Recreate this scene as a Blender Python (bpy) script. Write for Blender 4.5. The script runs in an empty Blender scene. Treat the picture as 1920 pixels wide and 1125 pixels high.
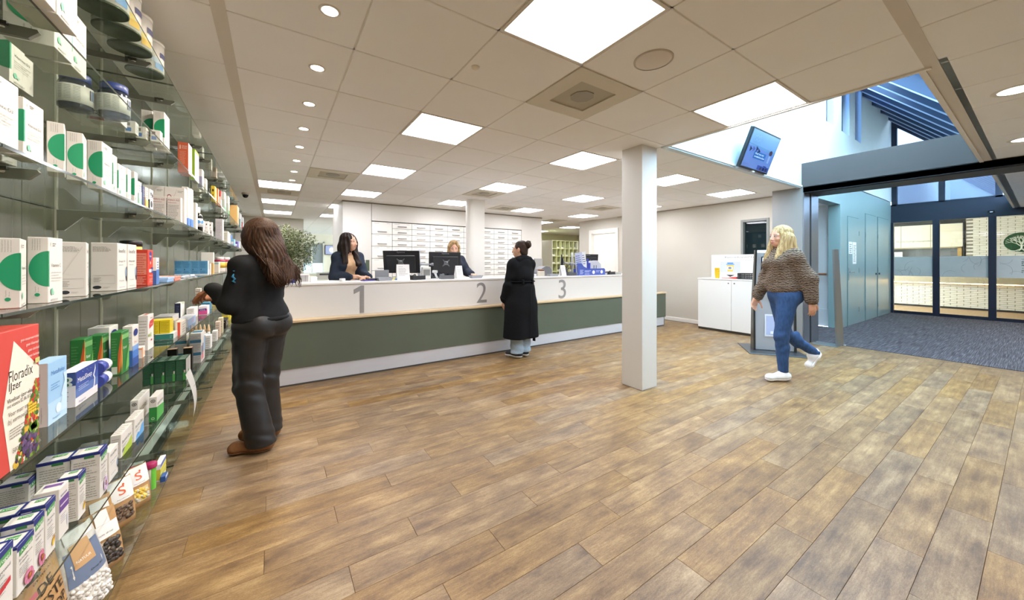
import bpy, math, random
import numpy as np
from mathutils import Vector, Matrix

# ---------------------------------------------------------------- camera, sky, exposure
scene = bpy.context.scene
COL = scene.collection
cam_data = bpy.data.cameras.new('camera')
cam = bpy.data.objects.new('camera', cam_data)
COL.objects.link(cam)
cam.location = (0.0, 0.0, 1.31)
cam.rotation_euler = (math.pi / 2, 0.0, -0.588)
cam_data.sensor_width = 36.0
cam_data.lens = 670.0 / 1920.0 * 36.0
cam_data.shift_y = -(562.5 - 493.0) / 1920.0
cam_data.clip_start = 0.02
scene.camera = cam

world = bpy.data.worlds.new('sky'); scene.world = world
world.use_nodes = True
bg = world.node_tree.nodes['Background']
bg.inputs[0].default_value = (0.75, 0.89, 1.0, 1.0)
bg.inputs[1].default_value = 15.0
vs = scene.view_settings
vs.view_transform = 'Standard'; vs.look = 'None'; vs.gamma = 1.0
vs.use_curve_mapping = False
vs.exposure = 0.64
PANEL_STRENGTH = 14.5          # light given off by each lit ceiling panel
SPOT_STRENGTH = 3.0           # watts of each recessed spot lamp
rnd = random.Random(7)

# ---------------------------------------------------------------- materials
def lin(c):
    if isinstance(c, str):
        c = c.lstrip('#'); c = [int(c[i:i + 2], 16) / 255 for i in (0, 2, 4)]
    return tuple(x / 12.92 if x <= 0.04045 else ((x + 0.055) / 1.055) ** 2.4 for x in c)

_M = {}
def mat(color, rough=0.5, metal=0.0, spec=0.5, emit=0.0, name=None, coat=0.0):
    key = (color, rough, metal, spec, emit, coat)
    if key in _M: return _M[key]
    m = bpy.data.materials.new(name or 'paint_' + str(color).strip('#'))
    m.use_nodes = True
    b = m.node_tree.nodes['Principled BSDF']
    c = lin(color) + (1.0,)
    b.inputs['Base Color'].default_value = c
    b.inputs['Roughness'].default_value = rough
    b.inputs['Metallic'].default_value = metal
    b.inputs['Specular IOR Level'].default_value = spec
    b.inputs['Coat Weight'].default_value = coat
    if emit:
        b.inputs['Emission Color'].default_value = c
        b.inputs['Emission Strength'].default_value = emit
    m.diffuse_color = c
    _M[key] = m
    return m

class NT:
    """tiny helper for node trees"""
    def __init__(s, name):
        s.m = bpy.data.materials.new(name); s.m.use_nodes = True
        s.t = s.m.node_tree; s.b = s.t.nodes['Principled BSDF']
    def n(s, typ, **kw):
        nd = s.t.nodes.new(typ)
        for k, v in kw.items():
            if k.startswith('i_'):
                nd.inputs[int(k[2:])].default_value = v
            else: setattr(nd, k, v)
        return nd
    def l(s, a, b): s.t.links.new(a, b)
    def ramp(s, fac, stops):
        r = s.n('ShaderNodeValToRGB')
        e = r.color_ramp.elements
        while len(e) < len(stops): e.new(0.5)
        for el, (p, c) in zip(e, stops):
            el.position = p; el.color = tuple(c) + (1,) if len(c) == 3 else c
        s.l(fac, r.inputs[0]); return r

def noisy(color, amount=0.06, scale=6.0, rough=0.6, bump=0.0, bscale=300.0, name=None, stretch=(1, 1, 1), spec=0.5):
    """paint with slight unevenness and fine relief"""
    k = NT(name or 'surface')
    tc = k.n('ShaderNodeTexCoord'); mp = k.n('ShaderNodeMapping'); k.l(tc.outputs['Object'], mp.inputs[0])
    mp.inputs['Scale'].default_value = stretch
    nz = k.n('ShaderNodeTexNoise'); k.l(mp.outputs[0], nz.inputs[0]); nz.inputs['Scale'].default_value = scale
    nz.inputs['Detail'].default_value = 4
    c = lin(color)
    lo = [max(0, x * (1 - amount)) for x in c]; hi = [min(1, x * (1 + amount)) for x in c]
    r = k.ramp(nz.outputs[0], [(0.3, lo), (0.7, hi)])
    k.l(r.outputs[0], k.b.inputs['Base Color'])
    k.b.inputs['Roughness'].default_value = rough
    k.b.inputs['Specular IOR Level'].default_value = spec
    if bump:
        n2 = k.n('ShaderNodeTexNoise'); k.l(mp.outputs[0], n2.inputs[0]); n2.inputs['Scale'].default_value = bscale
        bp = k.n('ShaderNodeBump'); bp.inputs['Strength'].default_value = bump; bp.inputs['Distance'].default_value = 0.002
        k.l(n2.outputs[0], bp.inputs['Height']); k.l(bp.outputs[0], k.b.inputs['Normal'])
    return k.m

def glass(tint, name, gloss=1.0, rough=0.0, base=0.0):
    """thin clear sheet: tinted see-through plus mirror reflection that grows at grazing angles"""
    m = bpy.data.materials.new(name); m.use_nodes = True; t = m.node_tree
    t.nodes.remove(t.nodes['Principled BSDF'])
    out = t.nodes['Material Output']
    tr = t.nodes.new('ShaderNodeBsdfTransparent'); tr.inputs[0].default_value = lin(tint) + (1,)
    gl = t.nodes.new('ShaderNodeBsdfGlossy'); gl.inputs[0].default_value = (0.9 * gloss,) * 3 + (1,); gl.inputs['Roughness'].default_value = rough
    fr = t.nodes.new('ShaderNodeFresnel'); fr.inputs[0].default_value = 1.5
    mx = t.nodes.new('ShaderNodeMixShader')
    ge = t.nodes.new('ShaderNodeNewGeometry'); inv = t.nodes.new('ShaderNodeMath'); inv.operation = 'SUBTRACT'; inv.inputs[0].default_value = 1.0
    t.links.new(ge.outputs['Backfacing'], inv.inputs[1])
    mu = t.nodes.new('ShaderNodeMath'); mu.operation = 'MULTIPLY'; t.links.new(inv.outputs[0], mu.inputs[1])
    t.links.new(fr.outputs[0], mu.inputs[0]); fr = mu
    if base:
        ad = t.nodes.new('ShaderNodeMath'); ad.operation = 'ADD'; ad.inputs[1].default_value = base; ad.use_clamp = True
        t.links.new(fr.outputs[0], ad.inputs[0]); t.links.new(ad.outputs[0], mx.inputs[0])
    else: t.links.new(fr.outputs[0], mx.inputs[0])
    t.links.new(tr.outputs[0], mx.inputs[1]); t.links.new(gl.outputs[0], mx.inputs[2]); t.links.new(mx.outputs[0], out.inputs[0])
    return m

# ---------------------------------------------------------------- mesh building
class MB:
    def __init__(s): s.v = []; s.f = []; s.m = []; s.mats = []; s.sm = []
    def mi(s, m):
        if m not in s.mats: s.mats.append(m)
        return s.mats.index(m)
    def add(s, vs_, fs, m, smooth=False):
        o = len(s.v); s.v += [tuple(p) for p in vs_]; k = s.mi(m)
        for f in fs: s.f.append(tuple(i + o for i in f)); s.m.append(k); s.sm.append(smooth)
        return s
    def quad(s, a, b, c, d, m): return s.add([a, b, c, d], [(0, 1, 2, 3)], m)
    def box(s, x0, x1, y0, y1, z0, z1, m, M=None, bev=0.0):
        """axis box; bev chamfers every edge"""
        if bev:
            b = min(bev, (x1 - x0) * .45, (y1 - y0) * .45, (z1 - z0) * .45)
            P = []; idx = {}
            for i, x in enumerate((x0, x1)):
                for j, y in enumerate((y0, y1)):
                    for k, z in enumerate((z0, z1)):
                        sx, sy, sz = (1, -1)[i] * b, (1, -1)[j] * b, (1, -1)[k] * b
                        idx[i, j, k, 0] = len(P); P.append((x, y + sy, z + sz))
                        idx[i, j, k, 1] = len(P); P.append((x + sx, y, z + sz))
                        idx[i, j, k, 2] = len(P); P.append((x + sx, y + sy, z))
            F = []
            for i in (0, 1):
                q = [idx[i, 0, 0, 0], idx[i, 1, 0, 0], idx[i, 1, 1, 0], idx[i, 0, 1, 0]]; F.append(q if i else q[::-1])
                q = [idx[0, i, 0, 1], idx[0, i, 1, 1], idx[1, i, 1, 1], idx[1, i, 0, 1]]; F.append(q if i else q[::-1])
                q = [idx[0, 0, i, 2], idx[1, 0, i, 2], idx[1, 1, i, 2], idx[0, 1, i, 2]]; F.append(q if i else q[::-1])
            for j in (0, 1):
                for k in (0, 1):
                    q = [idx[0, j, k, 1], idx[1, j, k, 1], idx[1, j, k, 2], idx[0, j, k, 2]]; F.append(q if j ^ k else q[::-1])
                    q = [idx[j, 0, k, 0], idx[j, 1, k, 0], idx[j, 1, k, 2], idx[j, 0, k, 2]]; F.append(q[::-1] if j ^ k else q)
                    q = [idx[j, k, 0, 0], idx[j, k, 1, 0], idx[j, k, 1, 1], idx[j, k, 0, 1]]; F.append(q if j ^ k else q[::-1])
            for i in (0, 1):
                for j in (0, 1):
                    for k in (0, 1):
                        q = [idx[i, j, k, 0], idx[i, j, k, 1], idx[i, j, k, 2]]; F.append(q if (i + j + k) % 2 else q[::-1])
        else:
            P = [(x, y, z) for x in (x0, x1) for y in (y0, y1) for z in (z0, z1)]
            F = [(0, 1, 3, 2), (4, 6, 7, 5), (0, 4, 5, 1), (2, 3, 7, 6), (0, 2, 6, 4), (1, 5, 7, 3)]
        if M is not None: P = [tuple(M @ Vector(p)) for p in P]
        return s.add(P, F, m)
    def prism(s, pts, axis, a, b, m, M=None):
        """outline of 2-D points extruded along axis from a to b"""
        n = len(pts)
        def p3(p, h):
            return {'x': (h, p[0], p[1]), 'y': (p[0], h, p[1]), 'z': (p[0], p[1], h)}[axis]
        P = [p3(p, a) for p in pts] + [p3(p, b) for p in pts]
        F = [tuple(range(n))[::-1], tuple(range(n, 2 * n))] + [(i, (i + 1) % n, n + (i + 1) % n, n + i) for i in range(n)]
        if M is not None: P = [tuple(M @ Vector(p)) for p in P]
        return s.add(P, F, m)
    def lathe(s, prof, m, n=24, M=None, smooth=True, mseg=None, cap=True):
        """profile [(r, z), ...] about z"""
        P = []; F = []; 
        for r, z in prof:
            for i in range(n):
                a = 2 * math.pi * i / n; P.append((r * math.cos(a), r * math.sin(a), z))
        if M is not None: P = [tuple(M @ Vector(p)) for p in P]
        o = len(s.v); s.v += P
        for j in range(len(prof) - 1):
            k = s.mi(mseg[j] if mseg else m)
            for i in range(n):
                i2 = (i + 1) % n
                s.f.append((o + j * n + i, o + j * n + i2, o + (j + 1) * n + i2, o + (j + 1) * n + i)); s.m.append(k); s.sm.append(smooth)
        if not cap: return s
        if prof[0][0] > 1e-6: s.f.append(tuple(o + i for i in range(n))[::-1]); s.m.append(s.mi(mseg[0] if mseg else m)); s.sm.append(False)
        if prof[-1][0] > 1e-6: s.f.append(tuple(o + (len(prof) - 1) * n + i for i in range(n))); s.m.append(s.mi(mseg[-1] if mseg else m)); s.sm.append(False)
        return s
    def cyl(s, c, r, h, m, n=20, M=None, r2=None):
        T = Matrix.Translation(c)
        if M is not None: T = M @ T
        return s.lathe([(r, 0), (r2 if r2 is not None else r, h)], m, n, T)
    def tube(s, pts, rad, m, n=8, flat=1.0, smooth=True):
        """round bar along points; rad a number or a list"""
        pts = [Vector(p) for p in pts]; L = len(pts)
        if not isinstance(rad, (list, tuple)): rad = [rad] * L
        o = len(s.v); up = Vector((0, 0, 1)); prev = None
        for i, p in enumerate(pts):
            d = (pts[min(i + 1, L - 1)] - pts[max(i - 1, 0)])
            if d.length < 1e-9: d = Vector((0, 0, 1))
            d.normalize()
            if prev is None:
                a = up if abs(d.dot(up)) < .9 else Vector((1, 0, 0))
                u = d.cross(a).normalized()
            else: u = (prev - d * prev.dot(d)).normalized()
            prev = u; w = d.cross(u)
            for k in range(n):
                t = 2 * math.pi * k / n
                s.v.append(tuple(p + (u * math.cos(t) + w * math.sin(t) * flat) * rad[i]))
        mk = s.mi(m)
        for i in range(L - 1):
            for k in range(n):
                k2 = (k + 1) % n
                s.f.append((o + i * n + k, o + i * n + k2, o + (i + 1) * n + k2, o + (i + 1) * n + k)); s.m.append(mk); s.sm.append(smooth)
        s.f.append(tuple(o + k for k in range(n))[::-1]); s.m.append(mk); s.sm.append(False)
        s.f.append(tuple(o + (L - 1) * n + k for k in range(n))); s.m.append(mk); s.sm.append(False)
        return s
    def mesh(s, name):
        me = bpy.data.meshes.new(name); me.from_pydata(s.v, [], s.f)
        for m in s.mats: me.materials.append(m)
        me.polygons.foreach_set('material_index', s.m)
        me.polygons.foreach_set('use_smooth', s.sm)
        me.update(); return me
    def build(s, name, parent=None, loc=None, rot=None):
        o = bpy.data.objects.new(name, s.mesh(name)); COL.objects.link(o)
        if parent: o.parent = parent
        if loc is not None: o.location = loc
        if rot is not None: o.rotation_euler = rot
        return o

def tag(o, label=None, cat=None, group=None, kind=None):
    if label: o['label'] = label
    if cat: o['category'] = cat
    if group: o['group'] = group
    if kind: o['kind'] = kind
    return o
def thing(name, label, cat, loc=(0, 0, 0), rz=0.0, group=None):
    o = bpy.data.objects.new(name, None); COL.objects.link(o)
    o.location = loc; o.rotation_euler = (0, 0, rz); o.empty_display_size = 0.05
    return tag(o, label, cat, group)
def link_copy(src, parent=None, loc=None, rot=None):
    c = src.copy(); COL.objects.link(c)
    if parent: c.parent = parent
    if loc is not None: c.location = loc
    if rot is not None: c.rotation_euler = rot
    return c
def inst(mesh, name, parent=None, loc=None, rot=None, scale=None):
    o = bpy.data.objects.new(name, mesh); COL.objects.link(o)
    if parent: o.parent = parent
    if loc is not None: o.location = loc
    if rot is not None: o.rotation_euler = rot
    if scale is not None: o.scale = scale
    return o
def copy_tree(o, loc=None, rz=None, label=None, group=None, parent=None):
    c = o.copy(); COL.objects.link(c)
    if parent: c.parent = parent
    if loc is not None: c.location = loc
    if rz is not None: c.rotation_euler = (0, 0, rz)
    if label: c['label'] = label
    if group: c['group'] = group
    for ch in list(o.children): copy_tree(ch, parent=c)
    return c

# ---------------------------------------------------------------- lettering (flat meshes cut from the built-in font)
_T = {}
def glyphs(text):
    """polygons of a line of text, one unit tall capitals, left at x = 0; returns verts, faces, width"""
    if text in _T: return _T[text]
    cu = bpy.data.curves.new('lettering', 'FONT'); cu.body = text; cu.size = 1.0; cu.resolution_u = 2 if len(text) > 1 else 7
    ob = bpy.data.objects.new('lettering', cu)
    me = bpy.data.meshes.new_from_object(ob)
    vs_ = [tuple(v.co) for v in me.vertices]; fs = [tuple(p.vertices) for p in me.polygons]
    bpy.data.objects.remove(ob); bpy.data.curves.remove(cu); bpy.data.meshes.remove(me)
    if not vs_: vs_ = [(0, 0, 0)]
    x0 = min(v[0] for v in vs_); x1 = max(v[0] for v in vs_)
    k = 1 / 0.72
    vs_ = [((x - x0) * k, y * k) for x, y, z in vs_]
    _T[text] = (vs_, fs, (x1 - x0) * k); return _T[text]

class Face:
    """a flat printed face: origin, unit u (right), unit w (up), normal; coordinates in metres"""
    def __init__(s, mb, o, u, w, W, H_, lift=0.0004):
        s.mb = mb; s.o = Vector(o); s.u = Vector(u); s.w = Vector(w); s.n = s.u.cross(s.w); s.W = W; s.H = H_; s.k = 0; s.lift = lift
    def p(s, x, y): return tuple(s.o + s.u * x + s.w * y + s.n * (s.lift + s.k * s.lift * .5))
    def poly(s, pts, c, frac=True, rough=0.5):
        if frac: pts = [(x * s.W, y * s.H) for x, y in pts]
        m = c if not isinstance(c, str) else mat(c, rough)
        s.mb.add([s.p(x, y) for x, y in pts], [tuple(range(len(pts)))], m); s.k += 1; return s
    def rect(s, x0, y0, x1, y1, c): return s.poly([(x0, y0), (x1, y0), (x1, y1), (x0, y1)], c)
    def ell(s, cx, cy, rx, ry, c, a0=0, a1=360, n=20):
        full = a1 - a0 >= 360
        P = [(cx + rx * math.cos(math.radians(a0 + (a1 - a0) * i / n)), cy + ry * math.sin(math.radians(a0 + (a1 - a0) * i / n))) for i in range(n if full else n + 1)]
        return s.poly(P, c)
    def text(s, t, x, y, h, c, width=None, rot=0.0, center=False):
        """x, y, h as fractions of W, H, H; width (fraction of W) squeezes the line"""
        V, F, w = glyphs(t)
        hh = h * s.H; sx = hh if width is None else width * s.W / max(w, 1e-6)
        if rot and width is not None: sx = width * s.H / max(w, 1e-6)
        if rot and width is not None: hh = h * s.W
        cr, sr = math.cos(rot), math.sin(rot)
        off = -w * sx / 2 if center else 0
        P = []
        for a, b in V:
            a2, b2 = a * sx + off, b * hh
            P.append(s.p(x * s.W + a2 * cr - b2 * sr, y * s.H + a2 * sr + b2 * cr))
        s.mb.add(P, F, mat(c, 0.5)); s.k += 1; return s
    def lines(s, x0, y0, x1, y1, n, c, fill=0.45, seed=1):
        """n rows of small print, too small to read"""
        r = random.Random(seed); dh = (y1 - y0) / n
        for i in range(n):
            xe = x1 - (x1 - x0) * r.random() * 0.35
            yy = y1 - (i + 1) * dh
            x = x0
            P = []; 
            while x < xe - 1e-6:
                xw = min(xe, x + (x1 - x0) * (0.06 + 0.14 * r.random()))
                s.mb.add([s.p(a * s.W, b * s.H) for a, b in ((x, yy), (xw, yy), (xw, yy + dh * fill), (x, yy + dh * fill))], [(0, 1, 2, 3)], mat(c, 0.6))
                x = xw + (x1 - x0) * 0.025
        s.k += 1; return s
# ---------------------------------------------------------------- setting: floor
ZC = 2.525                      # ceiling height
GX, GY = -0.22, 2.195           # ceiling grid origin, 0.6 m module
def wood_floor():
    k = NT('wood_plank')
    tc = k.n('ShaderNodeTexCoord'); oi = k.n('ShaderNodeObjectInfo')
    rv = k.n('ShaderNodeVectorMath', operation='SCALE'); rv.inputs[0].default_value = (37.0, 91.0, 13.0); k.l(oi.outputs['Random'], rv.inputs['Scale'])
    ad = k.n('ShaderNodeVectorMath', operation='ADD'); k.l(tc.outputs['Object'], ad.inputs[0]); k.l(rv.outputs[0], ad.inputs[1])
    def noise(scale, st, det=4, rough=.55):
        mp = k.n('ShaderNodeMapping'); mp.inputs['Scale'].default_value = st; k.l(ad.outputs[0], mp.inputs[0])
        n = k.n('ShaderNodeTexNoise'); n.inputs['Scale'].default_value = scale; n.inputs['Detail'].default_value = det; n.inputs['Roughness'].default_value = rough
        k.l(mp.outputs[0], n.inputs[0]); return n.outputs[0]
    patch = noise(5.0, (0.9, 1.6, 1), 3)            # broad light and dark patches
    band = noise(12.0, (0.35, 1.9, 1), 3)          # long soft streaks along the plank
    grain = noise(38.0, (1.0, 4.5, 1), 5, .7)         # worn grain
    fine = noise(170.0, (1.0, 1.7, 1), 3, .7)
    streak = noise(9.0, (0.30, 6.5, 1), 5, .65)      # narrow dark streaks
    def mix(a, b, f):
        m = k.n('ShaderNodeMix'); m.data_type = 'FLOAT'; m.inputs[0].default_value = f
        k.l(a, m.inputs[2]); k.l(b, m.inputs[3]); return m.outputs[0]
    v = mix(mix(mix(mix(patch, band, .42), streak, .24), grain, .24), fine, .16)
    r = k.ramp(v, [(0.34, lin('#523d26')), (0.44, lin('#755838')), (0.52, lin('#947449')), (0.63, lin('#bd9e6d'))])
    # each plank is a little lighter, darker or greyer than the next
    hs = k.n('ShaderNodeHueSaturation'); k.l(r.outputs[0], hs.inputs['Color'])
    mr = k.n('ShaderNodeMapRange'); k.l(oi.outputs['Random'], mr.inputs[0]); mr.inputs[3].default_value = .86; mr.inputs[4].default_value = 1.08; k.l(mr.outputs[0], hs.inputs['Value'])
    m2 = k.n('ShaderNodeMath', operation='FRACT'); m3 = k.n('ShaderNodeMath', operation='MULTIPLY'); m3.inputs[1].default_value = 7.31; k.l(oi.outputs['Random'], m3.inputs[0]); k.l(m3.outputs[0], m2.inputs[0])
    mr2 = k.n('ShaderNodeMapRange'); k.l(m2.outputs[0], mr2.inputs[0]); mr2.inputs[3].default_value = .82; mr2.inputs[4].default_value = 1.08; k.l(mr2.outputs[0], hs.inputs['Saturation'])
    k.l(hs.outputs[0], k.b.inputs['Base Color'])
    rr = k.n('ShaderNodeMapRange'); k.l(grain, rr.inputs[0]); rr.inputs[3].default_value = .34; rr.inputs[4].default_value = .52; k.l(rr.outputs[0], k.b.inputs['Roughness'])
    bp = k.n('ShaderNodeBump'); bp.inputs['Strength'].default_value = .12; bp.inputs['Distance'].default_value = .002; k.l(fine, bp.inputs['Height']); k.l(bp.outputs[0], k.b.inputs['Normal'])
    return k.m
WOOD_FLOOR = wood_floor()
PW, PL = 0.1524, 0.9144
fl = tag(MB().box(-1.2, 7.6, -4.5, 17.5, -.2, -.005, mat('#3a2c20', .8)).box(7.6, 12.3, 7.7, 12.6, -.2, -.001, mat('#8f7355', .6)).build('floor'), kind='structure')
plank_me = MB().box(0.0006, PL - .0006, .0006, PW - .0006, -.005, 0, WOOD_FLOOR, bev=.0008).mesh('plank')
rest = MB()
for n in range(-38, 80):
    y = 1.22 + n * PW
    off = (0.574 + 0.3048 * n) % PL
    for q in range(-2, 9):
        x = off + q * PL
        x1 = min(x + PL, 7.5)
        if x1 < -.85 or x > 7.45: continue
        if -8.5 <= n <= 20 and (x1 - x) > .9 and not (x1 < -.45 and y > 3.2):
            inst(plank_me, 'plank', fl, (x, y, 0))
        else:
            rest.box(x + .0006, x1 - .0006, y + .0006, y + PW - .0006, -.005, 0, WOOD_FLOOR)
tag(rest.build('plank_field', fl), kind='stuff')

# ---------------------------------------------------------------- setting: ceiling of tiles in a grid
TILE = noisy('#f3f1ee', .012, 3, .85, .15, 400, 'ceiling_tile')
TBAR = mat('#e2ddd5', .6)
HOLE = lambda i, j: (6 <= i <= 12 and -3 <= j <= -1) or i >= 13
lights_ij = [(2, -2), (5, -2), (2, 1), (5, 1), (8, 1), (11, 1), (2, 4), (5, 4), (8, 4), (2, 7), (5, 7), (8, 7), (11, 7), (0, 7), (0, 10), (0, 13), (2, -5), (5, -5), (8, -5), (11, -5), (11, 4), (2, 10), (5, 10), (8, 10), (11, 10), (5, 13), (2, 13), (14, 11), (17, 12), (14, 14)]
diff_ij = [(3, -1), (1, 5), (5, 5), (7, 7), (10, 5), (0, 8), (11, 9)]
cl = MB()
def ceil_slab(x0, x1, y0, y1): cl.box(x0, x1, y0, y1, ZC + .055, ZC + .3, TBAR)
ceil_slab(-1.1, 3.385, -4.6, 23); ceil_slab(3.385, 7.06, -4.6, .395); ceil_slab(3.385, 7.6, 2.262, 23); ceil_slab(7.06, 7.6, -4.6, .395)
ceil_slab(7.6, 12, 7.75, 23)
ceiling = tag(cl.build('ceiling'), kind='structure')
tile_me = MB().box(.004, .596, .004, .596, 0, .02, TILE, bev=.003).mesh('ceiling_tile')
field = MB()
for i in range(-2, 20):
    for j in range(-12, 35):
        if HOLE(i, j) and not (i >= 13 and j >= 9): continue
        if (i, j) in lights_ij or (i, j) in diff_ij: continue
        x, y = GX + .6 * i, GY + .6 * j
        if j >= 15 and i > 12: continue
        if -5 <= j <= 14 and -1 <= i <= 12:
            inst(tile_me, 'ceiling_tile', ceiling, (x, y, ZC))
        else: field.box(x + .004, x + .596, y + .004, y + .596, ZC, ZC + .02, TILE)
tag(field.build('ceiling_tile_field', ceiling), kind='stuff')
gr = MB()                                     # the thin bars between the tiles, slightly recessed
def gbar(x0, x1, y0, y1, z=ZC + .005): gr.box(x0, x1, y0, y1, z, ZC + .03, TBAR)
for i in range(-1, 14):
    x = GX + .6 * i
    if 7 <= i <= 12:
        gbar(x - .012, x + .012, -4.5, .39); gbar(x - .012, x + .012, 2.2, 20)
    else: gbar(x - .012, x + .012, -4.5, 20)
for j in range(-11, 30):
    y = GY + .6 * j
    if -2 <= j <= -1: gbar(-.85, 3.38, y - .012, y + .012)
    else: gbar(-.85, 7.55, y - .012, y + .012)
gr.build('ceiling_grid', ceiling)
bb = MB(); bb.box(GX - .03, GX + .03, -4.5, 20, ZC - .003, ZC + .02, mat('#d6cdc0', .6)); bb.build('broad_grid_band', ceiling)
bb = MB(); bb.box(-.85, 7.05, .395 - .03, .395 + .03, ZC - .003, ZC + .02, mat('#d6cdc0', .6)); bb.build('broad_grid_band', ceiling)
# white rim round the roof-light opening, with the dark joint on one side
rim = MB()
rim.box(3.375, 3.405, .40, 2.2, ZC - .012, ZC + .10, mat('#e6e0d4', .5))
rim.box(3.405, 7.05, .425, .455, ZC - .012, ZC + .10, mat('#e6e0d4', .5))
rim.box(3.385, 7.05, .395, .425, ZC - .002, ZC + .06, mat('#1b1a18', .6))
tag(rim.build('trim_1'), kind='structure')

# ---------------------------------------------------------------- setting: walls
WHITE = noisy('#dfdad1', .012, 2, .55, name='white_wall')
CREAM = noisy('#cbc5b8', .012, 2, .6, name='cream_wall')
COOL = noisy('#cddbe1', .012, 2, .6, name='roof_light_wall')
w = MB(); w.box(-1.0, -.815, -4.6, 11.6, 0, ZC + .05, mat('#6f7365', .5)); tag(w.build('wall_left'), kind='structure')
w = MB(); w.box(-1.0, 7.8, -4.8, -4.6, 0, ZC + .05, CREAM); tag(w.build('wall_front'), kind='structure')
w = MB(); w.box(-1.0, .686, 11.46, 11.7, 0, ZC + .03, CREAM); tag(w.build('wall_back'), kind='structure'); tag(MB().box(.6, .686, 11.7, 17.0, 0, ZC + .03, CREAM).build('wall_passage'), kind='structure')
# lobby wall on the far side, with the office door and the window with a grey blind
w = MB()
WX = 7.55
def wall_x(x0, x1, holes, y0, y1, z1, m):
    """wall standing along Y with rectangular openings (y0, y1, z0, z1)"""
    y = y0
    for a, b, c, d in sorted(holes):
        w.box(x0, x1, y, a, 0, z1, m)
        if c > 0: w.box(x0, x1, a, b, 0, c, m)
        w.box(x0, x1, a, b, d, z1, m); y = b
    w.box(x0, x1, y, y1, 0, z1, m)
wall_x(WX, WX + .18, [(2.86, 3.28, 1.0, 2.11), (6.36, 7.22, 0, 2.15)], 2.60, 7.72, ZC + .03, CREAM)
tag(w.build('wall_right'), kind='structure')
tag(MB().box(WX - .015, WX, 3.9, 6.3, 0, .085, mat('#f4efe6', .4), bev=.004).build('baseboard_right'), kind='structure')
tag(MB().box(WX - .018, WX + .01, 2.6, 6.3, ZC - .02, ZC - .003, mat('#a79d8f', .5)).build('trim_2'), kind='structure')
d = tag(MB().box(WX + .05, WX + .09, 6.372, 7.208, .01, 2.138, mat('#f3efe6', .4), bev=.003).build('door_1'), kind='structure')
fr = MB()
fr.box(WX - .03, WX + .1, 6.27, 6.366, 0, 2.24, mat('#efeae0', .45), bev=.006); fr.box(WX - .03, WX + .1, 7.214, 7.31, 0, 2.24, mat('#efeae0', .45), bev=.006); fr.box(WX - .03, WX + .1, 6.366, 7.214, 2.145, 2.24, mat('#efeae0', .45), bev=.006)
fr.build('door_frame', d)
h = MB(); h.tube([(WX + .05, 6.5, 1.05), (WX - .0, 6.5, 1.05), (WX - .0, 6.62, 1.05)], .009, mat('#b9b9b6', .3, 1.0)); h.build('handle', d)
win = tag(MB().box(WX + .06, WX + .07, 2.87, 3.27, 1.01, 2.10, glass('#c9d6d8', 'window_pane')).build('window_1'), kind='structure')
fr = MB()
for a in ((2.83, 2.875, .97, 2.14), (3.265, 3.31, .97, 2.14)): fr.box(WX - .012, WX + .12, a[0], a[1], a[2], a[3], mat('#8f928d', .4), bev=.004)
fr.box(WX - .012, WX + .12, 2.875, 3.265, 2.095, 2.14, mat('#8f928d', .4), bev=.004); fr.box(WX - .012, WX + .12, 2.875, 3.265, .97, 1.015, mat('#8f928d', .4), bev=.004)
fr.build('window_frame', win)
MB().box(WX + .12, WX + .13, 2.87, 3.27, 1.0, 2.11, mat('#4d565c', .7)).build('grey_blind', win)
# block with the drawer wall: white front, side and boarding above the drawers
DY = 7.60
for nm_, a in (('wall_block_left', (1.11, 1.638, DY - .03, DY + 1.35, 0)), ('wall_block_top', (1.646, 5.345, DY - .035, DY + .52, 2.165)), ('wall_block_rear', (1.646, 5.345, DY + .52, DY + 1.35, 0)), ('wall_block_right', (5.347, 6.0, DY - .035, DY + 1.35, 0))):
    tag(MB().box(*a, ZC + .03, WHITE).build(nm_), kind='structure')
tag(MB().box(1.10, 6.01, DY - .045, DY, ZC - .022, ZC - .002, mat('#8b8274', .6)).build('trim_3'), kind='structure')
# square structural pillar in the hall
p = MB(); p.box(3.136, 3.386, 2.304, 2.56, 0, ZC + .02, mat('#dcd8d0', .35), bev=.004); tag(p.build('pillar', None), kind='structure')
# slim half-round column in front of the drawers
p = MB(); n = 14
pts = [(3.19 - .11 * math.sin(math.pi * i / n), 6.2 - .11 * math.cos(math.pi * i / n)) for i in range(n + 1)] + [(3.19, 6.31), (3.42, 6.31), (3.42, 6.09), (3.19, 6.09)]
p.prism(pts[:n + 1] + [(3.42, 6.31), (3.42, 6.09)], 'z', 0, ZC + .02, mat('#efebe2', .4)); tag(p.build('column'), kind='structure')

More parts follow.
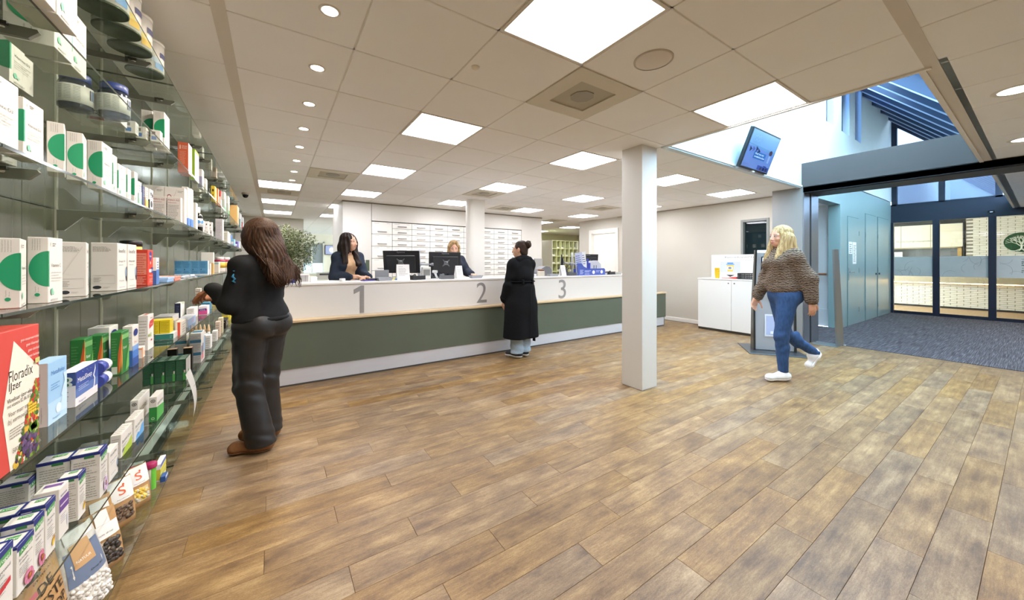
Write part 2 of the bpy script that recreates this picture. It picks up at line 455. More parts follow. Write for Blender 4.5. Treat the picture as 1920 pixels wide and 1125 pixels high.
# ---------------------------------------------------------------- setting: roof-light well and portal
FY = 2.195
w = MB()                       # bulkhead below, clerestory wall with slit windows above
w.box(3.385, 7.05, FY, FY + .06, ZC - .01, 2.905, COOL)
def up_wall(x0, x1, z0, z1): w.box(x0, x1, FY + .095, FY + .34, z0, z1, COOL)
SL = [(8.55, 9.0), (9.45, 9.95), (10.35, 10.8)]
up_wall(3.385, 7.75, 2.915, 5.3); up_wall(7.75, 13.6, 2.915, 3.95)
x = 7.75
for a, b in SL: up_wall(x, a, 3.95, 5.3); x = b
up_wall(x, 13.6, 3.95, 5.3)
for a, b in SL: up_wall(a, b, 5.22, 5.3)
tag(w.build('wall_roof_light'), kind='structure')
for i, (a, b) in enumerate(SL):
    wn = tag(MB().box(a, b, FY + .28, FY + .29, 3.95, 5.22, glass('#9db8dc', 'slit_pane')).build('window_%d' % (i + 2)), kind='structure')
    f = MB(); f.box(a, a + .05, FY + .20, FY + .32, 3.95, 5.22, mat('#23365c', .4)); f.box(b - .05, b, FY + .20, FY + .32, 3.95, 5.22, mat('#23365c', .4)); f.box(a, b, FY + .20, FY + .32, 3.95, 4.0, mat('#23365c', .4)); f.box((a + b) / 2 - .03, (a + b) / 2 + .03, FY + .20, FY + .32, 4.0, 5.22, mat('#23365c', .4)); f.build('window_frame', wn)
GREYB = mat('#57504e', .7, 0, .25)
pb = MB()
pb.box(7.05, 7.7, -4.6, 2.6, 2.525, 2.905, GREYB); tag(pb.build('lintel'), kind='structure')
sb = MB(); sb.box(7.06, 7.7, -4.6, 2.18, 2.44, 2.52, mat('#15161a', .5)); sb.box(7.06, 7.10, -4.6, 2.18, 2.42, 2.525, mat('#121216', .8), bev=.01); tag(sb.build('trim_shutter_box'), kind='structure')
cp = MB(); cp.box(7.05, 7.7, 2.18, 2.6, 0, 2.53, mat('#918f8c', .5)); cp.build
co = tag(cp.build('pillar_portal'), kind='structure')
g = MB(); g.box(7.06, 7.30, 2.165, 2.18, 0, 2.44, mat('#8f959e', .3, .8)); g.box(7.38, 7.7, 2.165, 2.18, 0, 2.44, mat('#8f959e', .3, .8)); g.box(7.30, 7.38, 2.172, 2.185, 0, 2.44, mat('#0c0d10', .6)); g.build('shutter_guide', co)
# sloping roof over the entrance: rafters, boards beyond, clear glass above the hall
RZ = lambda y: 5.15 - (FY - y)
rf = MB()
s2 = math.sqrt(.5)
def slope_box(x0, x1, y0, y1, h0, h1, m, mb):
    P = []
    for x in (x0, x1):
        for y in (y0, y1):
            for hh in (h0, h1): P.append((x, y - hh * s2, RZ(y) + hh * s2))
    mb.add(P, [(0, 1, 3, 2), (4, 6, 7, 5), (0, 4, 5, 1), (2, 3, 7, 6), (0, 2, 6, 4), (1, 5, 7, 3)], m)
NAVY = mat('#2a3c5a', .4); NAVYD = mat('#142340', .5); NAVYL = mat('#93a3bd', .4)
slope_box(7.45, 13.7, .30, 1.5, .12, .15, mat('#141c2c', .5), rf); slope_box(9.2, 13.7, 1.5, FY + .2, .12, .15, mat('#141c2c', .5), rf)
roof = tag(rf.build('roof'), kind='structure')
for q in range(8):
    x = 7.76 + q * .78
    r = MB(); slope_box(x, x + .09, .30, FY + .10, -.16, .12, NAVY, r); slope_box(x - .002, x + .035, .30, FY + .10, -.175, -.16, NAVYL, r); r.build('rafter', roof)
gl = MB(); slope_box(3.4, 7.45, .30, FY + .2, .12, .13, glass('#dcebf2', 'roof_glass'), gl); gl.build('roof_pane', roof); gl = MB(); slope_box(7.45, 9.2, 1.5, FY + .2, .12, .13, glass('#eaf3f6', 'roof_glass'), gl); gl.build('roof_pane', roof)  # second pane, out of view, is added to let more daylight in
for q in range(4):
    r = MB(); slope_box(3.4 + q * 1.0, 3.46 + q * 1.0, .30, FY + .05, -.10, .12, NAVY, r); r.build('rafter', roof)
w = MB(); w.box(3.3, 7.7, .33, .42, ZC, 3.5, COOL); w.box(7.7, 13.6, .33, .42, ZC, 2.70, COOL); w.box(3.3, 3.40, .33, FY + .2, ZC + .10, 5.3, COOL)
tag(w.build('wall_roof_light_far'), kind='structure')
wn = tag(MB().box(7.7, 13.55, .37, .38, 2.70, 3.32, glass('#eaf3f6', 'added_daylight_pane')).build('window_5'), kind='structure')  # unseen window added to bring daylight onto the upper wall
m = MB(); m.box(7.7, 13.55, .34, .42, 2.68, 2.73, NAVY); m.box(7.7, 13.55, .34, .42, 3.28, 3.33, NAVY)
for q in range(6): m.box(7.7 + 1.16 * q, 7.75 + 1.16 * q, .34, .42, 2.7, 3.3, NAVY)
m.build('window_frame', wn)
# ---------------------------------------------------------------- ceiling fittings
def emit_mat(color, strength, name):
    m = bpy.data.materials.new(name); m.use_nodes = True; t = m.node_tree
    b = t.nodes['Principled BSDF']; c = lin(color) + (1,)
    b.inputs['Base Color'].default_value = c; b.inputs['Emission Color'].default_value = c; b.inputs['Emission Strength'].default_value = strength
    return m
PANEL = emit_mat('#f3f6ff', PANEL_STRENGTH, 'lit_diffuser')
pf = MB()
for a in ((.004, .596, .004, .022), (.004, .596, .578, .596), (.004, .022, .022, .578), (.578, .596, .022, .578)):
    pf.box(a[0], a[1], a[2], a[3], -.002, .02, mat('#d9d2c6', .5))
pf_me = pf.mesh('frame'); pd_me = MB().box(.02, .58, .02, .58, .002, .012, PANEL).mesh('diffuser')
near = {-2: 'nearest to the entrance side', 1: 'second', 4: 'third', 7: 'fourth', 10: 'fifth', 13: 'sixth'}
col_word = {2: 'along the shop side of the hall', 5: 'in line with the white pillar', 8: 'between pillar and lobby wall', 11: 'beside the lobby wall', 0: 'over the passage by the plant'}
SEEN = {(2, -2): 'large square ceiling light panel directly overhead, beside the air diffuser', (5, -2): 'ceiling light panel at the edge of the roof opening',
 (2, 1): 'ceiling light panel above the counter front near clerk one', (5, 1): 'ceiling light panel just before the white pillar top', (8, 1): 'ceiling light panel right behind the pillar', (11, 1): 'ceiling light panel close to the lobby wall under the television',
 (2, 4): 'ceiling light panel above the clerk with black hair', (5, 4): 'ceiling light panel in the middle above the counter', (8, 4): 'ceiling light panel above the far end of the counter', 
 (2, 7): 'ceiling light panel touching the top of the drawer block corner', (5, 7): 'ceiling light panel by the slim column top', (8, 7): 'ceiling light panel right of the slim column beside a grey grille', (11, 7): 'ceiling light panel before the passage with pigeonholes',
 (0, 7): 'ceiling light panel beyond the last spot lamp', (0, 10): 'middle one of three light panels above the plant passage', (0, 13): 'last light panel before the back wall above the plant', (11, 10): 'ceiling light panel inside the pigeonhole passage'}
for (i, j) in lights_ij:  # panels outside the view are added to light the rooms
    t = thing('ceiling_light', SEEN.get((i, j), 'unseen square ceiling light panel added for room light'), 'light', (GX + .6 * i, GY + .6 * j, ZC), 0, 'square light panels in the ceiling grid')
    inst(pf_me, 'frame', t); inst(pd_me, 'diffuser', t)
DG = mat('#d3ccb9', .6); DG2 = mat('#b5af9b', .7); DG3 = mat('#a19c8f', .7)
def diffuser(i, j, label):
    t = thing('air_diffuser', label, 'vent', (GX + .6 * i, GY + .6 * j, ZC), 0, 'air diffusers in the ceiling grid')
    m = MB(); 
    for a in ((.006, .594, .006, .13), (.006, .594, .47, .594), (.006, .13, .13, .47), (.47, .594, .13, .47)): m.box(a[0], a[1], a[2], a[3], -.004, .02, DG)
    m.build('face_plate', t)
    m = MB(); m.box(.13, .47, .13, .47, .006, .02, DG2); m.build('mesh_plate', t)
    m = MB(); m.prism([(.3 + .09 * math.cos(a * math.pi / 4 + .39), .30 + .09 * math.sin(a * math.pi / 4 + .39)) for a in range(8)], 'z', .001, .007, DG3); m.build('damper', t)
for (i, j), l in zip(diff_ij, ['big square grey air diffuser overhead with perforated middle', 'square grey air diffuser left of the third light panel row', 'square grey air diffuser above the slim column', 'grey ceiling grille beside the panel right of the slim column', 'grey air diffuser seen left of the white pillar', 'grey air diffuser between the two first passage panels', 'air diffuser in the back room ceiling']):
    diffuser(i, j, l)
t = thing('ceiling_speaker', 'round flush grey loudspeaker in the ceiling beside the big light panel', 'speaker', (1.89, 1.31, ZC))
MB().lathe([(0.0, -.006), (.10, -.006), (.105, -.003), (.105, .0)], mat('#e2dad0', .8), 40).build('grille', t)
MB().lathe([(.104, -.007), (.112, -.006), (.112, .0)], mat('#cbc1b4', .6), 40, cap=False).build('rim', t)
t = thing('smoke_detector', 'small round cream smoke detector on the ceiling near the spot lamps', 'detector', (1.04, 1.97, ZC))
MB().lathe([(.0, -.012), (.016, -.012), (.024, -.005), (.026, 0)], mat('#e7ddca', .5), 20).build('housing', t)
t = thing('dome_camera', 'small black dome camera on the ceiling above the shelf end', 'camera', (-.41, 7.74, ZC))
MB().lathe([(.055, 0), (.055, -.025), (.05, -.03)][::-1], mat('#d8d1c6', .5), 20).build('base', t)
MB().lathe([(0, -.085), (.022, -.08), (.04, -.06), (.046, -.03)], mat('#111111', .1), 20).build('dome', t)
# recessed spot lamps in a row along the shelves
SPOT = emit_mat('#fff3e0', 14, 'lit_lamp')
rim_me = MB().lathe([(.036, -.003), (.045, -.004), (.049, 0)], mat('#d9d2c8', .35), 24, cap=False).mesh('rim')
lamp_me = MB().lathe([(0, -.001), (.036, -.002)], SPOT, 24).mesh('lamp')
ordn = ['first', 'second', 'third', 'fourth', 'fifth', 'sixth', 'seventh', 'eighth']
for k in range(-5, 8):  # spots behind the camera are added to light the box ends
    p = (.225, 1.92 + .606 * k, ZC)
    t = thing('spot_lamp', 'small lit ceiling spot, %s of the row beside the shelves counted from the front' % ordn[k] if k >= 0 else 'unseen ceiling spot added to light the shelves', 'light', p, 0, 'recessed spot lamps along the shelves')
    inst(rim_me, 'rim', t); inst(lamp_me, 'lamp', t)
    ld = bpy.data.lights.new('spot_beam', 'SPOT'); ld.energy = SPOT_STRENGTH * 8; ld.spot_size = 2.1; ld.spot_blend = .8; ld.color = lin('#fff1de'); ld.shadow_soft_size = .03
    lo = bpy.data.objects.new('beam', ld); COL.objects.link(lo); lo.parent = t; lo.location = (0, 0, -.02); lo.rotation_euler = (0, .62, 0)
for k, x in enumerate((4.34, 6.14, 7.9)):
    t = thing('round_downlight', ['round lit ceiling downlight at the picture edge, the nearer one', 'round lit ceiling downlight before the black shutter box, the farther one', 'small round lit downlight in the entrance ceiling'][k], 'light', (x, .12 + .03 * (k > 1), ZC), 0, 'round downlights on the entrance side')
    MB().lathe([(.085, -.003), (.10, -.006), (.115, 0)], mat('#d8d2c8', .4), 28, cap=False).build('rim', t)
    MB().lathe([(0, -.001), (.085, -.002)], emit_mat('#fff6e8', 10, 'lit_downlight'), 28).build('lamp', t)
# ---------------------------------------------------------------- glass wall shelving
SZ = dict(S1=2.294, S2=1.910, S3=1.554, S4=1.206, S5=.868, S6=.527, S7=.193)
XF, XB = -.46, -.80
JO = [-.32, 1.18, 2.68, 4.18, 5.68, 7.18, 8.68]
UP = [1.43, 2.43, 2.93, 3.93, 4.43, 5.43, 5.93, 6.93, 7.43, 8.43, .93, -.07]
unit = thing('wall_shelving', 'long wall shelving of clear glass shelves on green panels holding medicine boxes', 'shelving', (0, 0, 0))
PANELG = noisy('#4f5245', .12, 2.2, .22, name='green_laminate', stretch=(1, 9, .35), spec=.6)
for a, b in zip(JO, JO[1:]):
    for q in range(3):
        y0 = a + q * .5
        MB().box(-.815, XB - .003, y0 + .0015, y0 + .4985, .03, ZC - .004, PANELG, bev=.0012).build('back_panel', unit)
RAIL = mat('#d5d6c8', .35, .3)
for y in sorted(UP):
    m = MB(); m.box(-.806, -.796, y - .006, y + .006, .10, ZC - .02, RAIL); m.box(-.797, -.7955, y - .002, y + .002, .10, ZC - .02, mat('#5b5d50', .6)); m.build('upright', unit)
GT = glass('#f5faf6', 'shelf_glass', base=.01)
GE = mat('#33403a', .12, 0, .6)
def glass_sheet(x0, x1, y0, y1, z0, z1):
    m = MB(); P = [(x, y, z) for x in (x0, x1) for y in (y0, y1) for z in (z0, z1)]
    m.add(P, [(0, 2, 6, 4), (1, 5, 7, 3)], GT); m.add(P, [(0, 1, 3, 2), (4, 6, 7, 5), (0, 4, 5, 1), (2, 3, 7, 6)], GE); return m
sheet_me = glass_sheet(0, XF - XB, .002, 1.498, -.007, 0).mesh('glass_shelf')
BM = mat('#93958a', .35, .5)
bk = MB()
bk.prism([(-.797, -.008), (-.50, -.008), (-.497, -.014), (-.515, -.034), (-.72, -.036), (-.775, -.10), (-.797, -.10)], 'y', -.006, .006, BM)
bk_me = bk.mesh('bracket')
ck = MB(); ck.box(-.575, -.545, -.016, .016, -.014, -.007, mat('#3c3c36', .4)); ck.cyl((-.56, 0, -.022), .012, .010, mat('#b5b8b0', .25, .8), 12); ck.box(-.585, -.575, -.012, .012, -.03, -.007, mat('#55564e', .4))
ck_me = ck.mesh('clip')
for s_, z in SZ.items():
    for a in JO[:-1]:
        o = inst(sheet_me, 'glass_shelf', unit, (XB, a, z))
    for y in UP:
        b = inst(bk_me, 'bracket', unit, (0, y, z)); inst(ck_me, 'clip', b)
m = MB(); m.box(-.80, -.655, -.32, 8.68, 0, .035, mat('#2a2c26', .4)); m.build('base_plinth', unit)
m = MB(); m.box(-.752, -.694, -.32, 8.68, .035, .042, mat('#f4f4f0', .3)); m.build('base_strip', unit)

# ---------------------------------------------------------------- packages on the shelves
WH = mat('#e2dfd9', .45); WB = '#e2dfd9'
INK = '#55544f'; GRN = '#1f9d6c'
class Pack:
    """a carton standing on a shelf: body is the thing, print a child"""
    def __init__(s, shelf, X, Y, w, d, h, label, group=None, color=WB, dz=0.0, name='medicine_box', rz=0.0, cat='box', bev=.0012):
        s.w, s.d, s.h = w, d, h
        m = MB(); m.box(-d / 2, d / 2, -w / 2, w / 2, 0, h, mat(color, .45), bev=bev)
        s.o = m.build(name, None, (X - d / 2 * math.cos(rz) - w / 2 * math.sin(rz), Y - d / 2 * math.sin(rz) + w / 2 * math.cos(rz), SZ[shelf] + .0005 + dz), (0, 0, rz))
        tag(s.o, label, cat, group)
        s.pm = MB()
        s.f = Face(s.pm, (d / 2, -w / 2, 0), (0, 1, 0), (0, 0, 1), w, h)
        s.e = Face(s.pm, (-d / 2, -w / 2, 0), (1, 0, 0), (0, 0, 1), d, h)
        s.t = Face(s.pm, (-d / 2, -w / 2, h), (1, 0, 0), (0, 1, 0), d, w)
    def done(s):
        if s.pm.v: s.pm.build('print', s.o)
        return s.o
def frame_line(f, x0, y0, x1, y1, c, t=.02):
    f.rect(x0, y0, x1, y0 + t, c); f.rect(x0, y1 - t, x1, y1, c); f.rect(x0, y0, x0 + t, y1, c); f.rect(x1 - t, y0, x1, y1, c)

def vit(p, word='Vitamine D3', q=1):
    e, f = p.e, p.f
    e.ell(1.0, .52, .92, .27, GRN, 90, 270, 24); e.ell(.48, .13, .13, .026, GRN)
    for k in range(4): e.text('Gezonde weerstand' if k % 2 else 'Voedingssupplement', .27 + .12 * k, .80, .045, '#77746e', .17, math.pi / 2)
    e.text('Dagelijks', .42, .17, .04, '#77746e', .09, math.pi / 2); e.text('30 stuks', .56, .17, .04, '#77746e', .07, math.pi / 2)
    f.rect(0, .25, .06, .79, '#46b189'); f.ell(.17, .9, .04, .035, '#c9ccc6', 60, 330); f.lines(.26, .87, .5, .93, 2, '#6d6d68')
    f.text(word, .16, .55, .052, '#474743', .66); f.lines(.16, .33, .88, .5, 4, '#b9b7b0', .25, q)
    f.ell(.2, .17, .07, .055, '#7fc7a8'); f.ell(.32, .15, .05, .03, '#b9ddcb'); f.lines(.16, .03, .6, .09, 1, '#b9b7b0')
def leefit(p, sub='Zwanger 30+', dark='#2d3038'):
    f, e = p.f, p.e
    f.text('leefit', .12, .80, .085, '#55565a', .72); f.text(sub, .12, .60, .04, '#55565a', .7); f.lines(.12, .53, .6, .57, 1, '#aeb0b2', .4)
    f.ell(1.0, .34, .17, .17, dark, 90, 270); f.ell(.86, .38, .05, .1, '#a9c6e8'); f.text('30 capsules', .14, .19, .03, '#77787a', .5); f.lines(.14, .06, .8, .1, 1, '#aeb0b2', .3)
    e.lines(.08, .82, .82, .93, 5, '#8b8783', .35, 2); e.ell(.24, .08, .16, .034, dark); e.lines(.45, .06, .72, .1, 2, '#a9a6a0', .3)
    frame_line(e, .08, .15, .9, .33, '#c4c0ba', .006); e.lines(.12, .19, .4, .3, 4, '#8b8783', .3)
def avogel(p, title, flower, logo2=None):
    f, e, t = p.f, p.e, p.t
    B = '#27337f'
    f.rect(0, .88, 1, 1, B); e.rect(0, .945, 1, 1, B); t.rect(0, 0, 1, .09, B); t.rect(.9, 0, 1, 1, B); t.rect(0, .91, 1, 1, B)
    f.poly([(.12, .76), (.9, .80), (.9, .92), (.12, .88)], '#4f9b57'); f.text('A.Vogel', .18, .81, .062, '#f4f4ee', .64)
    e.poly([(.45, .90), (.8, .90), (.8, .955), (.45, .955)], '#3e7f4a'); t.poly([(.3, .55), (.75, .55), (.75, .8), (.3, .8)], '#4f9b57'); t.text('A.Vogel', .33, .6, .12, '#f4f4ee', .4)
    f.text(title, .1, .66, .05, '#4b4b4b', .76); f.text('druppels', .1, .59, .045, '#4b4b4b', .5); f.lines(.1, .34, .85, .55, 5, '#8e8c88', .3, 5)
    e.lines(.1, .08, .9, .88, 16, '#a39e97', .3, 8)
    if flower == 'pink':
        for k in range(13): 
            a = k * 360 / 13; f.ell(.62 + .2 * math.cos(math.radians(a)), .18 + .1 * math.sin(math.radians(a)), .11, .05, '#d98ba6' if k % 2 else '#c86d8f')
        f.ell(.62, .18, .13, .065, '#9a4a2a'); f.ell(.60, .2, .07, .035, '#c4793f')
    elif flower == 'yellow':
        f.ell(.72, .2, .12, .06, '#e0b33a'); f.ell(.66, .16, .1, .045, '#efc94e'); f.ell(.78, .25, .07, .04, '#c48f1f'); f.lines(.55, .3, .9, .31, 1, '#4c6a3c', .9)
    elif flower == 'passion':
        for k in range(10):
            a = k * 36; f.ell(.66 + .2 * math.cos(math.radians(a)), .2 + .11 * math.sin(math.radians(a)), .1, .05, '#b99ac4' if k % 2 else '#e3d3e4')
        f.ell(.66, .2, .09, .05, '#7c4f83'); f.ell(.66, .21, .04, .022, '#d9b64a')
def smallprint(p, n=8, c='#a7a39c'):
    p.e.lines(.1, .1, .9, .9, n, c, .35, 3)
def P(*a, **k): return Pack(*a, **k)
ord_ = ['first', 'second', 'third', 'fourth', 'fifth', 'sixth', 'seventh']

# -- top shelf: four formula tins seen from below, then small things at the far end
def tin(x, y, label, blue):
    r, h = .073, .165
    t = thing('formula_tin', label, 'tin', (x, y, SZ['S1'] + .0005), 0, 'formula tins on the top glass shelf')
    MB().lathe([(0, .004), (r - .006, .003), (r - .004, 0), (r, .002), (r, .008)], mat('#5d6452', .35, .6), 36).build('base', t)
    MB().lathe([(r - .001, .007), (r - .001, h - .012)], mat('#eceae6', .3), 36).build('paper_wrap', t)
    MB().lathe([(r + .001, h - .014), (r + .001, h), (0, h)], mat('#e9e6df', .35), 36).build('lid', t)
    m = MB()
    def wrap(a0, a1, z0, z1, c, n=8):
        V = []; rr = r + .0006
        for i in range(n + 1):
            a = math.radians(a0 + (a1 - a0) * i / n); V += [(rr * math.cos(a), rr * math.sin(a), z0), (rr * math.cos(a), rr * math.sin(a), z1)]
        m.add(V, [(2 * i, 2 * i + 2, 2 * i + 3, 2 * i + 1) for i in range(n)], mat(c, .4))
    c1 = '#7ba7dd' if blue else '#eac15c'
    wrap(-48, -12, .02, .05, c1); wrap(-60, -30, .05, .075, '#c8d6ea' if blue else '#f0dc8e'); wrap(-30, 10, .085, .11, '#5a5f86')
    rr_ = random.Random(int(y * 100))
    for k in range(11): 
        a = -150 + rr_.random() * 4; wrap(a, a + 40 + 30 * rr_.random(), .022 + .011 * k, .0245 + .011 * k, '#8d8c92')
    for k in range(8): wrap(-100 + k * 3.2, -98.6 + k * 3.2, .018, .04, '#4b4b50', 1)
    m.build('print', t)
tin(-.556, 2.045, 'formula tin with blue print, first on the top glass shelf', True)
tin(-.556, 2.20, 'formula tin with yellow print, second on the top glass shelf', False)
tin(-.552, 2.355, 'formula tin with yellow print, third on the top glass shelf', False)
tin(-.556, 2.60, 'formula tin with blue splash, standing apart over the shelf joint', True)
for k, (y, c, h, l) in enumerate([(4.35, '#e9e7e0', .10, 'pale small carton on the top shelf just after the second joint'), (4.9, '#efeadd', .12, 'cream carton in the middle of the top shelf'), (5.3, '#e8c9ae', .11, 'peach coloured carton on the top shelf'), (6.2, '#f0efe9', .12, 'white carton near the far end of the top shelf'), (7.2, '#7fb4bd', .14, 'teal carton close to the far end of the top shelf')]):
    p = P('S1', -.55, y, .09, .05, h, l, 'small cartons on the top glass shelf', c); smallprint(p, 5); p.done()

# -- second shelf
p = P('S2', -.435, 1.215, .105, .075, .19, 'big white vitamin box overhanging the second shelf, nearer one', 'large vitamin boxes overhanging the second shelf'); vit(p); p.done()
p = P('S2', -.435, 1.328, .105, .075, .19, 'big white vitamin box overhanging the second shelf, farther one', 'large vitamin boxes overhanging the second shelf'); vit(p); p.done()
p = P('S2', -.507, 1.533, .103, .09, .175, 'white vitamin box set back on the second shelf, beside the overhanging pair'); vit(p); p.done()
p = P('S2', -.512, 1.648, .104, .09, .175, 'white vitamin box set back on the second shelf, before the blue lidded jars'); vit(p); p.done()
p = P('S2', -.66, 1.56, .08, .08, .17, 'white carton hidden in the back row of the second shelf'); smallprint(p); p.done()
p = P('S2', -.725, 1.90, .14, .05, .17, 'white vitamin box against the back panel left of the jars'); vit(p); p.done()
def jar(x, y, label):
    t = thing('supplement_jar', label, 'jar', (x, y, SZ['S2'] + .0005), 0, 'dark jars with blue lids')
    MB().lathe([(0, .002), (.040, 0), (.047, .006), (.047, .095), (.044, .103), (.037, .108), (.037, .112), (0, .112)], mat('#2c3442', .12), 32).build('body', t)
    MB().lathe([(.039, .110), (.041, .113), (.041, .136), (.038, .139), (0, .139)], mat('#3c4f8c', .35), 32).build('lid', t)
    m = MB(); m.lathe([(.0475, .018), (.0475, .088)], mat('#dfe1da', .5), 32); 
    for k in range(9):
        for q in range(3): 
            a0 = math.radians(-140 + q * 30); a1 = a0 + math.radians(22)
            m.quad(*[(.0485 * math.cos(a), .0485 * math.sin(a), z) for a, z in ((a0, .03 + .006 * k), (a1, .03 + .006 * k), (a1, .0318 + .006 * k), (a0, .0318 + .006 * k))], mat('#9aa09a', .6))
    for q in range(3):
        a0 = math.radians(-25 + q * 9); a1 = a0 + .08
        m.quad(*[(.0485 * math.cos(a), .0485 * math.sin(a), z) for a, z in ((a0, .04), (a1, .04), (a1, .08), (a0, .08))], mat('#4b6e9e' if q else '#333a4a', .6))
    m.build('paper_wrap', t)
jar(-.648, 2.12, 'dark glass jar with blue lid, the one nearer the wall'); jar(-.553, 2.155, 'dark glass jar with blue lid, the one nearer the aisle')
p = P('S2', -.546, 2.21, .075, .10, .113, 'white carton with a red band just behind the two jars'); p.f.rect(0, .35, 1, .55, '#cc4a3c'); p.f.text('Extra', .15, .41, .1, '#f4efe9', .7); p.f.lines(.2, .65, .8, .85, 2, '#7c7a76'); p.e.lines(.1, .2, .9, .4, 2, INK); p.e.rect(.1, .0, .5, .1, '#b8503f'); p.done()
for k, (x, y, l) in enumerate([(-.535, 2.355, 'tiny white carton with a blue square, first of three on the second shelf'), (-.515, 2.425, 'tiny clear-wrapped carton between two others before the tall vitamin boxes'), (-.47, 2.452, 'tiny white carton with blue cap mark touching the tall vitamin box')]):
    p = P('S2', x, y, .045, .036, .058, l, 'tiny cartons before the vitamin boxes'); p.e.rect(.1, .15, .6, .45, '#4f7fc4'); p.e.rect(.15, .6, .5, .85, '#7c7b76'); p.f.lines(.1, .2, .9, .8, 4, '#8d9bb0'); p.done()
p = P('S2', -.468, 2.52, .112, .042, .175, 'tall white vitamin box with green half circle before the shelf joint, aisle side'); vit(p, 'Vitamine C'); p.done()
p = P('S2', -.52, 2.56, .085, .042, .182, 'tall white vitamin box with green half circle before the shelf joint, wall side'); vit(p, 'Vitamine C'); p.done()
p = P('S2', -.476, 3.19, .13, .052, .203, 'tall orange box with white print and a bottle symbol', None, '#dd6b48'); p.f.rect(0, 0, 1, 1, '#efe6dc'); p.f.lines(.1, .2, .9, .9, 7, '#c79a84', .5); p.e.text('GROEI', .38, .85, .045, '#f7ece4', .5); p.e.text('SHAKE', .38, .79, .045, '#f7ece4', .5); p.e.rect(.18, .77, .28, .88, '#f7ece4'); p.e.rect(.205, .88, .255, .91, '#f7ece4'); p.e.lines(.18, .3, .8, .72, 12, '#f0b79f', .3); p.done()
p = P('S2', -.474, 3.417, .17, .028, .222, 'tall white box with a bright green edge after the orange box'); p.e.rect(0, 0, 1, 1, '#94c23f'); p.f.rect(0, .92, 1, 1, '#a9d054'); p.f.lines(.1, .1, .9, .85, 10, '#b9c3a6', .4); p.done()
for a in [(-.48, 3.778, .09, .024, .155, '#efeff0', 'slim white carton with lilac end after the green edged box', '#a9a8c8'), (-.48, 3.968, .08, .024, .118, '#f1f0ea', 'low white carton before the black and yellow pack', '#d7d3c2'),
          (-.56, 4.25, .12, .05, .20, '#f4f2ec', 'white carton behind the black and yellow pack', '#c9c4b8'), (-.48, 4.53, .13, .03, .154, '#e6c52c', 'yellow carton with a black figure on the second shelf', '#e6c52c'),
          (-.48, 4.77, .08, .022, .172, '#ef8f5c', 'narrow orange carton right after the yellow one', '#f2a070'), (-.47, 4.89, .08, .02, .172, '#d8473c', 'red and white carton after the narrow orange one', '#f3efe9'),
          (-.48, 5.351, .16, .024, .235, '#eef1ea', 'white carton with green foot on the second shelf, nearer one', '#cfd8cc'), (-.48, 5.764, .16, .022, .25, '#eef1ea', 'white carton with green foot on the second shelf, farther one', '#cfd8cc'),
          (-.48, 7.118, .36, .095, .31, '#e9b56a', 'big apricot coloured box near the far end of the second shelf', '#e9b56a'), (-.48, 7.772, .2, .036, .26, '#eef0ee', 'white and teal carton past the apricot box', '#5fa3a6'), (-.475, 8.20, .2, .032, .245, '#f0efec', 'white carton with a red stripe at the far end', '#c83c3a')]:
    p = P('S2', *a[:5], a[6], None, a[5]); 
    if a[7] != a[5]: p.e.rect(0, .04, 1, .62, a[7])
    p.f.lines(.1, .1, .9, .9, 6, '#a9a59c', .35, 4)
    if 'black figure' in a[6]: p.e.ell(.5, .72, .22, .09, '#26211a'); p.e.ell(.5, .42, .1, .06, '#26211a')
    if 'green foot' in a[6]: p.f.rect(0, 0, 1, .3, '#4e9a5a'); p.f.rect(.2, .3, .5, .7, '#2f4c3a')
    if 'red and white' in a[6]: p.f.rect(0, 0, 1, .45, '#f2eee8')
    p.done()
for k in range(3):
    p = P('S2', -.58 + .0 * k, 6.1 + .3 * k, .1, .06, .14, 'white carton behind the green footed cartons, %s from the front' % ord_[k], 'white cartons in the second shelf back row'); smallprint(p, 5); p.done()

# -- third shelf
VG = 'green half circle vitamin boxes on the third shelf'
def V3(x, y, w, d, h, label, word='Vitamine D3', rz=0):
    p = P('S3', x, y, w, d, h, label, VG, rz=rz); vit(p, word); p.done()
V3(-.475, 1.155, .122, .06, .147, 'vitamin box cut by the picture edge on the third shelf')
V3(-.475, 1.297, .085, .035, .135, 'vitamin box with green edge, next after the cut one, third shelf')
V3(-.545, 1.40, .06, .03, .125, 'vitamin box half hidden behind its neighbour on the third shelf')
V3(-.475, 1.488, .085, .030, .135, 'vitamin box on the third shelf, first of the three tall ones in a row', 'Vitamine C', .28)
V3(-.475, 1.602, .085, .032, .143, 'vitamin box on the third shelf, middle of the three tall ones in a row', 'Vitamine C', .20)
V3(-.475, 1.745, .090, .034, .160, 'vitamin box on the third shelf, last of the three tall ones in a row', 'Vitamine C')
V3(-.475, 1.842, .040, .018, .141, 'plain white slip of a vitamin box after the three tall ones')
V3(-.475, 1.893, .085, .018, .122, 'white vitamin box with thin green edge and green drop')
V3(-.475, 1.990, .045, .016, .126, 'narrow vitamin box with green edge after the drop marked one')
V3(-.475, 2.077, .043, .022, .131, 'slim vitamin box with green end before the small mixed cartons')
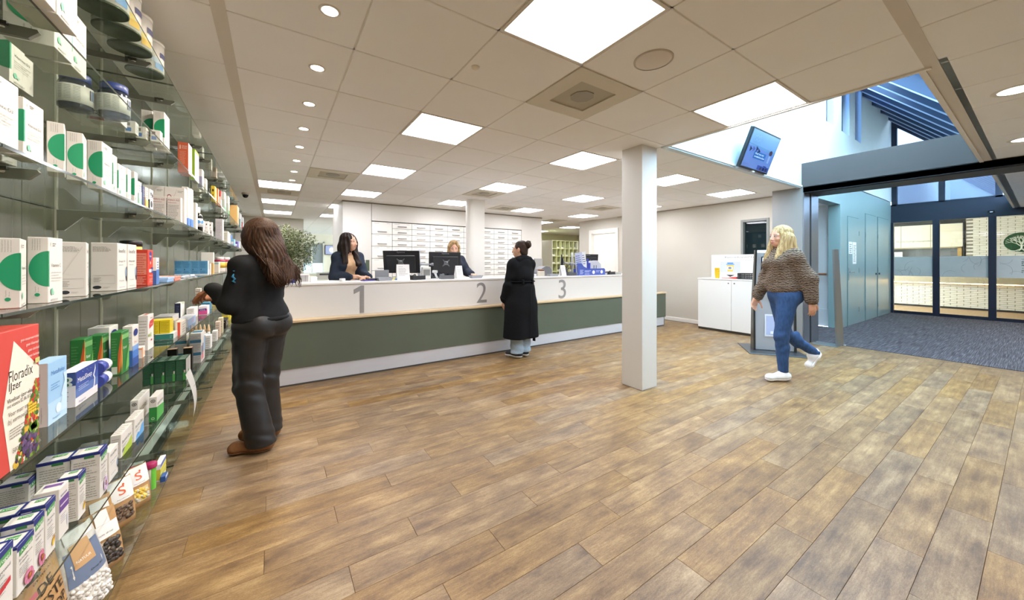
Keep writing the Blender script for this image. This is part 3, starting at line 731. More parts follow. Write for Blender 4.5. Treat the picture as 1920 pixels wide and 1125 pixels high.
for a in [(-.475, 2.131, .04, .014, .101, '#eef2ef', 'small white carton with pale blue and green foot', '#9fc9b4'), (-.475, 2.185, .03, .016, .092, '#2a3570', 'small navy carton on the third shelf', '#2a3570'), (-.475, 2.229, .04, .016, .095, '#f4ead6', 'small cream carton with an orange foot', '#efb860'), (-.475, 2.295, .055, .018, .097, '#f1f0ee', 'small white carton with black animal print', '#25242a')]:
    p = P('S3', *a[:5], a[6], 'small mixed cartons before the dental boxes', a[5]); p.e.rect(0, 0, 1, .5, a[7]); p.f.lines(.1, .5, .9, .9, 4, '#8c8f9b', .4)
    if 'animal' in a[6]: p.f.ell(.45, .3, .3, .16, '#25242a'); p.f.ell(.7, .72, .2, .08, '#25242a'); p.f.ell(.3, .8, .15, .06, '#25242a')
    if 'orange' in a[6]: p.f.rect(0, 0, 1, .4, '#efb860')
    if 'pale blue' in a[6]: p.f.rect(0, 0, 1, .3, '#a8d8bb'); p.f.rect(0, .3, 1, .6, '#bcd3ee')
    p.done()
def oad(x, label):
    p = P('S3', x, 3.064, .075, .094, .235, label, 'large white dental boxes with red vertical lettering', '#e6e2de')
    p.e.rect(.0, 0, .04, 1, '#d8d3ce'); p.e.text('OAD', .36, .30, .26, '#8e2f4a', .5, math.pi / 2); p.e.text('mondspoeling', .46, .32, .06, '#c98e9c', .4, math.pi / 2); p.e.lines(.65, .86, .95, .92, 2, '#8b8a86', .4)
    p.e.poly([(.40, .66), (.62, .95), (.63, .95), (.42, .66)], '#b7b2ad'); p.done()
oad(-.475, 'large white dental box with red OAD lettering, aisle side'); oad(-.571, 'large white dental box with red OAD lettering, wall side')
def perio(x, label, low=0):
    p = P('S3', x, 2.955, .045, .062, .158, label, 'white and pink mouthwash cartons', '#ece6e2')
    p.e.text('PERIO·AID', .08, .84, .07, '#b4506a', .84); p.e.lines(.08, .76, .7, .81, 1, '#d99aa8', .5); p.e.lines(.08, .16, .92, .72, 10, '#a8a3a6', .35, 3); p.e.rect(0, .1, 1, .115, '#cfc9c4'); p.f.lines(.2, .2, .8, .8, 6, '#b9a3a8', .4); p.done()
perio(-.475, 'mouthwash carton with pink lettering, aisle side of the pair'); perio(-.541, 'mouthwash carton with pink lettering, wall side of the pair')
for a in [(-.475, 3.166, .09, .03, .26, 'tall white carton with vertical lettering after the dental boxes'), (-.475, 3.275, .09, .03, .27, 'tall white carton with bright blue foot on the third shelf')]:
    p = P('S3', *a[:5], a[5], 'tall white dental cartons'); p.f.rect(0, 0, 1, .22, '#4f86e0'); p.e.rect(0, 0, 1, .2, '#3f76d8'); p.f.text('FLUOR·AID', .62, .36, .3, '#8e8fa6', .5, math.pi / 2); p.done()
p = P('S3', -.475, 3.465, .075, .045, .198, 'plain off-white carton before the dark bottles', None, '#eceae4'); p.e.lines(.3, .3, .6, .8, 8, '#b4b1aa', .4); p.done()
def bottle(x, y, label):
    t = thing('medicine_bottle', label, 'bottle', (x, y, SZ['S3'] + .0005), 0, 'dark bottles with white caps')
    MB().lathe([(0, .002), (.030, 0), (.033, .005), (.033, .125), (.028, .142), (.014, .152), (.014, .16)], mat('#191511', .08), 24).build('body', t)
    MB().lathe([(.017, .156), (.018, .158), (.018, .2), (.016, .203), (0, .203)], mat('#efeeea', .4), 20).build('cap', t)
    m = MB(); m.lathe([(.0336, .045), (.0336, .112)], mat('#eceef2', .5), 24)
    for a0 in (-72, -20): m.prism([(0, 0)] + [(.014 * math.cos(t_ * .3), .014 * math.sin(t_ * .3)) for t_ in range(22)], 'x', .0337, .0345, mat('#5b9bd8', .5), Matrix.Rotation(math.radians(a0), 4, 'Z') @ Matrix.Translation((0, 0, .085)))
    m.build('paper_wrap', t)
bottle(-.56, 3.74, 'dark bottle with white cap on the third shelf, wall side'); bottle(-.512, 3.80, 'dark bottle with white cap on the third shelf, aisle side')
for k, (x, y, dz) in enumerate([(-.515, 4.14, .05), (-.49, 4.2, .05), (-.472, 4.268, .05), (-.515, 4.13, 0), (-.486, 4.2, 0), (-.47, 4.28, 0)]):
    p = P('S3', x, y, .05, .028, .05 + .03 * (dz > 0), 'small white carton with black dots, %s' % ['upper row wall side', 'upper row middle', 'upper row aisle side', 'lower row wall side', 'lower row middle', 'lower row aisle side'][k], 'small dotted cartons after the bottles', '#efecea', dz=dz * 1.01); p.e.ell(.5, .65, .14, .1, '#3a3940'); p.e.lines(.2, .2, .8, .4, 2, '#b8a9b4'); p.done()
p = P('S3', -.475, 5.1, .12, .062, .245, 'tall lilac grey carton on the third shelf', None, '#d5d0d6'); smallprint(p, 12, '#b3abb8'); p.done()
p = P('S3', -.475, 5.65, .18, .040, .15, 'cream carton after the lilac grey one', None, '#eeebdf'); smallprint(p, 6); p.done()
p = P('S3', -.49, 6.0, .18, .040, .15, 'cream carton just before the blue packs on the third shelf', None, '#f0eee6'); smallprint(p, 6); p.done()
for k, (y, c, h, l, x) in enumerate([(6.5, '#8ec3e8', .10, 'light blue carton low on the third shelf', -.475), (6.75, '#4f78c0', .175, 'blue carton standing taller behind the light blue one', -.53), (7.1, '#6d57a8', .09, 'violet carton after the blue ones', -.475), (7.5, '#d5dcf0', .12, 'pale blue carton by the customer\'s hair', -.475)]):
    p = P('S3', x, y, .2, .04, h, l, 'blue cartons at the far part of the third shelf', c); p.e.rect(.15, .3, .85, .6, '#eef2f8'); p.done()
# -- fourth shelf
p = P('S4', -.485, 1.312, .098, .033, .160, 'large green half circle vitamin box on the fourth shelf, first at the picture edge', 'large vitamin boxes on the fourth shelf', rz=.27); vit(p, 'Vitamine C'); p.done()
p = P('S4', -.485, 1.434, .075, .035, .170, 'large green half circle vitamin box on the fourth shelf, beside the white supplement boxes', 'large vitamin boxes on the fourth shelf'); vit(p, 'Vitamine C'); p.done()
LG = 'white supplement boxes with dotted lettering'
p = P('S4', -.487, 1.667, .10, .055, .168, 'white supplement box, first of three with dotted lettering, touching the vitamin box', LG, rz=.24); leefit(p); p.e.poly([(.05, .35), (.85, .93), (.86, .9), (.06, .33)], '#d6d2cc'); p.done()
p = P('S4', -.485, 1.926, .100, .068, .178, 'white supplement box, middle of three with dotted lettering', LG); leefit(p); p.done()
p = P('S4', -.485, 2.041, .105, .06, .179, 'white supplement box, last of three with dotted lettering beside the red box', LG); leefit(p, 'Mozi 60+'); p.done()
p = P('S4', -.485, 2.309, .085, .050, .165, 'red carton with a blue shield emblem on the fourth shelf', None, '#d6412f')
p.f.poly([(.3, .92), (.5, .97), (.72, .92), (.72, .78), (.5, .66), (.3, .78)], '#2d3c92'); p.f.text('Dagra', .34, .8, .05, '#f2f2f4', .34); p.f.ell(.5, .63, .07, .04, '#f0ece6'); p.f.rect(.2, .36, .7, .45, '#e9e9f2'); p.f.rect(.62, .34, .95, .5, '#2d3c92'); p.f.text('50+', .64, .38, .07, '#f4f4f4', .28); p.f.text('Weerstand', .2, .25, .04, '#f4e4dc', .6); p.f.lines(.2, .08, .8, .2, 3, '#f0c3b4', .4)
p.e.rect(.15, .3, .92, .9, '#e98c79'); p.e.lines(.18, .32, .9, .88, 9, '#cf5d48', .4); p.e.lines(.1, .03, .9, .27, 7, '#f2c9bc', .3); p.done()
t = thing('supplement_can', 'yellow can with black lid standing behind the red carton', 'can', (-.56, 2.40, SZ['S4'] + .0005))
MB().lathe([(0, 0), (.036, 0), (.036, .185)], mat('#e3cf3a', .35), 28).build('body', t); MB().lathe([(.038, .182), (.038, .205), (.034, .208), (0, .208)], mat('#161616', .4), 28).build('lid', t)
p = P('S4', -.483, 2.445, .05, .014, .13, 'narrow white and blue upright carton right after the red one', None, '#e9eef6'); p.f.rect(0, 0, 1, .55, '#5b86cf'); p.e.rect(0, 0, 1, .5, '#4a6fbd'); p.f.lines(.2, .6, .8, .9, 3, '#5a6f9f'); p.done()
for k, (y, x, c, dz, l) in enumerate([(2.62, -.475, '#8fb6e4', 0, 'flat light blue pack lowest in its pile on the fourth shelf'), (2.64, -.475, '#b3cdef', .013, 'flat pale blue pack upper in its pile on the fourth shelf'), (2.80, -.475, '#e88f7c', 0, 'flat salmon pink pack on the fourth shelf'), (2.81, -.475, '#efa08d', .014, 'flat salmon pink pack lying on another pink one')]):
    p = P('S4', x, y, .15, .11, .012, l, 'flat packs lying on the fourth shelf', c, dz=dz); p.t.rect(.1, .2, .6, .8, '#e8edf4' if k < 2 else '#f6dcd4'); p.done()
CLR = glass('#f1f5f6', 'clear_plastic', base=.10)
rq = random.Random(3)
for k in range(9):
    x = -.472 - (k % 2) * .06; y = 2.98 + .115 * (k % 5) + .02 * (k > 4); z = SZ['S4'] + .0006 + (.011 if k > 4 else 0)
    t = thing('blister_pack', 'flat clear plastic pack before the blue cartons, %s layer, %s from the front' % ('lower' if k < 5 else 'upper', ord_[k % 5]), 'pack', (x - .045, y, z), rq.uniform(-.2, .2), 'clear flat packs on the fourth shelf')
    MB().box(-.05, .05, -.055, .055, .0, .0015, mat('#dfe3ea', .4)).build('card', t)
    MB().box(-.043, .043, -.045, .045, .0015, .0095, CLR, bev=.003).build('plastic_dome', t)
    MB().box(-.02, .02, -.03, .03, .0016, .007, mat(['#e9ecf2', '#7d9fd6', '#c9cdd8'][k % 3], .4)).build('content', t)
for k in range(4):
    p = P('S4', -.485 - .0545 * k, 4.114, .065, .0535, .122, 'blue carton in the row of four, %s from the aisle' % ord_[k], 'row of four blue cartons on the fourth shelf', '#5f9fcd'); p.e.lines(.08, .5, .9, .95, 7, '#356f9d', .4, k); p.e.ell(.18, .38, .07, .04, '#22455f'); p.e.lines(.08, .12, .9, .3, 4, '#3a77a6', .4, k); p.e.rect(0, 0, 1, .06, '#e8eef2'); p.f.rect(0, 0, 1, 1, '#eef2f2'); p.f.rect(.2, .4, .6, .9, '#9fd1c0'); p.done()
p = P('S4', -.49, 4.30, .06, .03, .10, 'white lilac carton just behind the row of four blue ones', None, '#ece9f0'); smallprint(p, 6); p.done()
p = P('S4', -.485, 4.465, .06, .09, .205, 'tall white carton with an orange foot behind the blue row', None, '#efece4'); p.f.rect(0, 0, 1, .5, '#ecc27c'); p.e.rect(.6, 0, 1, .5, '#ecc27c'); p.done()
p = P('S4', -.485, 4.866, .12, .040, .115, 'beige carton with teal top band near the pink lidded jar', None, '#e8ddd2'); p.e.rect(0, .78, 1, .93, '#8fbcbf'); p.f.lines(.2, .3, .8, .8, 5, '#c39a94', .4); p.done()
t = thing('dark_flask', 'dark brown flask top peeping behind the beige carton', 'bottle', (-.56, 4.97, SZ['S4'] + .0005)); MB().lathe([(0, 0), (.03, 0), (.03, .12), (.014, .145), (.014, .16), (0, .16)], mat('#2a2119', .15), 20).build('body', t); MB().lathe([(.016, .15), (.016, .175), (0, .176)], mat('#1a1a18', .4), 16).build('cap', t)
for k, (x, y) in enumerate([(-.535, 5.45), (-.50, 5.72)]):
    t = thing('vitamin_jar', 'yellow jar with pink collar and white lid, %s' % ['nearer one', 'beside the customer\'s sleeve'][k], 'jar', (x, y, SZ['S4'] + .0005), 0, 'pink lidded jars on the fourth shelf')
    MB().lathe([(0, 0), (.05, 0), (.052, .005), (.052, .115), (.045, .125)], mat('#eae2dc', .35), 28).build('body', t); MB().lathe([(.0525, .045), (.0525, .11)], mat('#efc14a', .4), 28).build('paper_wrap', t)
    MB().lathe([(.05, .118), (.055, .122), (.055, .135), (.045, .14)], mat('#b62a56', .35), 28).build('collar', t); MB().lathe([(.04, .138), (.04, .17), (.036, .174), (0, .174)], mat('#f3efec', .4), 28).build('lid', t)

# -- fifth shelf
p = P('S5', -.464, 1.157, .172, .10, .298, 'big red and cream tonic box with grapes and berries at the picture edge', None, '#cf4a42', name='tonic_box')
f = p.f; f.poly([(.42, .92), (.995, .66), (.995, .3), (.93, 0), (.35, 0), (.2, .42)], '#e9e3d5')
f.text('Floradix', .32, .63, .085, '#2d2b29', .52); f.text('IJzer', .32, .57, .06, '#2d2b29', .26); f.text('Vloeibaar ijzer-elixer', .28, .49, .032, '#4a4742', .6); f.text('met vitamine B2, B6, B12 en C', .28, .455, .028, '#4a4742', .62); f.text('Voor meer energie', .30, .39, .036, '#6a665f', .55); f.text('bij vermoeidheid', .30, .34, .036, '#6a665f', .5); f.lines(.32, .23, .66, .31, 4, '#8d897f', .35); f.text('500 ml', .38, .12, .035, '#6a665f', .2)
for k, s_ in enumerate(['geen conserveermiddel', 'geen kleurstof', 'geen alcohol', 'geen lactose']): f.text(s_, .96 - [.42, .3, .26, .26][k], .90 - .045 * k, .022, '#f2ddd6', [.42, .3, .26, .26][k])
f.rect(.86, .70, .97, .74, '#c9c47a')
r = random.Random(11)
f.lift = .00012
for k in range(230):
    v = r.random() ** 1.25; y = .01 + .55 * v; x = .99 - (.60 - .52 * v) * r.random() ** .9
    c = r.choice(['#c43a2e', '#a62b2b', '#7c9a33', '#4c6b28', '#3a2b4a', '#5d7a2c', '#d8b23a'] if v < .35 else ['#c43a2e', '#7c9a33', '#e0b43c', '#5f8030', '#46682a', '#b33028'])
    f.k = 8 + k * .05; f.ell(min(x, .965), y, .026 + .014 * r.random(), .015 + .009 * r.random(), c, 0, 360, 9)
for k in range(60):
    y = .02 + r.random() * .18; x = .58 + r.random() * .36; f.k = 22 + k * .05; f.ell(x, y, .030, .018, r.choice(['#3f2f52', '#54406a', '#2f2540', '#6a567d']), 0, 360, 10)
for k in range(14): f.k = 26; f.ell(.74 + .05 * (k % 4), .34 + .022 * (k // 4), .026, .015, '#e6c23e', 0, 360, 10)
for k in range(5): f.k = 27; f.poly([(.72 + .04 * k, .22 + .01 * k), (.80 + .035 * k, .25), (.84 + .03 * k, .20), (.78 + .03 * k, .18)], '#6f9a3a')
p.done()
p = P('S5', -.507, 1.496, .106, .034, .170, 'light blue sleep aid box standing upright behind the tonic box', None, '#9cc7ec'); p.e.rect(0, 0, 1, 1, '#d9d5d3'); p.e.text('MetaRelax', .62, .55, .08, '#8c8884', .3, math.pi / 2); p.e.text('Metagenics', .7, .06, .06, '#8c8884', .25, math.pi / 2)
p.f.rect(0, 0, 1, .35, '#b4d7f1'); p.f.text('MetaRelax', .16, .78, .075, '#4f86c2', .72); p.f.lines(.14, .54, .6, .66, 3, '#5f92c4', .35); p.f.poly([(.78, .74), (.86, .6), (.74, .48), (.66, .4), (.72, .36), (.6, .2), (.5, .12), (.98, .1), (.98, .74)], '#c5e2f5'); p.f.ell(.52, .2, .14, .08, '#d9edf8'); p.f.text('Metagenics', .2, .06, .035, '#4f7fb4', .4); p.t.rect(0, 0, 1, 1, '#a7cbe9'); p.done()
p = P('S5', -.504, 1.649, .165, .034, .107, 'dark blue and white sleep aid box lying long on the fifth shelf', None, '#e4e2e6'); p.e.rect(0, .62, 1, 1, '#39518d'); p.e.ell(.5, .8, .32, .08, '#cfd9d0'); p.e.ell(.5, .66, .32, .07, '#cfd9d0'); p.e.ell(.5, .8, .12, .05, '#3c6a4a'); p.e.ell(.5, .66, .12, .04, '#3c6a4a'); p.e.lines(.3, .2, .6, .5, 5, '#9a98a0')
p.f.rect(0, .25, 1, 1, '#5b78b8'); p.f.rect(0, .5, 1, 1, '#3d58a4'); p.f.rect(0, .72, 1, 1, '#2f4493'); p.f.text('MetaSleep', .07, .66, .15, '#f2f3f8', .62); p.f.lines(.1, .42, .55, .58, 3, '#b9c8ea', .35); p.f.poly([(.84, .96), (.82, .8), (.74, .62), (.80, .52), (.77, .3), (.72, .2), (.78, .2), (.82, .34), (.84, .52), (.79, .62), (.86, .8)], '#eef1fa'); p.f.text('Metagenics', .1, .07, .07, '#4b5a86', .3)
for k in range(10): p.f.ell(.2 + .5 * rq.random(), .82 + .15 * rq.random(), .006, .01, '#dfe6f8', 0, 360, 6)
p.t.rect(0, 0, 1, 1, '#eeecee'); p.done()
for k in range(2):
    t = thing('ointment_tube_box', 'small blue and white carton lying after the dark blue box, %s' % ['lower one', 'upper one'][k], 'box', (-.52, 1.89, SZ['S5'] + .0006 + .046 * k), 0, 'stacked small blue white cartons')
    m = MB(); m.tube([(0, -.04, .023), (0, .03, .023), (0, .045, .023)], [.0225, .0225, .02], mat('#e6e8ee', .35), 18); m.build('white_tube', t)
    m = MB(); m.tube([(0, -.041, .023), (0, .0, .023)], [.0229, .0229], mat('#3747a0', .35), 18); m.build('blue_sleeve', t)
GG = 'green boxes with an orange flame'
def flame(p):
    p.e.poly([(.72, .02), (.98, .2), (1, .6), (.95, .95), (.86, .75), (.7, .5), (.66, .25)], '#d9602c'); p.e.poly([(.84, .04), (1, .3), (1, .75), (.9, .5), (.8, .25)], '#e8944a'); p.e.lines(.1, .35, .6, .9, 9, '#5f9a5f', .3)
    p.f.poly([(0, .03), (.12, .3), (.05, .95), (0, .98)], '#e8944a'); p.f.rect(.05, .82, .95, .93, '#77b06a'); p.f.text('Roter', .2, .58, .07, '#d9ead2', .5); p.f.poly([(.5, .05), (1, .1), (1, .7), (.75, .4)], '#68b052'); p.e.rect(.1, .03, .62, .2, '#c9d0c6')
for a in [(-.56, 1.899, .07, .034, .170, 'dark green box with an orange flame, wall side of the back pair'), (-.545, 2.0, .07, .036, .165, 'dark green box with an orange flame, aisle side of the back pair'), (-.50, 2.028, .085, .030, .168, 'green box with an orange flame standing in front of the blue white box')]:
    p = P('S5', *a[:5], a[5], GG, '#2f7a3c'); flame(p); p.done()
for a in [(-.50, 2.16, .08, .030, .172, 'white and blue wash box with a dark blue logo, aisle side'), (-.56, 2.13, .1, .06, .178, 'white and blue wash box behind the green one, wall side')]:
    p = P('S5', *a[:5], a[5], 'white to blue wash boxes'); p.f.rect(0, 0, 1, .5, '#4a7cc8'); p.f.rect(0, .38, 1, .5, '#7fa5dc'); p.f.rect(0, 0, 1, .2, '#33549c'); p.f.ell(.5, .82, .36, .09, '#2a3a80'); p.f.text('3 in 1', .25, .56, .06, '#c04a3c', .45); p.e.rect(0, 0, 1, .4, '#3f6fb8'); p.e.lines(.1, .5, .9, .9, 6, '#a7b2c4', .35); p.t.lines(.2, .3, .8, .7, 2, '#7c8498'); p.done()
p = P('S5', -.508, 2.327, .05, .024, .05, 'small white carton with an orange rim before the tall one', None, '#efe6e0'); p.e.rect(0, .8, 1, .92, '#ea9a66'); p.f.rect(0, 0, .3, 1, '#ea9a66'); p.f.ell(.7, .4, .2, .25, '#f2c4a4'); p.done()
p = P('S5', -.527, 2.516, .10, .036, .177, 'tall white carton with a red badge and green leaf', None, '#eeeae6'); p.f.poly([(.2, .6), (.85, .66), (.97, .74), (.97, .86), (.3, .82), (.15, .72)], '#d34a44'); p.f.text('Biologisch', .3, .71, .03, '#f6dcd8', .5); p.f.text('SOLGA', .35, .88, .04, '#77736f', .5); p.f.ell(.12, .42, .13, .05, '#8fae4a'); p.f.ell(.45, .42, .08, .07, '#a8c47a'); p.f.ell(.55, .26, .15, .025, '#b34a48'); smallprint(p, 10, '#bdb8b3'); p.t.rect(.3, .2, .7, .9, '#c96a60'); p.done()
p = P('S5', -.484, 2.812, .12, .078, .034, 'flat teal carton lying under the yellow ones', None, '#e8ecea'); p.e.rect(0, .05, 1, .95, '#2f8178'); p.e.lines(.8, .3, .95, .8, 2, '#8cc0b8'); p.done()
for k in range(2):
    p = P('S5', -.5 - .046 * k, 2.822, .08, .044, .078, 'bright yellow carton on the teal one, %s side' % ['aisle', 'wall'][k], 'yellow cartons on the teal one', '#e3cc23', dz=.0345); p.e.lines(.1, .15, .9, .9, 7, '#b9a417', .3); p.done()
for a in [(-.465, 2.92, .12, .030, .085, '#efeae4', 'white carton with a red vertical stripe', None), (-.52, 3.06, .12, .034, .08, '#e5dccb', 'beige carton behind the red striped one', None), (-.49, 3.26, .30, .056, .058, '#e6ebf3', 'long white carton with light blue front', None), (-.60, 3.2, .2, .1, .06, '#ded9d6', 'grey white carton lying along the wall side', None), (-.60, 3.46, .2, .1, .062, '#dcd8d8', 'grey white carton with violet print along the wall side', None), (-.53, 3.76, .2, .045, .034, '#e8e4e2', 'low white carton under the one below the navy pack', None)]:
    p = P('S5', *a[:5], a[6], 'mixed cartons in the middle of the fifth shelf', a[5])
    if 'red vert' in a[6]: p.e.rect(.35, 0, .75, .95, '#d9574a'); p.f.lines(.1, .2, .9, .9, 4, '#b9b4ae', .3)
    elif 'light blue' in a[6]: p.f.rect(.0, 0, 1, .85, '#a9c7ee'); p.f.lines(.4, .3, .9, .7, 3, '#f0b0b4', .4); p.e.text('Imodium', .1, .55, .25, '#44607c', .7)
    else: smallprint(p, 4); p.t.lines(.1, .1, .9, .9, 4, '#b4aec0', .3)
    p.done()
p = P('S5', -.53, 3.79, .17, .046, .045, 'white carton lying on a lower one before the pink pack', None, '#eceae8', dz=.035); smallprint(p, 4); p.done()
p = P('S5', -.60, 3.72, .15, .034, .13, 'navy and white carton standing up on the fifth shelf', None, '#efeeec'); p.e.rect(0, .0, 1, 1, '#2b2f52'); p.e.lines(.3, .1, .8, .9, 8, '#7a80a8', .3); p.f.ell(.6, .95, .2, .05, '#b4c46a'); p.done()
p = P('S5', -.473, 3.985, .13, .057, .073, 'pink and white carton with purple lettering', None, '#f0e6ec'); p.e.rect(0, .05, 1, .68, '#e0559a'); p.e.poly([(.05, .45), (.9, .5), (.9, .75), (.05, .7)], '#56348c'); p.e.text('VIVA', .15, .5, .17, '#f4eef6', .6); p.done()
p = P('S5', -.5, 4.36, .14, .060, .068, 'teal blue carton just past the pink one', None, '#3f86a6'); p.e.rect(0, .55, .55, .8, '#dfe9ee'); p.e.rect(0, .2, .3, .4, '#274f74'); p.done()
for k, (x, y, c, h, dz, l) in enumerate([(-.49, 4.75, '#ecd77a', .10, 0, 'pale yellow carton beyond the teal blue one'), (-.52, 4.95, '#f0eee8', .05, 0, 'white carton at the far part of the fifth shelf, nearest'), (-.48, 5.25, '#f1efea', .05, 0, 'white carton at the far part of the fifth shelf, second'), (-.5, 5.6, '#eeebe6', .06, 0, 'white carton at the far part of the fifth shelf, last before the sleeve')]):
    p = P('S5', x, y, .16, .06, h, l, 'cartons under the customer\'s hands', c); smallprint(p, 4); p.done()

# -- sixth shelf
AG = 'white herbal drop boxes with blue edges'
for a, ti, fl_ in [((-.50, 1.238, .085, .05, .146, 'herbal drop box with a red stripe, cut by the picture edge'), 'Rustgevend', None), ((-.499, 1.336, .070, .052, .118, 'herbal drop box with a pink cone flower, the larger flower'), 'Echinaforce', 'pink'), ((-.50, 1.409, .048, .052, .137, 'herbal drop box with a pink cone flower, tucked behind the larger flower'), 'Echinaforce', 'pink'),
               ((-.50, 1.465, .05, .042, .145, 'herbal drop box with a yellow flower before the purple banded box'), 'Arnica', 'yellow'), ((-.545, 1.46, .06, .06, .14, 'herbal drop box in the second row beside the yellow flower one'), 'Arnica', None), ((-.565, 1.37, .07, .06, .13, 'herbal drop box in the second row at the picture edge'), 'Arnica', None),
               ((-.494, 1.635, .05, .042, .136, 'herbal drop box with a yellow flower after the purple banded box'), 'Venaforce', 'yellow'), ((-.48, 1.747, .062, .065, .156, 'large herbal drop box with a violet passion flower'), 'Passiflora', 'passion'), ((-.547, 1.75, .062, .07, .152, 'large herbal drop box left of the passion flower one'), 'Passiflora', None), ((-.62, 1.72, .07, .06, .12, 'herbal box in the shade by the wall on the sixth shelf'), 'Passiflora', None)]:
    p = P('S6', *a[:5], a[5], AG); avogel(p, ti, fl_)
    if 'red stripe' in a[5]: p.f.poly([(.05, .33), (.85, .42), (.85, .5), (.05, .41)], '#c8323e')
    p.done()
p = P('S6', -.503, 1.546, .055, .047, .144, 'white box with a purple band between two herbal boxes'); p.f.rect(0, .52, 1, .78, '#6a4a92'); p.f.rect(.08, .63, .9, .66, '#d9cfe4'); p.f.lines(.1, .82, .8, .9, 1, '#9a93a4'); p.f.lines(.1, .3, .7, .48, 4, '#a39cb0', .3); p.f.ell(.9, .25, .16, .12, '#d7dbe8', 100, 260); p.t.rect(.15, .5, .9, .8, '#7a5a9c'); p.e.lines(.1, .8, .9, .95, 2, '#a7a29c'); p.done()
p = P('S6', -.486, 1.85, .085, .022, .110, 'small white supplement box with dotted lettering on the sixth shelf'); leefit(p, 'Multi'); p.done()
p = P('S6', -.509, 2.06, .135, .030, .095, 'white digestive box with lime green curve'); p.f.text('Bactiol Duo', .08, .55, .14, '#5c6652', .8); p.f.lines(.1, .38, .5, .5, 2, '#8b8e84', .35); p.f.poly([(.1, 0), (.3, .3), (.6, .33), (.95, .5), (.95, 0)], '#a9c43e'); p.f.ell(.22, .2, .14, .12, '#3d4a3a', 60, 200); p.e.lines(.15, .2, .85, .9, 7, '#b4b1ac', .3); p.t.lines(.1, .1, .9, .9, 5, '#a9a7a2', .3); p.done()
p = P('S6', -.505, 2.209, .135, .030, .100, 'white digestive box with light blue curve'); p.f.text('Bactiol Plus', .08, .55, .14, '#66705e', .8); p.f.lines(.1, .38, .5, .5, 2, '#8b8e84', .35); p.f.poly([(.08, .02), (.3, .3), (.5, .22), (.7, .42), (.95, .5), (.95, .02)], '#6aaee8'); p.f.ell(.3, .14, .16, .1, '#3f8fd8', 20, 180); p.e.lines(.15, .2, .85, .9, 7, '#b4b1ac', .3); p.t.lines(.1, .1, .9, .9, 5, '#a9a7a2', .3); p.done()
p = P('S6', -.545, 2.44, .19, .028, .119, 'white cough box with an eye mark, wall side of two'); p.e.ell(.5, .84, .3, .07, '#54544f'); p.e.ell(.5, .84, .2, .045, '#e6e4e0'); p.e.ell(.5, .84, .1, .03, '#54544f'); p.e.lines(.2, .5, .8, .7, 3, '#b4b1ac'); p.f.text('ALCOFREE', .08, .45, .18, '#6a6a66', .7); p.t.lines(.2, .2, .8, .8, 4, '#a9a7a2', .3); p.done()
p = P('S6', -.482, 2.45, .13, .028, .119, 'white and bright green cough box with an eye mark, aisle side'); p.e.ell(.5, .84, .3, .07, '#54544f'); p.e.ell(.5, .84, .2, .045, '#e6e4e0'); p.e.ell(.5, .84, .1, .03, '#54544f'); p.e.rect(0, 0, 1, .58, '#2f8a3e'); p.f.poly([(0, 0), (1, 0), (1, .45), (0, .58)], '#56b154'); p.f.text('Bronchostop', .08, .62, .13, '#8a8a86', .8); p.e.ell(.5, .12, .22, .05, '#cfe4cf'); p.e.ell(.5, .12, .16, .03, '#2f8a3e'); p.done()
for k in range(4):
    for q in range(2):
        p = P('S6', -.487 - .0515 * k, 3.184 + .079 * q, .076, .050, .143, 'dark green carton in %s row of four, %s from the aisle' % (['the front', 'the rear'][q], ord_[k]), 'block of dark green cartons on the sixth shelf', '#2a5a40')
        p.e.lines(.06, .34, .92, .95, 12, '#4f8162', .35, k); p.e.rect(.08, .03, .68, .3, '#3a6c50'); p.e.rect(.72, .04, .97, .38, '#58b05c'); p.e.rect(.8, .38, .95, .5, '#e7d9d6'); p.t.rect(.25, .15, .85, .35, '#b9cfc0'); p.t.rect(.25, .62, .85, .8, '#b9cfc0')
        if k == 0: p.f.rect(0, 0, 1, 1, '#e7e7e0'); p.f.rect(0, .05, .3, .4, '#58b05c')
        p.done()
for a in [(-.50, 3.489, .05, .048, .16, 'black carton with a peach top behind the green block, aisle side'), (-.585, 3.5, .05, .05, .158, 'black carton with a peach top behind the green block, wall side')]:
    p = P('S6', *a[:5], a[5], 'black cartons with peach tops', '#26221f'); p.t.rect(0, 0, 1, 1, '#d9b08c'); p.e.lines(.2, .5, .9, .8, 3, '#6f6a64', .3); p.done()
def stripes(p):
    for z in (.26, .68): p.e.rect(.0, z, 1, z + .10, '#4d88ab')
    p.e.lines(.06, .1, .94, .24, 4, '#b3b0ac', .3); p.e.lines(.06, .4, .94, .65, 6, '#b3b0ac', .3); p.e.lines(.06, .8, .94, .95, 3, '#b3b0ac', .3)
    p.t.rect(.05, .25, .95, .8, '#3f7690'); p.f.rect(.1, .2, .3, .55, '#2f4f7c'); p.f.rect(.4, .2, .6, .6, '#27486f'); p.f.rect(.1, .08, .3, .25, '#e86a78'); p.f.rect(.4, .08, .6, .3, '#e86a78'); p.f.rect(.75, .3, 1, .8, '#9ec2e4')
for a in [(-.475, 3.688, .18, .066, .232, 'tall white carton with blue bands on the sixth shelf, aisle side'), (-.565, 3.72, .10, .066, .228, 'tall white carton with blue bands on the sixth shelf, wall side')]:
    p = P('S6', *a[:5], a[5], 'tall white cartons with blue bands', '#e6e3df'); stripes(p); p.done()
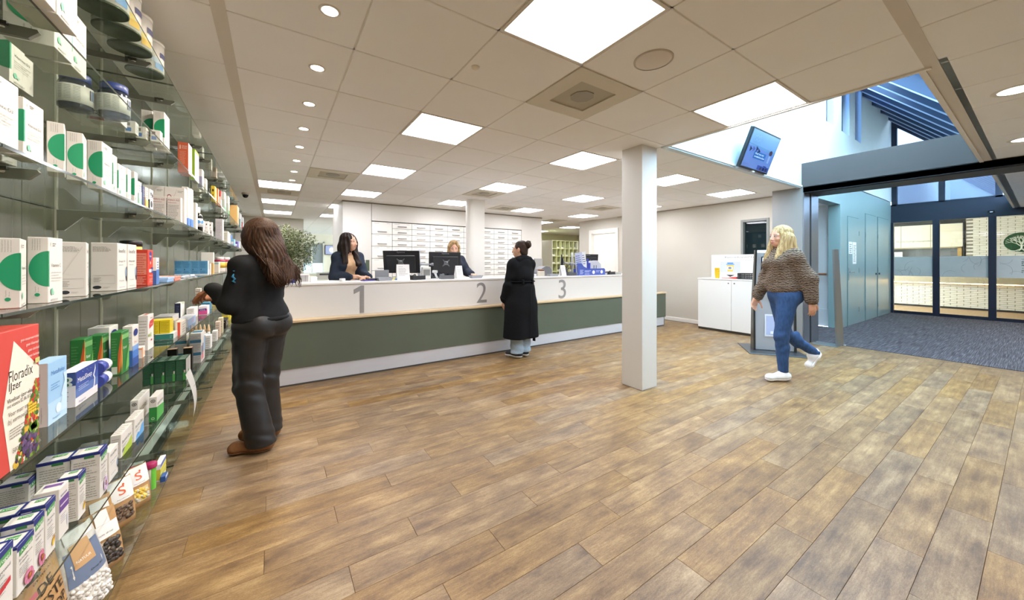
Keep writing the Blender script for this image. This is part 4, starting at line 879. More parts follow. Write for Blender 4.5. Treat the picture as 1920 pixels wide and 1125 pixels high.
for k in range(5):
    x, y = -.50 - .033 * (k % 5), 4.42 + .02 * k
    t = thing('dropper_bottle', 'small clear bottle with a peach tip, %s from the aisle' % ord_[k], 'bottle', (x - .015, y, SZ['S6'] + .0005), 0, 'row of peach tipped bottles')
    MB().lathe([(0, 0), (.014, 0), (.014, .115), (.011, .135)], mat('#e3e3df', .2), 16).build('body', t); MB().lathe([(.012, .133), (.013, .15), (.009, .175), (.004, .2), (0, .2)], mat('#edc79c', .35), 16).build('tip', t)
for k, (x, y, h, dz) in enumerate([(-.48, 4.24, .12, 0), (-.52, 4.3, .12, 0), (-.475, 4.62, .1, 0), (-.475, 4.86, .16, 0), (-.475, 5.1, .17, 0)]):
    p = P('S6', x, y, .1, .038, h, ['clear white carton before the peach tipped bottles, aisle side', 'clear white carton before the peach tipped bottles, wall side', 'low clear carton after the peach tipped bottles', 'white and peach carton past the bottles', 'cream carton by the customer\'s hip'][k], 'pale cartons round the peach tipped bottles', ['#e9eae8', '#e6e8e6', '#e9eae8', '#efd7c6', '#f0e6c8'][k]); smallprint(p, 5); p.done()
p = P('S6', -.475, 5.42, .30, .08, .10, 'black carton with white marks low beside the customer', None, '#191715'); p.f.lines(.2, .3, .9, .9, 3, '#c9c6c0', .5); p.e.lines(.3, .6, .9, .9, 2, '#d9d6d0', .5); p.done()
for k in range(3):
    p = P('S6', -.5, 5.95 + .25 * k, .12, .06, .2, 'bright yellow carton on the sixth shelf behind the customer, %s' % ord_[k], 'yellow cartons behind the customer', '#e8d534'); smallprint(p, 4); p.done()
# paper note clipped to the shelf edge
m = MB(); n = 8; V = []
for i in range(n + 1):
    s_ = i / n; z = .16 - .34 * s_; bend = .03 * math.sin(s_ * 2.4)
    V += [(bend + .012 * s_, -.05 + .02 * s_, z), (bend + .004, .06 + .02 * s_, z + .01)]
m.add(V, [(2 * i, 2 * i + 1, 2 * i + 3, 2 * i + 2) for i in range(n)], mat('#f1efea', .6), True)
o = m.build('paper_note', None, (-.452, 3.0, .49), (0, 0, 0)); o.scale = (1, 1.15, .82); tag(o, 'curled white paper note hanging from the sixth shelf edge', 'paper')
m = MB(); Face(m, (.034, -.03, -.02), (0, 1, 0), (0, .0, 1), .06, .1).text('Tandpasta', .1, .7, .12, '#55534f', .8); m.build('small_print', o)

# -- lowest shelf: bags and a few small things
KR = noisy('#b98f5e', .06, 14, .7, .15, 90, 'kraft_paper')
def bag(name, label, x, y, w, d, h, m1, rz=0.0, slump=.0, topw=.85, group=None, cat='bag'):
    """soft stand-up bag: wide foot, folded top edge, bulging front"""
    m = MB(); NZ, NW = 8, 6; V = []
    for k in range(NZ + 1):
        t_ = k / NZ; dd = d * (1 - t_ ** 1.6) + .006; ww = w * (1 - (1 - topw) * t_)
        for side in (1, -1):
            for i in range(NW + 1):
                a = i / NW * 2 - 1
                bx = side * dd / 2 * (1 - .55 * abs(a) ** 3) + slump * t_ * t_
                V.append((bx, a * ww / 2 * side, t_ * h + .004 * math.sin(a * 5 + t_ * 9)))
    W_ = 2 * (NW + 1); F = []
    for k in range(NZ):
        for i in range(W_):
            i2 = (i + 1) % W_; F.append((k * W_ + i, k * W_ + i2, (k + 1) * W_ + i2, (k + 1) * W_ + i))
    F.append(tuple(range(W_))[::-1]); F.append(tuple(NZ * W_ + i for i in range(W_)))
    m.add(V, F, m1, True)
    o = m.build(name, None, (x, y, SZ['S7'] + .0005), (0, 0, rz)); tag(o, label, cat, group)
    def surf(u, t_, lift=.0012):
        """point on the bag front, u across 0..1, t_ up 0..1"""
        a = u * 2 - 1; dd = d * (1 - t_ ** 1.6) + .006; ww = w * (1 - (1 - topw) * t_)
        return Vector((dd / 2 * (1 - .55 * abs(a) ** 3) + slump * t_ * t_ + lift, a * ww / 2, t_ * h))
    def patch(pm, u0, u1, t0, t1, mm, lift=.0012, n=6):
        V = [surf(u0 + (u1 - u0) * i / n, t0 + (t1 - t0) * j / n, lift) for j in range(n + 1) for i in range(n + 1)]
        pm.add(V, [(j * (n + 1) + i, j * (n + 1) + i + 1, (j + 1) * (n + 1) + i + 1, (j + 1) * (n + 1) + i) for j in range(n) for i in range(n)], mm, True)
    def word(pm, t, u, tt, hh, c, width, lift=.002):
        Vv, Fv, wd = glyphs(t); k = width / wd
        pm.add([surf(u + a * k, tt + b * hh, lift) for a, b in Vv], Fv, mat(c, .6))
    return o, patch, word
o, patch, word = bag('licorice_bag', 'big brown kraft bag with bold black lettering on the lowest shelf', -.515, 1.50, .195, .075, .312, KR, slump=-.02, topw=.98)
m = MB()
for t, u, tt, hh, wd in [('KRUIDIG & KLEPPER', .10, .925, .03, .85), ('EERSTEKLAS', .3, .88, .016, .45), ('DE', .34, .76, .085, .34), ('BESTE', .16, .645, .085, .7), ('DROP', .2, .53, .085, .62), ('OOIT', .3, .415, .085, .55), ('KLEPPER', .3, .3, .04, .6)]: word(m, t, u, tt, hh, '#2b211a', wd)
m.build('lettering', o); m = MB(); patch(m, .0, .95, .965, 1.0, mat('#6fae6a', .5), .0016); m.build('green_band', o); m = MB(); patch(m, -.0, .3, .80, .84, mat('#c9566a', .5), .003); m.build('pink_band', o)
p = P('S7', -.585, 1.42, .22, .010, .318, 'flat leaflet card with green and pink bands behind the kraft bag', None, '#c9c4b4', name='leaflet_card', cat='card'); p.f.rect(.3, .93, 1, 1, '#6fae6a'); p.f.rect(0, .78, .55, .86, '#c9566a'); p.f.text('Natuurlijk drop', .35, .95, .025, '#dff0da', .6); p.done()
GB = mat('#7d8796', .5); CLB = noisy('#d9d6cf', .10, 40, .2, .4, 120, 'clear_bag_with_sweets')
o, patch, word = bag('sweets_bag', 'clear bag of white sweets with a slate blue label', -.515, 1.735, .15, .075, .255, CLB, rz=-.45, slump=-.03, topw=.7)
m = MB(); patch(m, .06, .94, .40, .80, mat('#6b7a94', .5)); patch(m, .2, .7, .58, .86, mat('#c19a6c', .6), .002); patch(m, .15, .9, .88, 1.0, mat('#eceae6', .6), .002); m.build('paper_label', o); m = MB(); word(m, 'NATUUR', .26, .64, .03, '#f0ece4', .36); word(m, 'Drop 80', .5, .46, .022, '#2d3442', .3); m.build('lettering', o)
def pellets(o, col, u0, u1, t0, t1, n, r, d, w, h, slump, topw, seed):
    rr = random.Random(seed); m = MB()
    for k in range(n):
        u, t_ = rr.uniform(u0, u1), rr.uniform(t0, t1); a = u * 2 - 1
        c = (((d * (1 - t_ ** 1.6) + .006) / 2) * (1 - .55 * abs(a) ** 3) + slump * t_ * t_, a * w * (1 - (1 - topw) * t_) / 2, t_ * h)
        m.lathe([(0, -r), (r * .8, -r * .6), (r, 0), (r * .8, r * .6), (0, r)], mat(rr.choice(col), .4), 6, Matrix.Translation(c))
    x = m.build('pellets', o); tag(x, kind='stuff')
pellets(o, ['#e4e1da', '#cfccc6', '#f2efe9'], .08, .92, .03, .38, 90, .007, .075, .15, .255, -.03, .7, 5)
o, patch, word = bag('licorice_bag', 'small brown kraft bag with a white tag and dark licorice window', -.525, 1.915, .12, .06, .205, KR, rz=-.75, slump=-.02, topw=.8)
m = MB(); patch(m, .2, .9, .10, .50, mat('#c6b7a0', .3)); m.build('window', o); pellets(o, ['#3b332d', '#2b2522', '#4a4038'], .25, .85, .12, .48, 46, .010, .06, .12, .205, -.02, .8, 6)
m = MB(); patch(m, .15, .95, .55, .78, mat('#f1efeb', .6), .004); patch(m, .35, .75, .78, 1.0, mat('#f1efeb', .6), .003); m.build('paper_label', o); m = MB(); word(m, 'Zoute drop', .25, .62, .03, '#6a655e', .5, .006); m.build('lettering', o)
o, patch, word = bag('sweets_bag', 'brown kraft bag with white peppermints in a narrow window', -.56, 2.03, .10, .055, .205, KR, rz=-.8, slump=-.02, topw=.8)
m = MB(); patch(m, .3, .95, .1, .6, mat('#d9d0c0', .3)); m.build('window', o); pellets(o, ['#f0eee9', '#dedbd6'], .35, .9, .12, .58, 40, .011, .055, .10, .205, -.02, .8, 8)
m = MB(); patch(m, .2, .85, .72, .95, mat('#f1efeb', .6), .003); m.build('paper_label', o)
for k, (x, y, rz, win, cc) in enumerate([(-.545, 2.20, -.75, '#8d7560', ['#5a4636', '#463629', '#75604a']), (-.525, 2.335, -.75, '#d9c58a', ['#e0bf4a', '#cfcabb', '#efd874'])]):
    o, patch, word = bag('tea_bag', ['brown kraft bag with orange logo and dark herb window', 'brown kraft bag with orange logo and yellow sweets window'][k], x, y, .092, .05, [.188, .172][k], KR, rz, -.015, .92, 'kraft bags with orange logo')
    m = MB(); patch(m, .15, .85, .12, .46, mat(win, .3)); m.build('window', o); pellets(o, cc, .2, .8, .15, .44, 34, .008, .05, .092, [.188, .172][k], -.015, .92, 9 + k)
    m = MB(); patch(m, .02, .98, .55, 1.0, mat('#f3f0ec', .6), .0025); m.build('paper_label', o)
    m = MB()
    word(m, 'S', .36, .68, .19, '#e2663a', .28, .004); word(m, '.', .56, .86, .3, '#e2663a', .09, .004)
    word(m, 'Apotheek', .25, .59, .022, '#77726b', .5, .004); m.build('logo', o)
for k, (x, y, l) in enumerate([(-.505, 2.455, 'pink capped tube with bright green side after the kraft bags'), (-.56, 2.44, 'pink capped tube half hidden behind the kraft bags')]):
    t = thing('vitamin_tube', l, 'tube', (x, y, SZ['S7'] + .0005), 0, 'pink capped vitamin tubes')
    MB().lathe([(0, 0), (.019, 0), (.019, .112)], mat('#cfc8bb', .4), 24).build('body', t); MB().lathe([(.023, .108), (.0235, .112), (.0235, .128), (.02, .132), (0, .132)], mat('#b12c62', .4), 24).build('cap', t)
    m = MB(); V = []
    for i in range(9):
        a = math.radians(-75 + 100 * i / 8); V += [(.0193 * math.cos(a), .0193 * math.sin(a), .004), (.0193 * math.cos(a), .0193 * math.sin(a), .106)]
    m.add(V, [(2 * i, 2 * i + 2, 2 * i + 3, 2 * i + 1) for i in range(8)], mat('#6fc846', .4)); m.build('green_print', t)
p = P('S7', -.482, 2.515, .115, .022, .088, 'small carton with yellow bands standing by the joint of the lowest shelf', None, '#eceef2'); p.f.rect(0, .78, 1, .95, '#5a66b0'); p.f.rect(0, .45, 1, .72, '#e6d93c'); p.f.rect(0, .12, 1, .4, '#d9d43f'); p.e.rect(0, .1, 1, .7, '#d3cf46'); p.done()
p = P('S7', -.475, 2.50, .05, .02, .028, 'low dark blue carton in front of the yellow banded one', None, '#2f57a0'); p.f.rect(0, .6, 1, 1, '#dfe6f2'); p.done()
p.o.location.x = -.470
p = P('S5', -.435, 3.36, .045, .03, .07, 'small white carton held in the customer\'s hand', None, '#e9e6e0', dz=.19, name='medicine_box'); smallprint(p, 3); p.done()
# ---------------------------------------------------------------- service counter
CX0, CX1, CYF = -.03, 6.86, 4.46
ct = thing('service_counter', 'long service counter with white upper panels, oak ledge and dark green front', 'counter', (0, 0, 0))
GREEN = noisy('#636c5c', .05, 3, .42, name='green_front', spec=.5)
segs = [CX0, CX1]
for a, b in zip(segs, segs[1:]):
    MB().box(a + .001, b - .001, CYF, CYF + .03, .182, .672, GREEN, bev=.001).build('front_panel', ct)
    MB().box(a + .0008, 6.62 - .0008, CYF + .10, CYF + .125, .70, 1.06, mat('#f0ede8', .35), bev=.0008).build('upper_panel', ct)
MB().box(CX0 + .02, CX1 - .05, CYF + .012, CYF + .04, 0.0, .182, noisy('#d8d7da', .02, 4, .25, name='brushed_plinth', stretch=(1, 1, 8))).build('plinth', ct)
MB().box(CX0 + .02, CX1 - .05, CYF + .004, CYF + .03, 0.0, .016, mat('#4d4a47', .5)).build('plinth_joint', ct)
MB().box(CX0, CX1, CYF - .025, CYF + .11, .672, .70, noisy('#dcc39c', .08, 6, .45, name='oak_ledge', stretch=(.5, 14, 14)), bev=.004).build('ledge', ct)
MB().box(CX0 - .01, 6.64, CYF + .085, CYF + .70, 1.06, 1.085, mat('#f5f3ef', .3), bev=.003).build('worktop', ct)
MB().box(CX0, CX0 + .03, CYF + .03, CYF + .68, .02, 1.06, mat('#efece7', .4)).build('side_panel', ct)
MB().box(CX1 - .03, CX1, CYF + .03, CYF + .7, .02, .67, GREEN).build('side_panel', ct)
MB().box(CX0 + .03, 6.6, CYF + .13, CYF + .16, .1, 1.06, mat('#e6e2dc', .6)).build('inner_panel', ct)
def digit(t, x, z0, z1, wd):
    V, F, w = glyphs(t)
    if t == '1': V, F, w = [(.30, 0), (.52, 0), (.52, 1), (.36, 1), (.0, .86), (.0, .70), (.30, .80)], [(0, 1, 2, 3, 6), (6, 3, 4, 5)], .52
    h = z1 - z0; y = CYF + .0965; k = wd / w
    m = MB(); n = len(V)
    m.add([(x - wd / 2 + a * k, y, z0 + b * h) for a, b in V], F, mat('#a8a6a6', .35, .3)); m.build('digit', ct)
digit('1', .845, .712, 1.04, .115); digit('2', 2.51, .735, 1.04, .165); digit('3', 4.06, .715, 1.04, .165)
ZT = 1.0855
def iiyama(mb, o, u, w_, W, H):
    f = Face(mb, o, u, w_, W, H); return f
def monitor(label, x, y, z, w, h, rz, tilt=0.0):
    """screen seen from behind, on its arm bracket; front (screen) faces local +Y"""
    t = thing('computer_monitor', label, 'monitor', (x, y, z), rz, 'computer monitors on the counter')
    BK = mat('#1d1d1f', .45); M = Matrix.Rotation(tilt, 4, 'X')
    MB().box(-w / 2, w / 2, -.012, .012, -h / 2, h / 2, BK, M, bev=.003).build('screen_case', t)
    m = MB(); m.box(-w / 2 + .012, w / 2 - .012, .0125, .0135, -h / 2 + .015, h / 2 - .012, mat('#cfd9e4', .2, emit=.6), M); m.build('screen', t)
    MB().box(-w * .40, w * .40, -.034, -.011, -h * .42, h * .30, mat('#232326', .5), M, bev=.008).build('back_housing', t)
    m = MB(); f = Face(m, M @ Vector((-.055, -.0125, h * .40)), (1, 0, 0), M.to_3x3() @ Vector((0, 0, 1)), .11, .022); f.text('iiyama', 0, .1, .8, '#a9a9ac', 1.0); m.build('lettering', t)
    m = MB(); m.prism([(-.05, -.05), (-.02, -.03), (.02, -.03), (.05, -.05), (.055, -.045), (.032, -.015), (.032, .015), (.055, .045), (.05, .05), (.02, .03), (-.02, .03), (-.05, .05), (-.055, .045), (-.032, .015), (-.032, -.015), (-.055, -.045)], 'y', -.046, -.034, mat('#77797c', .45, .4), M); m.cyl((0, -.05, 0), .022, .02, mat('#8e8f92', .4, .5), 16, M @ Matrix.Rotation(math.pi / 2, 4, 'X') if False else None); m.build('mount_plate', t)
    return t
AR = mat('#a3a5a8', .4, .4)
def arm_stand(label, x, y, arms, h=.42):
    t = thing('monitor_stand', label, 'stand', (x, y, ZT), 0, 'grey monitor poles on the counter')
    m = MB(); m.cyl((0, 0, .0), .016, h, AR, 18); m.build('pole', t)
    MB().box(-.045, .045, -.04, .05, 0, .012, mat('#6f7174', .4), bev=.003).build('clamp', t)
    MB().lathe([(.024, .17), (.024, .235)], AR, 18).build('collar', t)
    for (ax, ay, az) in arms:
        m = MB(); m.tube([(0, 0, .205), (ax * .5, ay * .5 - .05, .205)], .017, AR, 10); m.tube([(ax * .5, ay * .5 - .05, .205), (ax, ay, az)], .014, AR, 10); m.cyl((ax * .5, ay * .5 - .05, .185), .021, .04, mat('#8b8d90', .4, .4), 14); m.build('arm', t)
    return t
monitor('black computer monitor turned aside before counter one', 1.46, 4.92, 1.325, .50, .31, -.62, .16)
monitor('black computer monitor facing back at counter two before the blond assistant', 2.10, 4.93, 1.31, .49, .32, -.02, .03)
arm_stand('grey monitor pole with two arms between counters one and two', 1.735, 5.0, [(-.24, -.07, .225), (.34, -.06, .215)])
monitor('black computer monitor at counter three standing almost edge-on', 4.43, 5.0, 1.31, .46, .30, .85, .05)
monitor('black computer monitor right of the blue leaflet stand', 5.08, 4.98, 1.325, .50, .31, -.15, .10)
arm_stand('grey monitor pole with arms behind the leaflet stand', 4.72, 5.02, [(-.25, -.06, .22), (.33, -.06, .22)])
def tray(label, x, y, w=.17, d=.11, c='#9c9ea2', rz=0):
    m = MB(); h = .038; g = .82; mm = mat(c, .45)
    o = [(-w / 2 * g, -d / 2 * g, 0), (w / 2 * g, -d / 2 * g, 0), (w / 2 * g, d / 2 * g, 0), (-w / 2 * g, d / 2 * g, 0), (-w / 2, -d / 2, h), (w / 2, -d / 2, h), (w / 2, d / 2, h), (-w / 2, d / 2, h)]
    i_ = [(x_ * .94, y_ * .92, max(z_, .004)) for x_, y_, z_ in o]
    m.add(o + i_, [(3, 2, 1, 0), (0, 1, 5, 4), (1, 2, 6, 5), (2, 3, 7, 6), (3, 0, 4, 7), (8, 9, 10, 11), (8, 12, 13, 9), (9, 13, 14, 10), (10, 14, 15, 11), (11, 15, 12, 8), (4, 5, 13, 12), (5, 6, 14, 13), (6, 7, 15, 14), (7, 4, 12, 15)], mm)
    return tag(m.build('counter_tray', None, (x, y, ZT), (0, 0, rz)), label, 'tray', 'grey trays on the counter')
tray('grey plastic tray beside the folded hands at counter one', 1.17, 4.68, .19, .11, rz=.1)
tray('grey plastic tray standing right of number two', 2.50, 4.72, .19, .11)
tray('grey plastic tray right above number three', 3.95, 4.68, .20, .11)
tray('lilac grey tray just right of the leaflet stand', 5.25, 4.72, .12, .1, '#b9bac4')
tray('beige grey tray at the far end of the counter', 5.62, 4.72, .20, .11, '#aeb0a6')
def card(label, x, y, w, h, rz, lean=.22):
    """folded paper tent standing on the counter"""
    M = Matrix.Rotation(-lean, 4, 'X'); m = MB(); m.box(-w / 2, w / 2, 0, .0015, 0, h, mat('#f4f3f0', .7), M)
    M2 = Matrix.Translation((0, h * math.sin(lean) * 2, 0)) @ Matrix.Rotation(lean, 4, 'X'); m.box(-w / 2, w / 2, -.0015, 0, 0, h, mat('#efeeea', .7), M2)
    o = m.build('paper_stand', None, (x, y, ZT), (0, 0, rz)); tag(o, label, 'paper', 'white paper stands on the counter')
    m = MB(); f = Face(m, (-w / 2, -.0004, 0), (1, 0, 0), M.to_3x3() @ Vector((0, 0, 1)), w, h); f.lines(.14, .3, .88, .8, 6, '#9b9a98', .25, 6); f.lines(.14, .84, .5, .9, 1, '#8a8987', .3); m.build('small_print', o)
card('white paper stand in front of the monitor at counter one', 1.41, 4.66, .165, .21, -.05); card('white paper stand leaning against the middle monitor', 2.24, 4.70, .12, .19, .25); card('white paper stand between tray and screen at counter three', 4.22, 4.68, .13, .19, .2)
def phone(label, x, y, rz, c='#2a2b2d'):
    t = thing('desk_phone', label, 'phone', (x, y, ZT), rz, 'desk phones on the counter')
    m = MB(); m.prism([(-.08, 0), (.08, 0), (.08, .02), (-.08, .055)], 'x', -.09, .09, mat(c, .4), Matrix.Rotation(math.pi / 2 * 0, 4, 'Z')); m.build('base', t)
    m = MB(); m.tube([(-.065, -.07, .062), (-.065, -.045, .052), (-.065, .045, .042), (-.065, .07, .05)], [.02, .013, .013, .02], mat(c, .35), 10); m.build('handset', t)
    m = MB()
    for i in range(3):
        for j in range(4): m.box(.0 + .025 * i, .018 + .025 * i, -.03 + .02 * j, -.017 + .02 * j, .030, .041, mat('#55575a', .5))
    k = m.build('keys', t); tag(k, kind='stuff')
phone('black desk phone between the paper stand and the pole', 1.60, 4.72, .2); phone('grey desk phone before the middle monitor', 2.02, 4.69, -.15, '#6f7174'); phone('grey black desk phone under the leaflet stand at counter three', 4.385, 4.72, .1, '#55575a'); phone('black desk phone at the far end between two trays', 5.435, 4.74, .1, '#1f1f22')
def keyboard(label, x, y, rz):
    t = thing('keyboard', label, 'keyboard', (x, y, ZT), rz, 'keyboards on the counter'); MB().box(-.21, .21, -.065, .065, 0, .018, mat('#232427', .5), bev=.004).build('base', t)
    m = MB()
    for i in range(15):
        for j in range(5): m.box(-.2 + .0268 * i, -.177 + .0268 * i, -.055 + .022 * j, -.036 + .022 * j, .018, .023, mat('#35373a', .6))
    tag(m.build('keys', t), kind='stuff')
keyboard('black keyboard under the blond assistant\'s hand', 2.02, 5.075, .05); keyboard('black keyboard at counter one near the folded hands', 1.36, 5.07, .1); keyboard('black keyboard behind the leaflet stand', 5.0, 5.08, 0)
def scanner_box(name, label, x, y, w, d, h, c, rz=0, cat='device', lid=None):
    t = thing(name, label, cat, (x, y, ZT), rz); MB().box(-w / 2, w / 2, -d / 2, d / 2, 0, h, mat(c, .45), bev=.006).build('body', t)
    if lid: MB().box(-w * .4, w * .4, -d / 2 - .003, -d / 2 + .002, h * .3, h * .8, mat(lid, .3), bev=.001).build('display', t)
    return t
t = scanner_box('cash_box', 'open grey cash box behind the tray at counter one', 1.20, 4.86, .18, .13, .04, '#77797c', 0, 'box'); MB().box(-.09, .09, .06, .068, .04, .13, mat('#9a9ca0', .4), Matrix.Rotation(0, 4, 'X'), bev=.003).build('lid', t)
scanner_box('payment_terminal', 'black payment terminal lying by the folded hands', 1.06, 4.76, .16, .09, .03, '#1c1d20')
scanner_box('speaker_box', 'small black loudspeaker between the pole and the middle monitor', 1.86, 4.98, .09, .09, .13, '#1a1a1c', .1, 'speaker', '#3b3c40')
scanner_box('label_printer', 'pale printer body behind the first monitor pole', 1.755, 4.80, .12, .10, .17, '#e5e4df', 0, 'printer', '#8d8e8b')
m = MB(); m.box(-.04, .04, -.035, .035, 0, .03, mat('#f0e58f', .7)); tag(m.build('note_block', None, (1.30, 4.78, ZT), (0, 0, .2)), 'pale yellow note block behind the tray at counter one', 'notes')
m = MB(); m.box(-.05, .05, -.03, .03, 0, .02, mat('#7fb2e6', .6), bev=.003); tag(m.build('tissue_pack', None, (1.37, 4.77, ZT), (0, 0, 0)), 'light blue pack beside the note block', 'pack')
m = MB(); m.box(-.07, .07, -.05, .05, 0, .012, mat('#5a4aa0', .6)); tag(m.build('booklet', None, (.98, 4.72, ZT), (0, 0, .3)), 'violet booklet under the folded hands', 'booklet')
t = thing('hand_scanner', 'small white handheld scanner resting before the middle monitor', 'scanner', (1.93, 4.80, ZT), .4); m = MB(); m.tube([(0, 0, .005), (0, .03, .05), (0, .05, .09)], [.016, .014, .02], mat('#e3e3e1', .4), 10); m.build('grip', t); MB().box(-.022, .022, .01, .09, .08, .12, mat('#d7d7d5', .4), bev=.008).build('scan_head', t)
# things at the left end
t = thing('soap_dispenser', 'blue carton display with a blue pump bottle at the counter\'s left end', 'display', (.155, 4.72, ZT)); MB().box(-.055, .055, -.045, .045, 0, .11, mat('#3d55a8', .45), bev=.002).build('carton', t)
m = MB(); m.cyl((.0, .0, .11), .032, .07, mat('#4664b8', .3), 18); m.lathe([(.032, .18), (.012, .2), (.012, .215), (0, .215)], mat('#4664b8', .3), 18, Matrix.Translation((0, 0, 0))); m.build('bottle', t); m = MB(); m.tube([(0, 0, .205), (0, 0, .232), (-.035, 0, .23)], .008, mat('#6f8fd6', .3), 8); m.build('pump', t)
m = MB(); f = Face(m, (-.055, -.045, 0), (1, 0, 0), (0, 0, 1), .11, .11); f.ell(.5, .55, .27, .27, '#d9dde8'); f.ell(.5, .55, .2, .2, '#b6bfd6'); m.build('print', t)
t = thing('brochure_box', 'white box with grey photo strip beside the blue carton', 'box', (.285, 4.71, ZT)); MB().box(-.055, .055, -.03, .03, 0, .098, mat('#f1f0ee', .5), bev=.002).build('body', t); m = MB(); f = Face(m, (-.055, -.03, 0), (1, 0, 0), (0, 0, 1), .11, .098); f.rect(.1, .12, .9, .85, '#c9c8c8'); 
for k in range(5): f.rect(.12 + .15 * k, .14, .2 + .15 * k, .83, '#8f8d90' if k % 2 else '#a9a7a9')
m.build('print', t)
m = MB(); m.box(-.035, .035, -.03, .03, 0, .065, mat('#f2f1ee', .5), bev=.003); tag(m.build('small_carton', None, (.385, 4.74, ZT)), 'plain small white carton next to the photo strip box', 'box')
m = MB(); m.lathe([(0, 0), (.03, 0), (.034, .004), (.034, .03), (.03, .034), (0, .034)], mat('#f0efec', .4), 20); tag(m.build('tape_roll', None, (.70, 4.80, ZT)), 'small white tape dispenser left of the black haired assistant\'s elbow', 'tape')
# leaflet stand and small machines at counter three
BLU = mat('#4a5fb4', .45)
t = thing('leaflet_stand', 'blue cardboard leaflet stand with white circles at counter three', 'stand', (4.86, 4.70, ZT), 0)
m = MB(); m.prism([(-.33, 0), (.36, 0), (.36, .10), (.33, .125), (-.08, .115), (-.20, .16), (-.26, .22), (-.36, .22)], 'y', -.05, -.046, BLU); m.build('front_panel', t)
MB().box(-.33, .35, -.046, .07, 0, .01, BLU).build('base', t); MB().box(-.34, .35, .066, .07, 0, .12, BLU).build('rear_panel', t)
for k, (x0, x1, h, tilt, c) in enumerate([(-.34, -.16, .40, -.1, '#c9d0ea'), (-.16, -.06, .42, -.1, '#eef0f4'), (-.05, -.01, .30, 0, '#3344a8'), (.0, .05, .22, 0, '#3a4cc0')]):
    m = MB(); M = Matrix.Translation((0, 0, -x0 * math.sin(-tilt) + .004)) @ Matrix.Rotation(tilt, 4, 'Y'); m.box(x0, x1, .0 + .01 * k, .004 + .01 * k, .012, h, mat(c, .5), M); lf = m.build('leaflet', t)
    if k < 2:
        m = MB(); f = Face(m, M @ Vector((x0, .01 * k, .012)), Matrix.Rotation(tilt, 3, 'Y') @ Vector((1, 0, 0)), Matrix.Rotation(tilt, 3, 'Y') @ Vector((0, 0, 1)), x1 - x0, h - .012); f.lines(.1, .45, .9, .92, 5, '#4a5a9a', .4, 2); m.build('print', lf)
m = MB(); f = Face(m, (-.33, -.05, 0), (1, 0, 0), (0, 0, 1), .69, .12)
f.ell(.55, .45, .05, .28, '#eef0f6'); f.ell(.86, .5, .05, .28, '#eef0f6'); f.lines(.22, .45, .46, .8, 2, '#c5cdec', .5); f.lines(.64, .45, .8, .8, 2, '#c5cdec', .5); f.lines(.05, .2, .18, .9, 4, '#c5cdec', .5); f.lines(.22, .15, .4, .35, 1, '#c5cdec', .5); m.build('print', t)
m = MB(); m.prism([(.05, .0), (.42, .0), (.40, .20), (.30, .27), (.07, .25)], 'y', .09, .2, mat('#dcdde2', .4)); m.box(.20, .215, .088, .09, .12, .18, mat('#232428', .4)); m.box(.26, .275, .088, .09, .12, .18, mat('#232428', .4)); m.build('white_holder', t)
t = thing('receipt_printer', 'grey domed printer with a yellow button left of counter three', 'printer', (3.88, 4.86, ZT)); m = MB(); m.prism([(-.14, 0), (.14, 0), (.14, .10), (.09, .16), (.0, .17), (-.10, .12), (-.14, .07)], 'y', -.08, .1, mat('#7c7c7e', .5)); m.build('body', t); m = MB(); m.cyl((-.09, -.082, .06), .014, .004, mat('#e2bc3c', .4), 14, None); m.box(-.104, -.076, -.088, -.080, .05, .08, mat('#e2bc3c', .4), bev=.004); m.build('button', t)
t = thing('payment_terminal', 'pale payment terminal with dark screen beside the domed printer', 'device', (3.56, 4.80, ZT)); MB().box(-.09, .09, -.07, .07, 0, .04, mat('#d9dadb', .45), bev=.006).build('body', t); MB().box(-.075, .065, -.04, -.02, .04, .16, mat('#2f3f58', .35), bev=.008).build('screen_case', t); MB().box(-.055, .045, -.042, -.040, .06, .145, mat('#b9c8d6', .3)).build('screen', t)
t = thing('small_printer', 'small beige printer with brown top between terminal and domed printer', 'printer', (3.73, 4.72, ZT)); MB().box(-.05, .05, -.04, .04, 0, .09, mat('#cfc6b4', .5), bev=.005).build('body', t); MB().box(-.045, .045, -.035, .035, .09, .12, mat('#7c4f3a', .5), bev=.008).build('lid', t)
t = thing('cable_tangle', 'tangle of black cables and boxes below the edge-on screen at counter three', 'cables', (4.48, 4.98, ZT)); rr = random.Random(2)
for k in range(7):
    m = MB(); m.tube([(rr.uniform(-.12, .12), rr.uniform(-.04, .06), .004 + rr.uniform(0, .18)) for _ in range(6)], .006, mat('#2a2a2c', .5), 6); m.build('cable', t)
for k in range(4): 
    x = -.1 + .06 * k; MB().box(x, x + .05, -.02, .04, .0, .05 + .03 * (k % 3), mat(['#3a3b3d', '#8c8d8e', '#55565a', '#c9c9c6'][k], .5), bev=.004).build('adapter', t)
# olive tree behind the counter's left end
t = thing('olive_tree', 'bushy potted olive tree behind the left end of the counter', 'plant', (.20, 6.05, 0))
MB().lathe([(0, .001), (.15, .001), (.19, .40), (.175, .40), (.16, .34), (0, .33)], mat('#8c8a84', .6), 28).build('pot', t)
m = MB(); m.tube([(0, 0, .33), (.02, .01, .8), (-.01, .0, 1.25), (.0, 0, 1.55)], [.028, .024, .02, .012], mat('#7a6a56', .9), 10)
rr = random.Random(5)
for k in range(14):
    a = rr.uniform(0, 6.28); z = rr.uniform(1.05, 1.5); m.tube([(0, 0, z), (.12 * math.cos(a), .12 * math.sin(a), z + .10), (.25 * math.cos(a), .25 * math.sin(a), z + .16)], [.009, .006, .003], mat('#7a6a56', .9), 5)
m.build('trunk', t)
m = MB(); GL = [mat('#66754a', .6), mat('#8a9668', .6), mat('#48572f', .6), mat('#a3ab88', .6)]
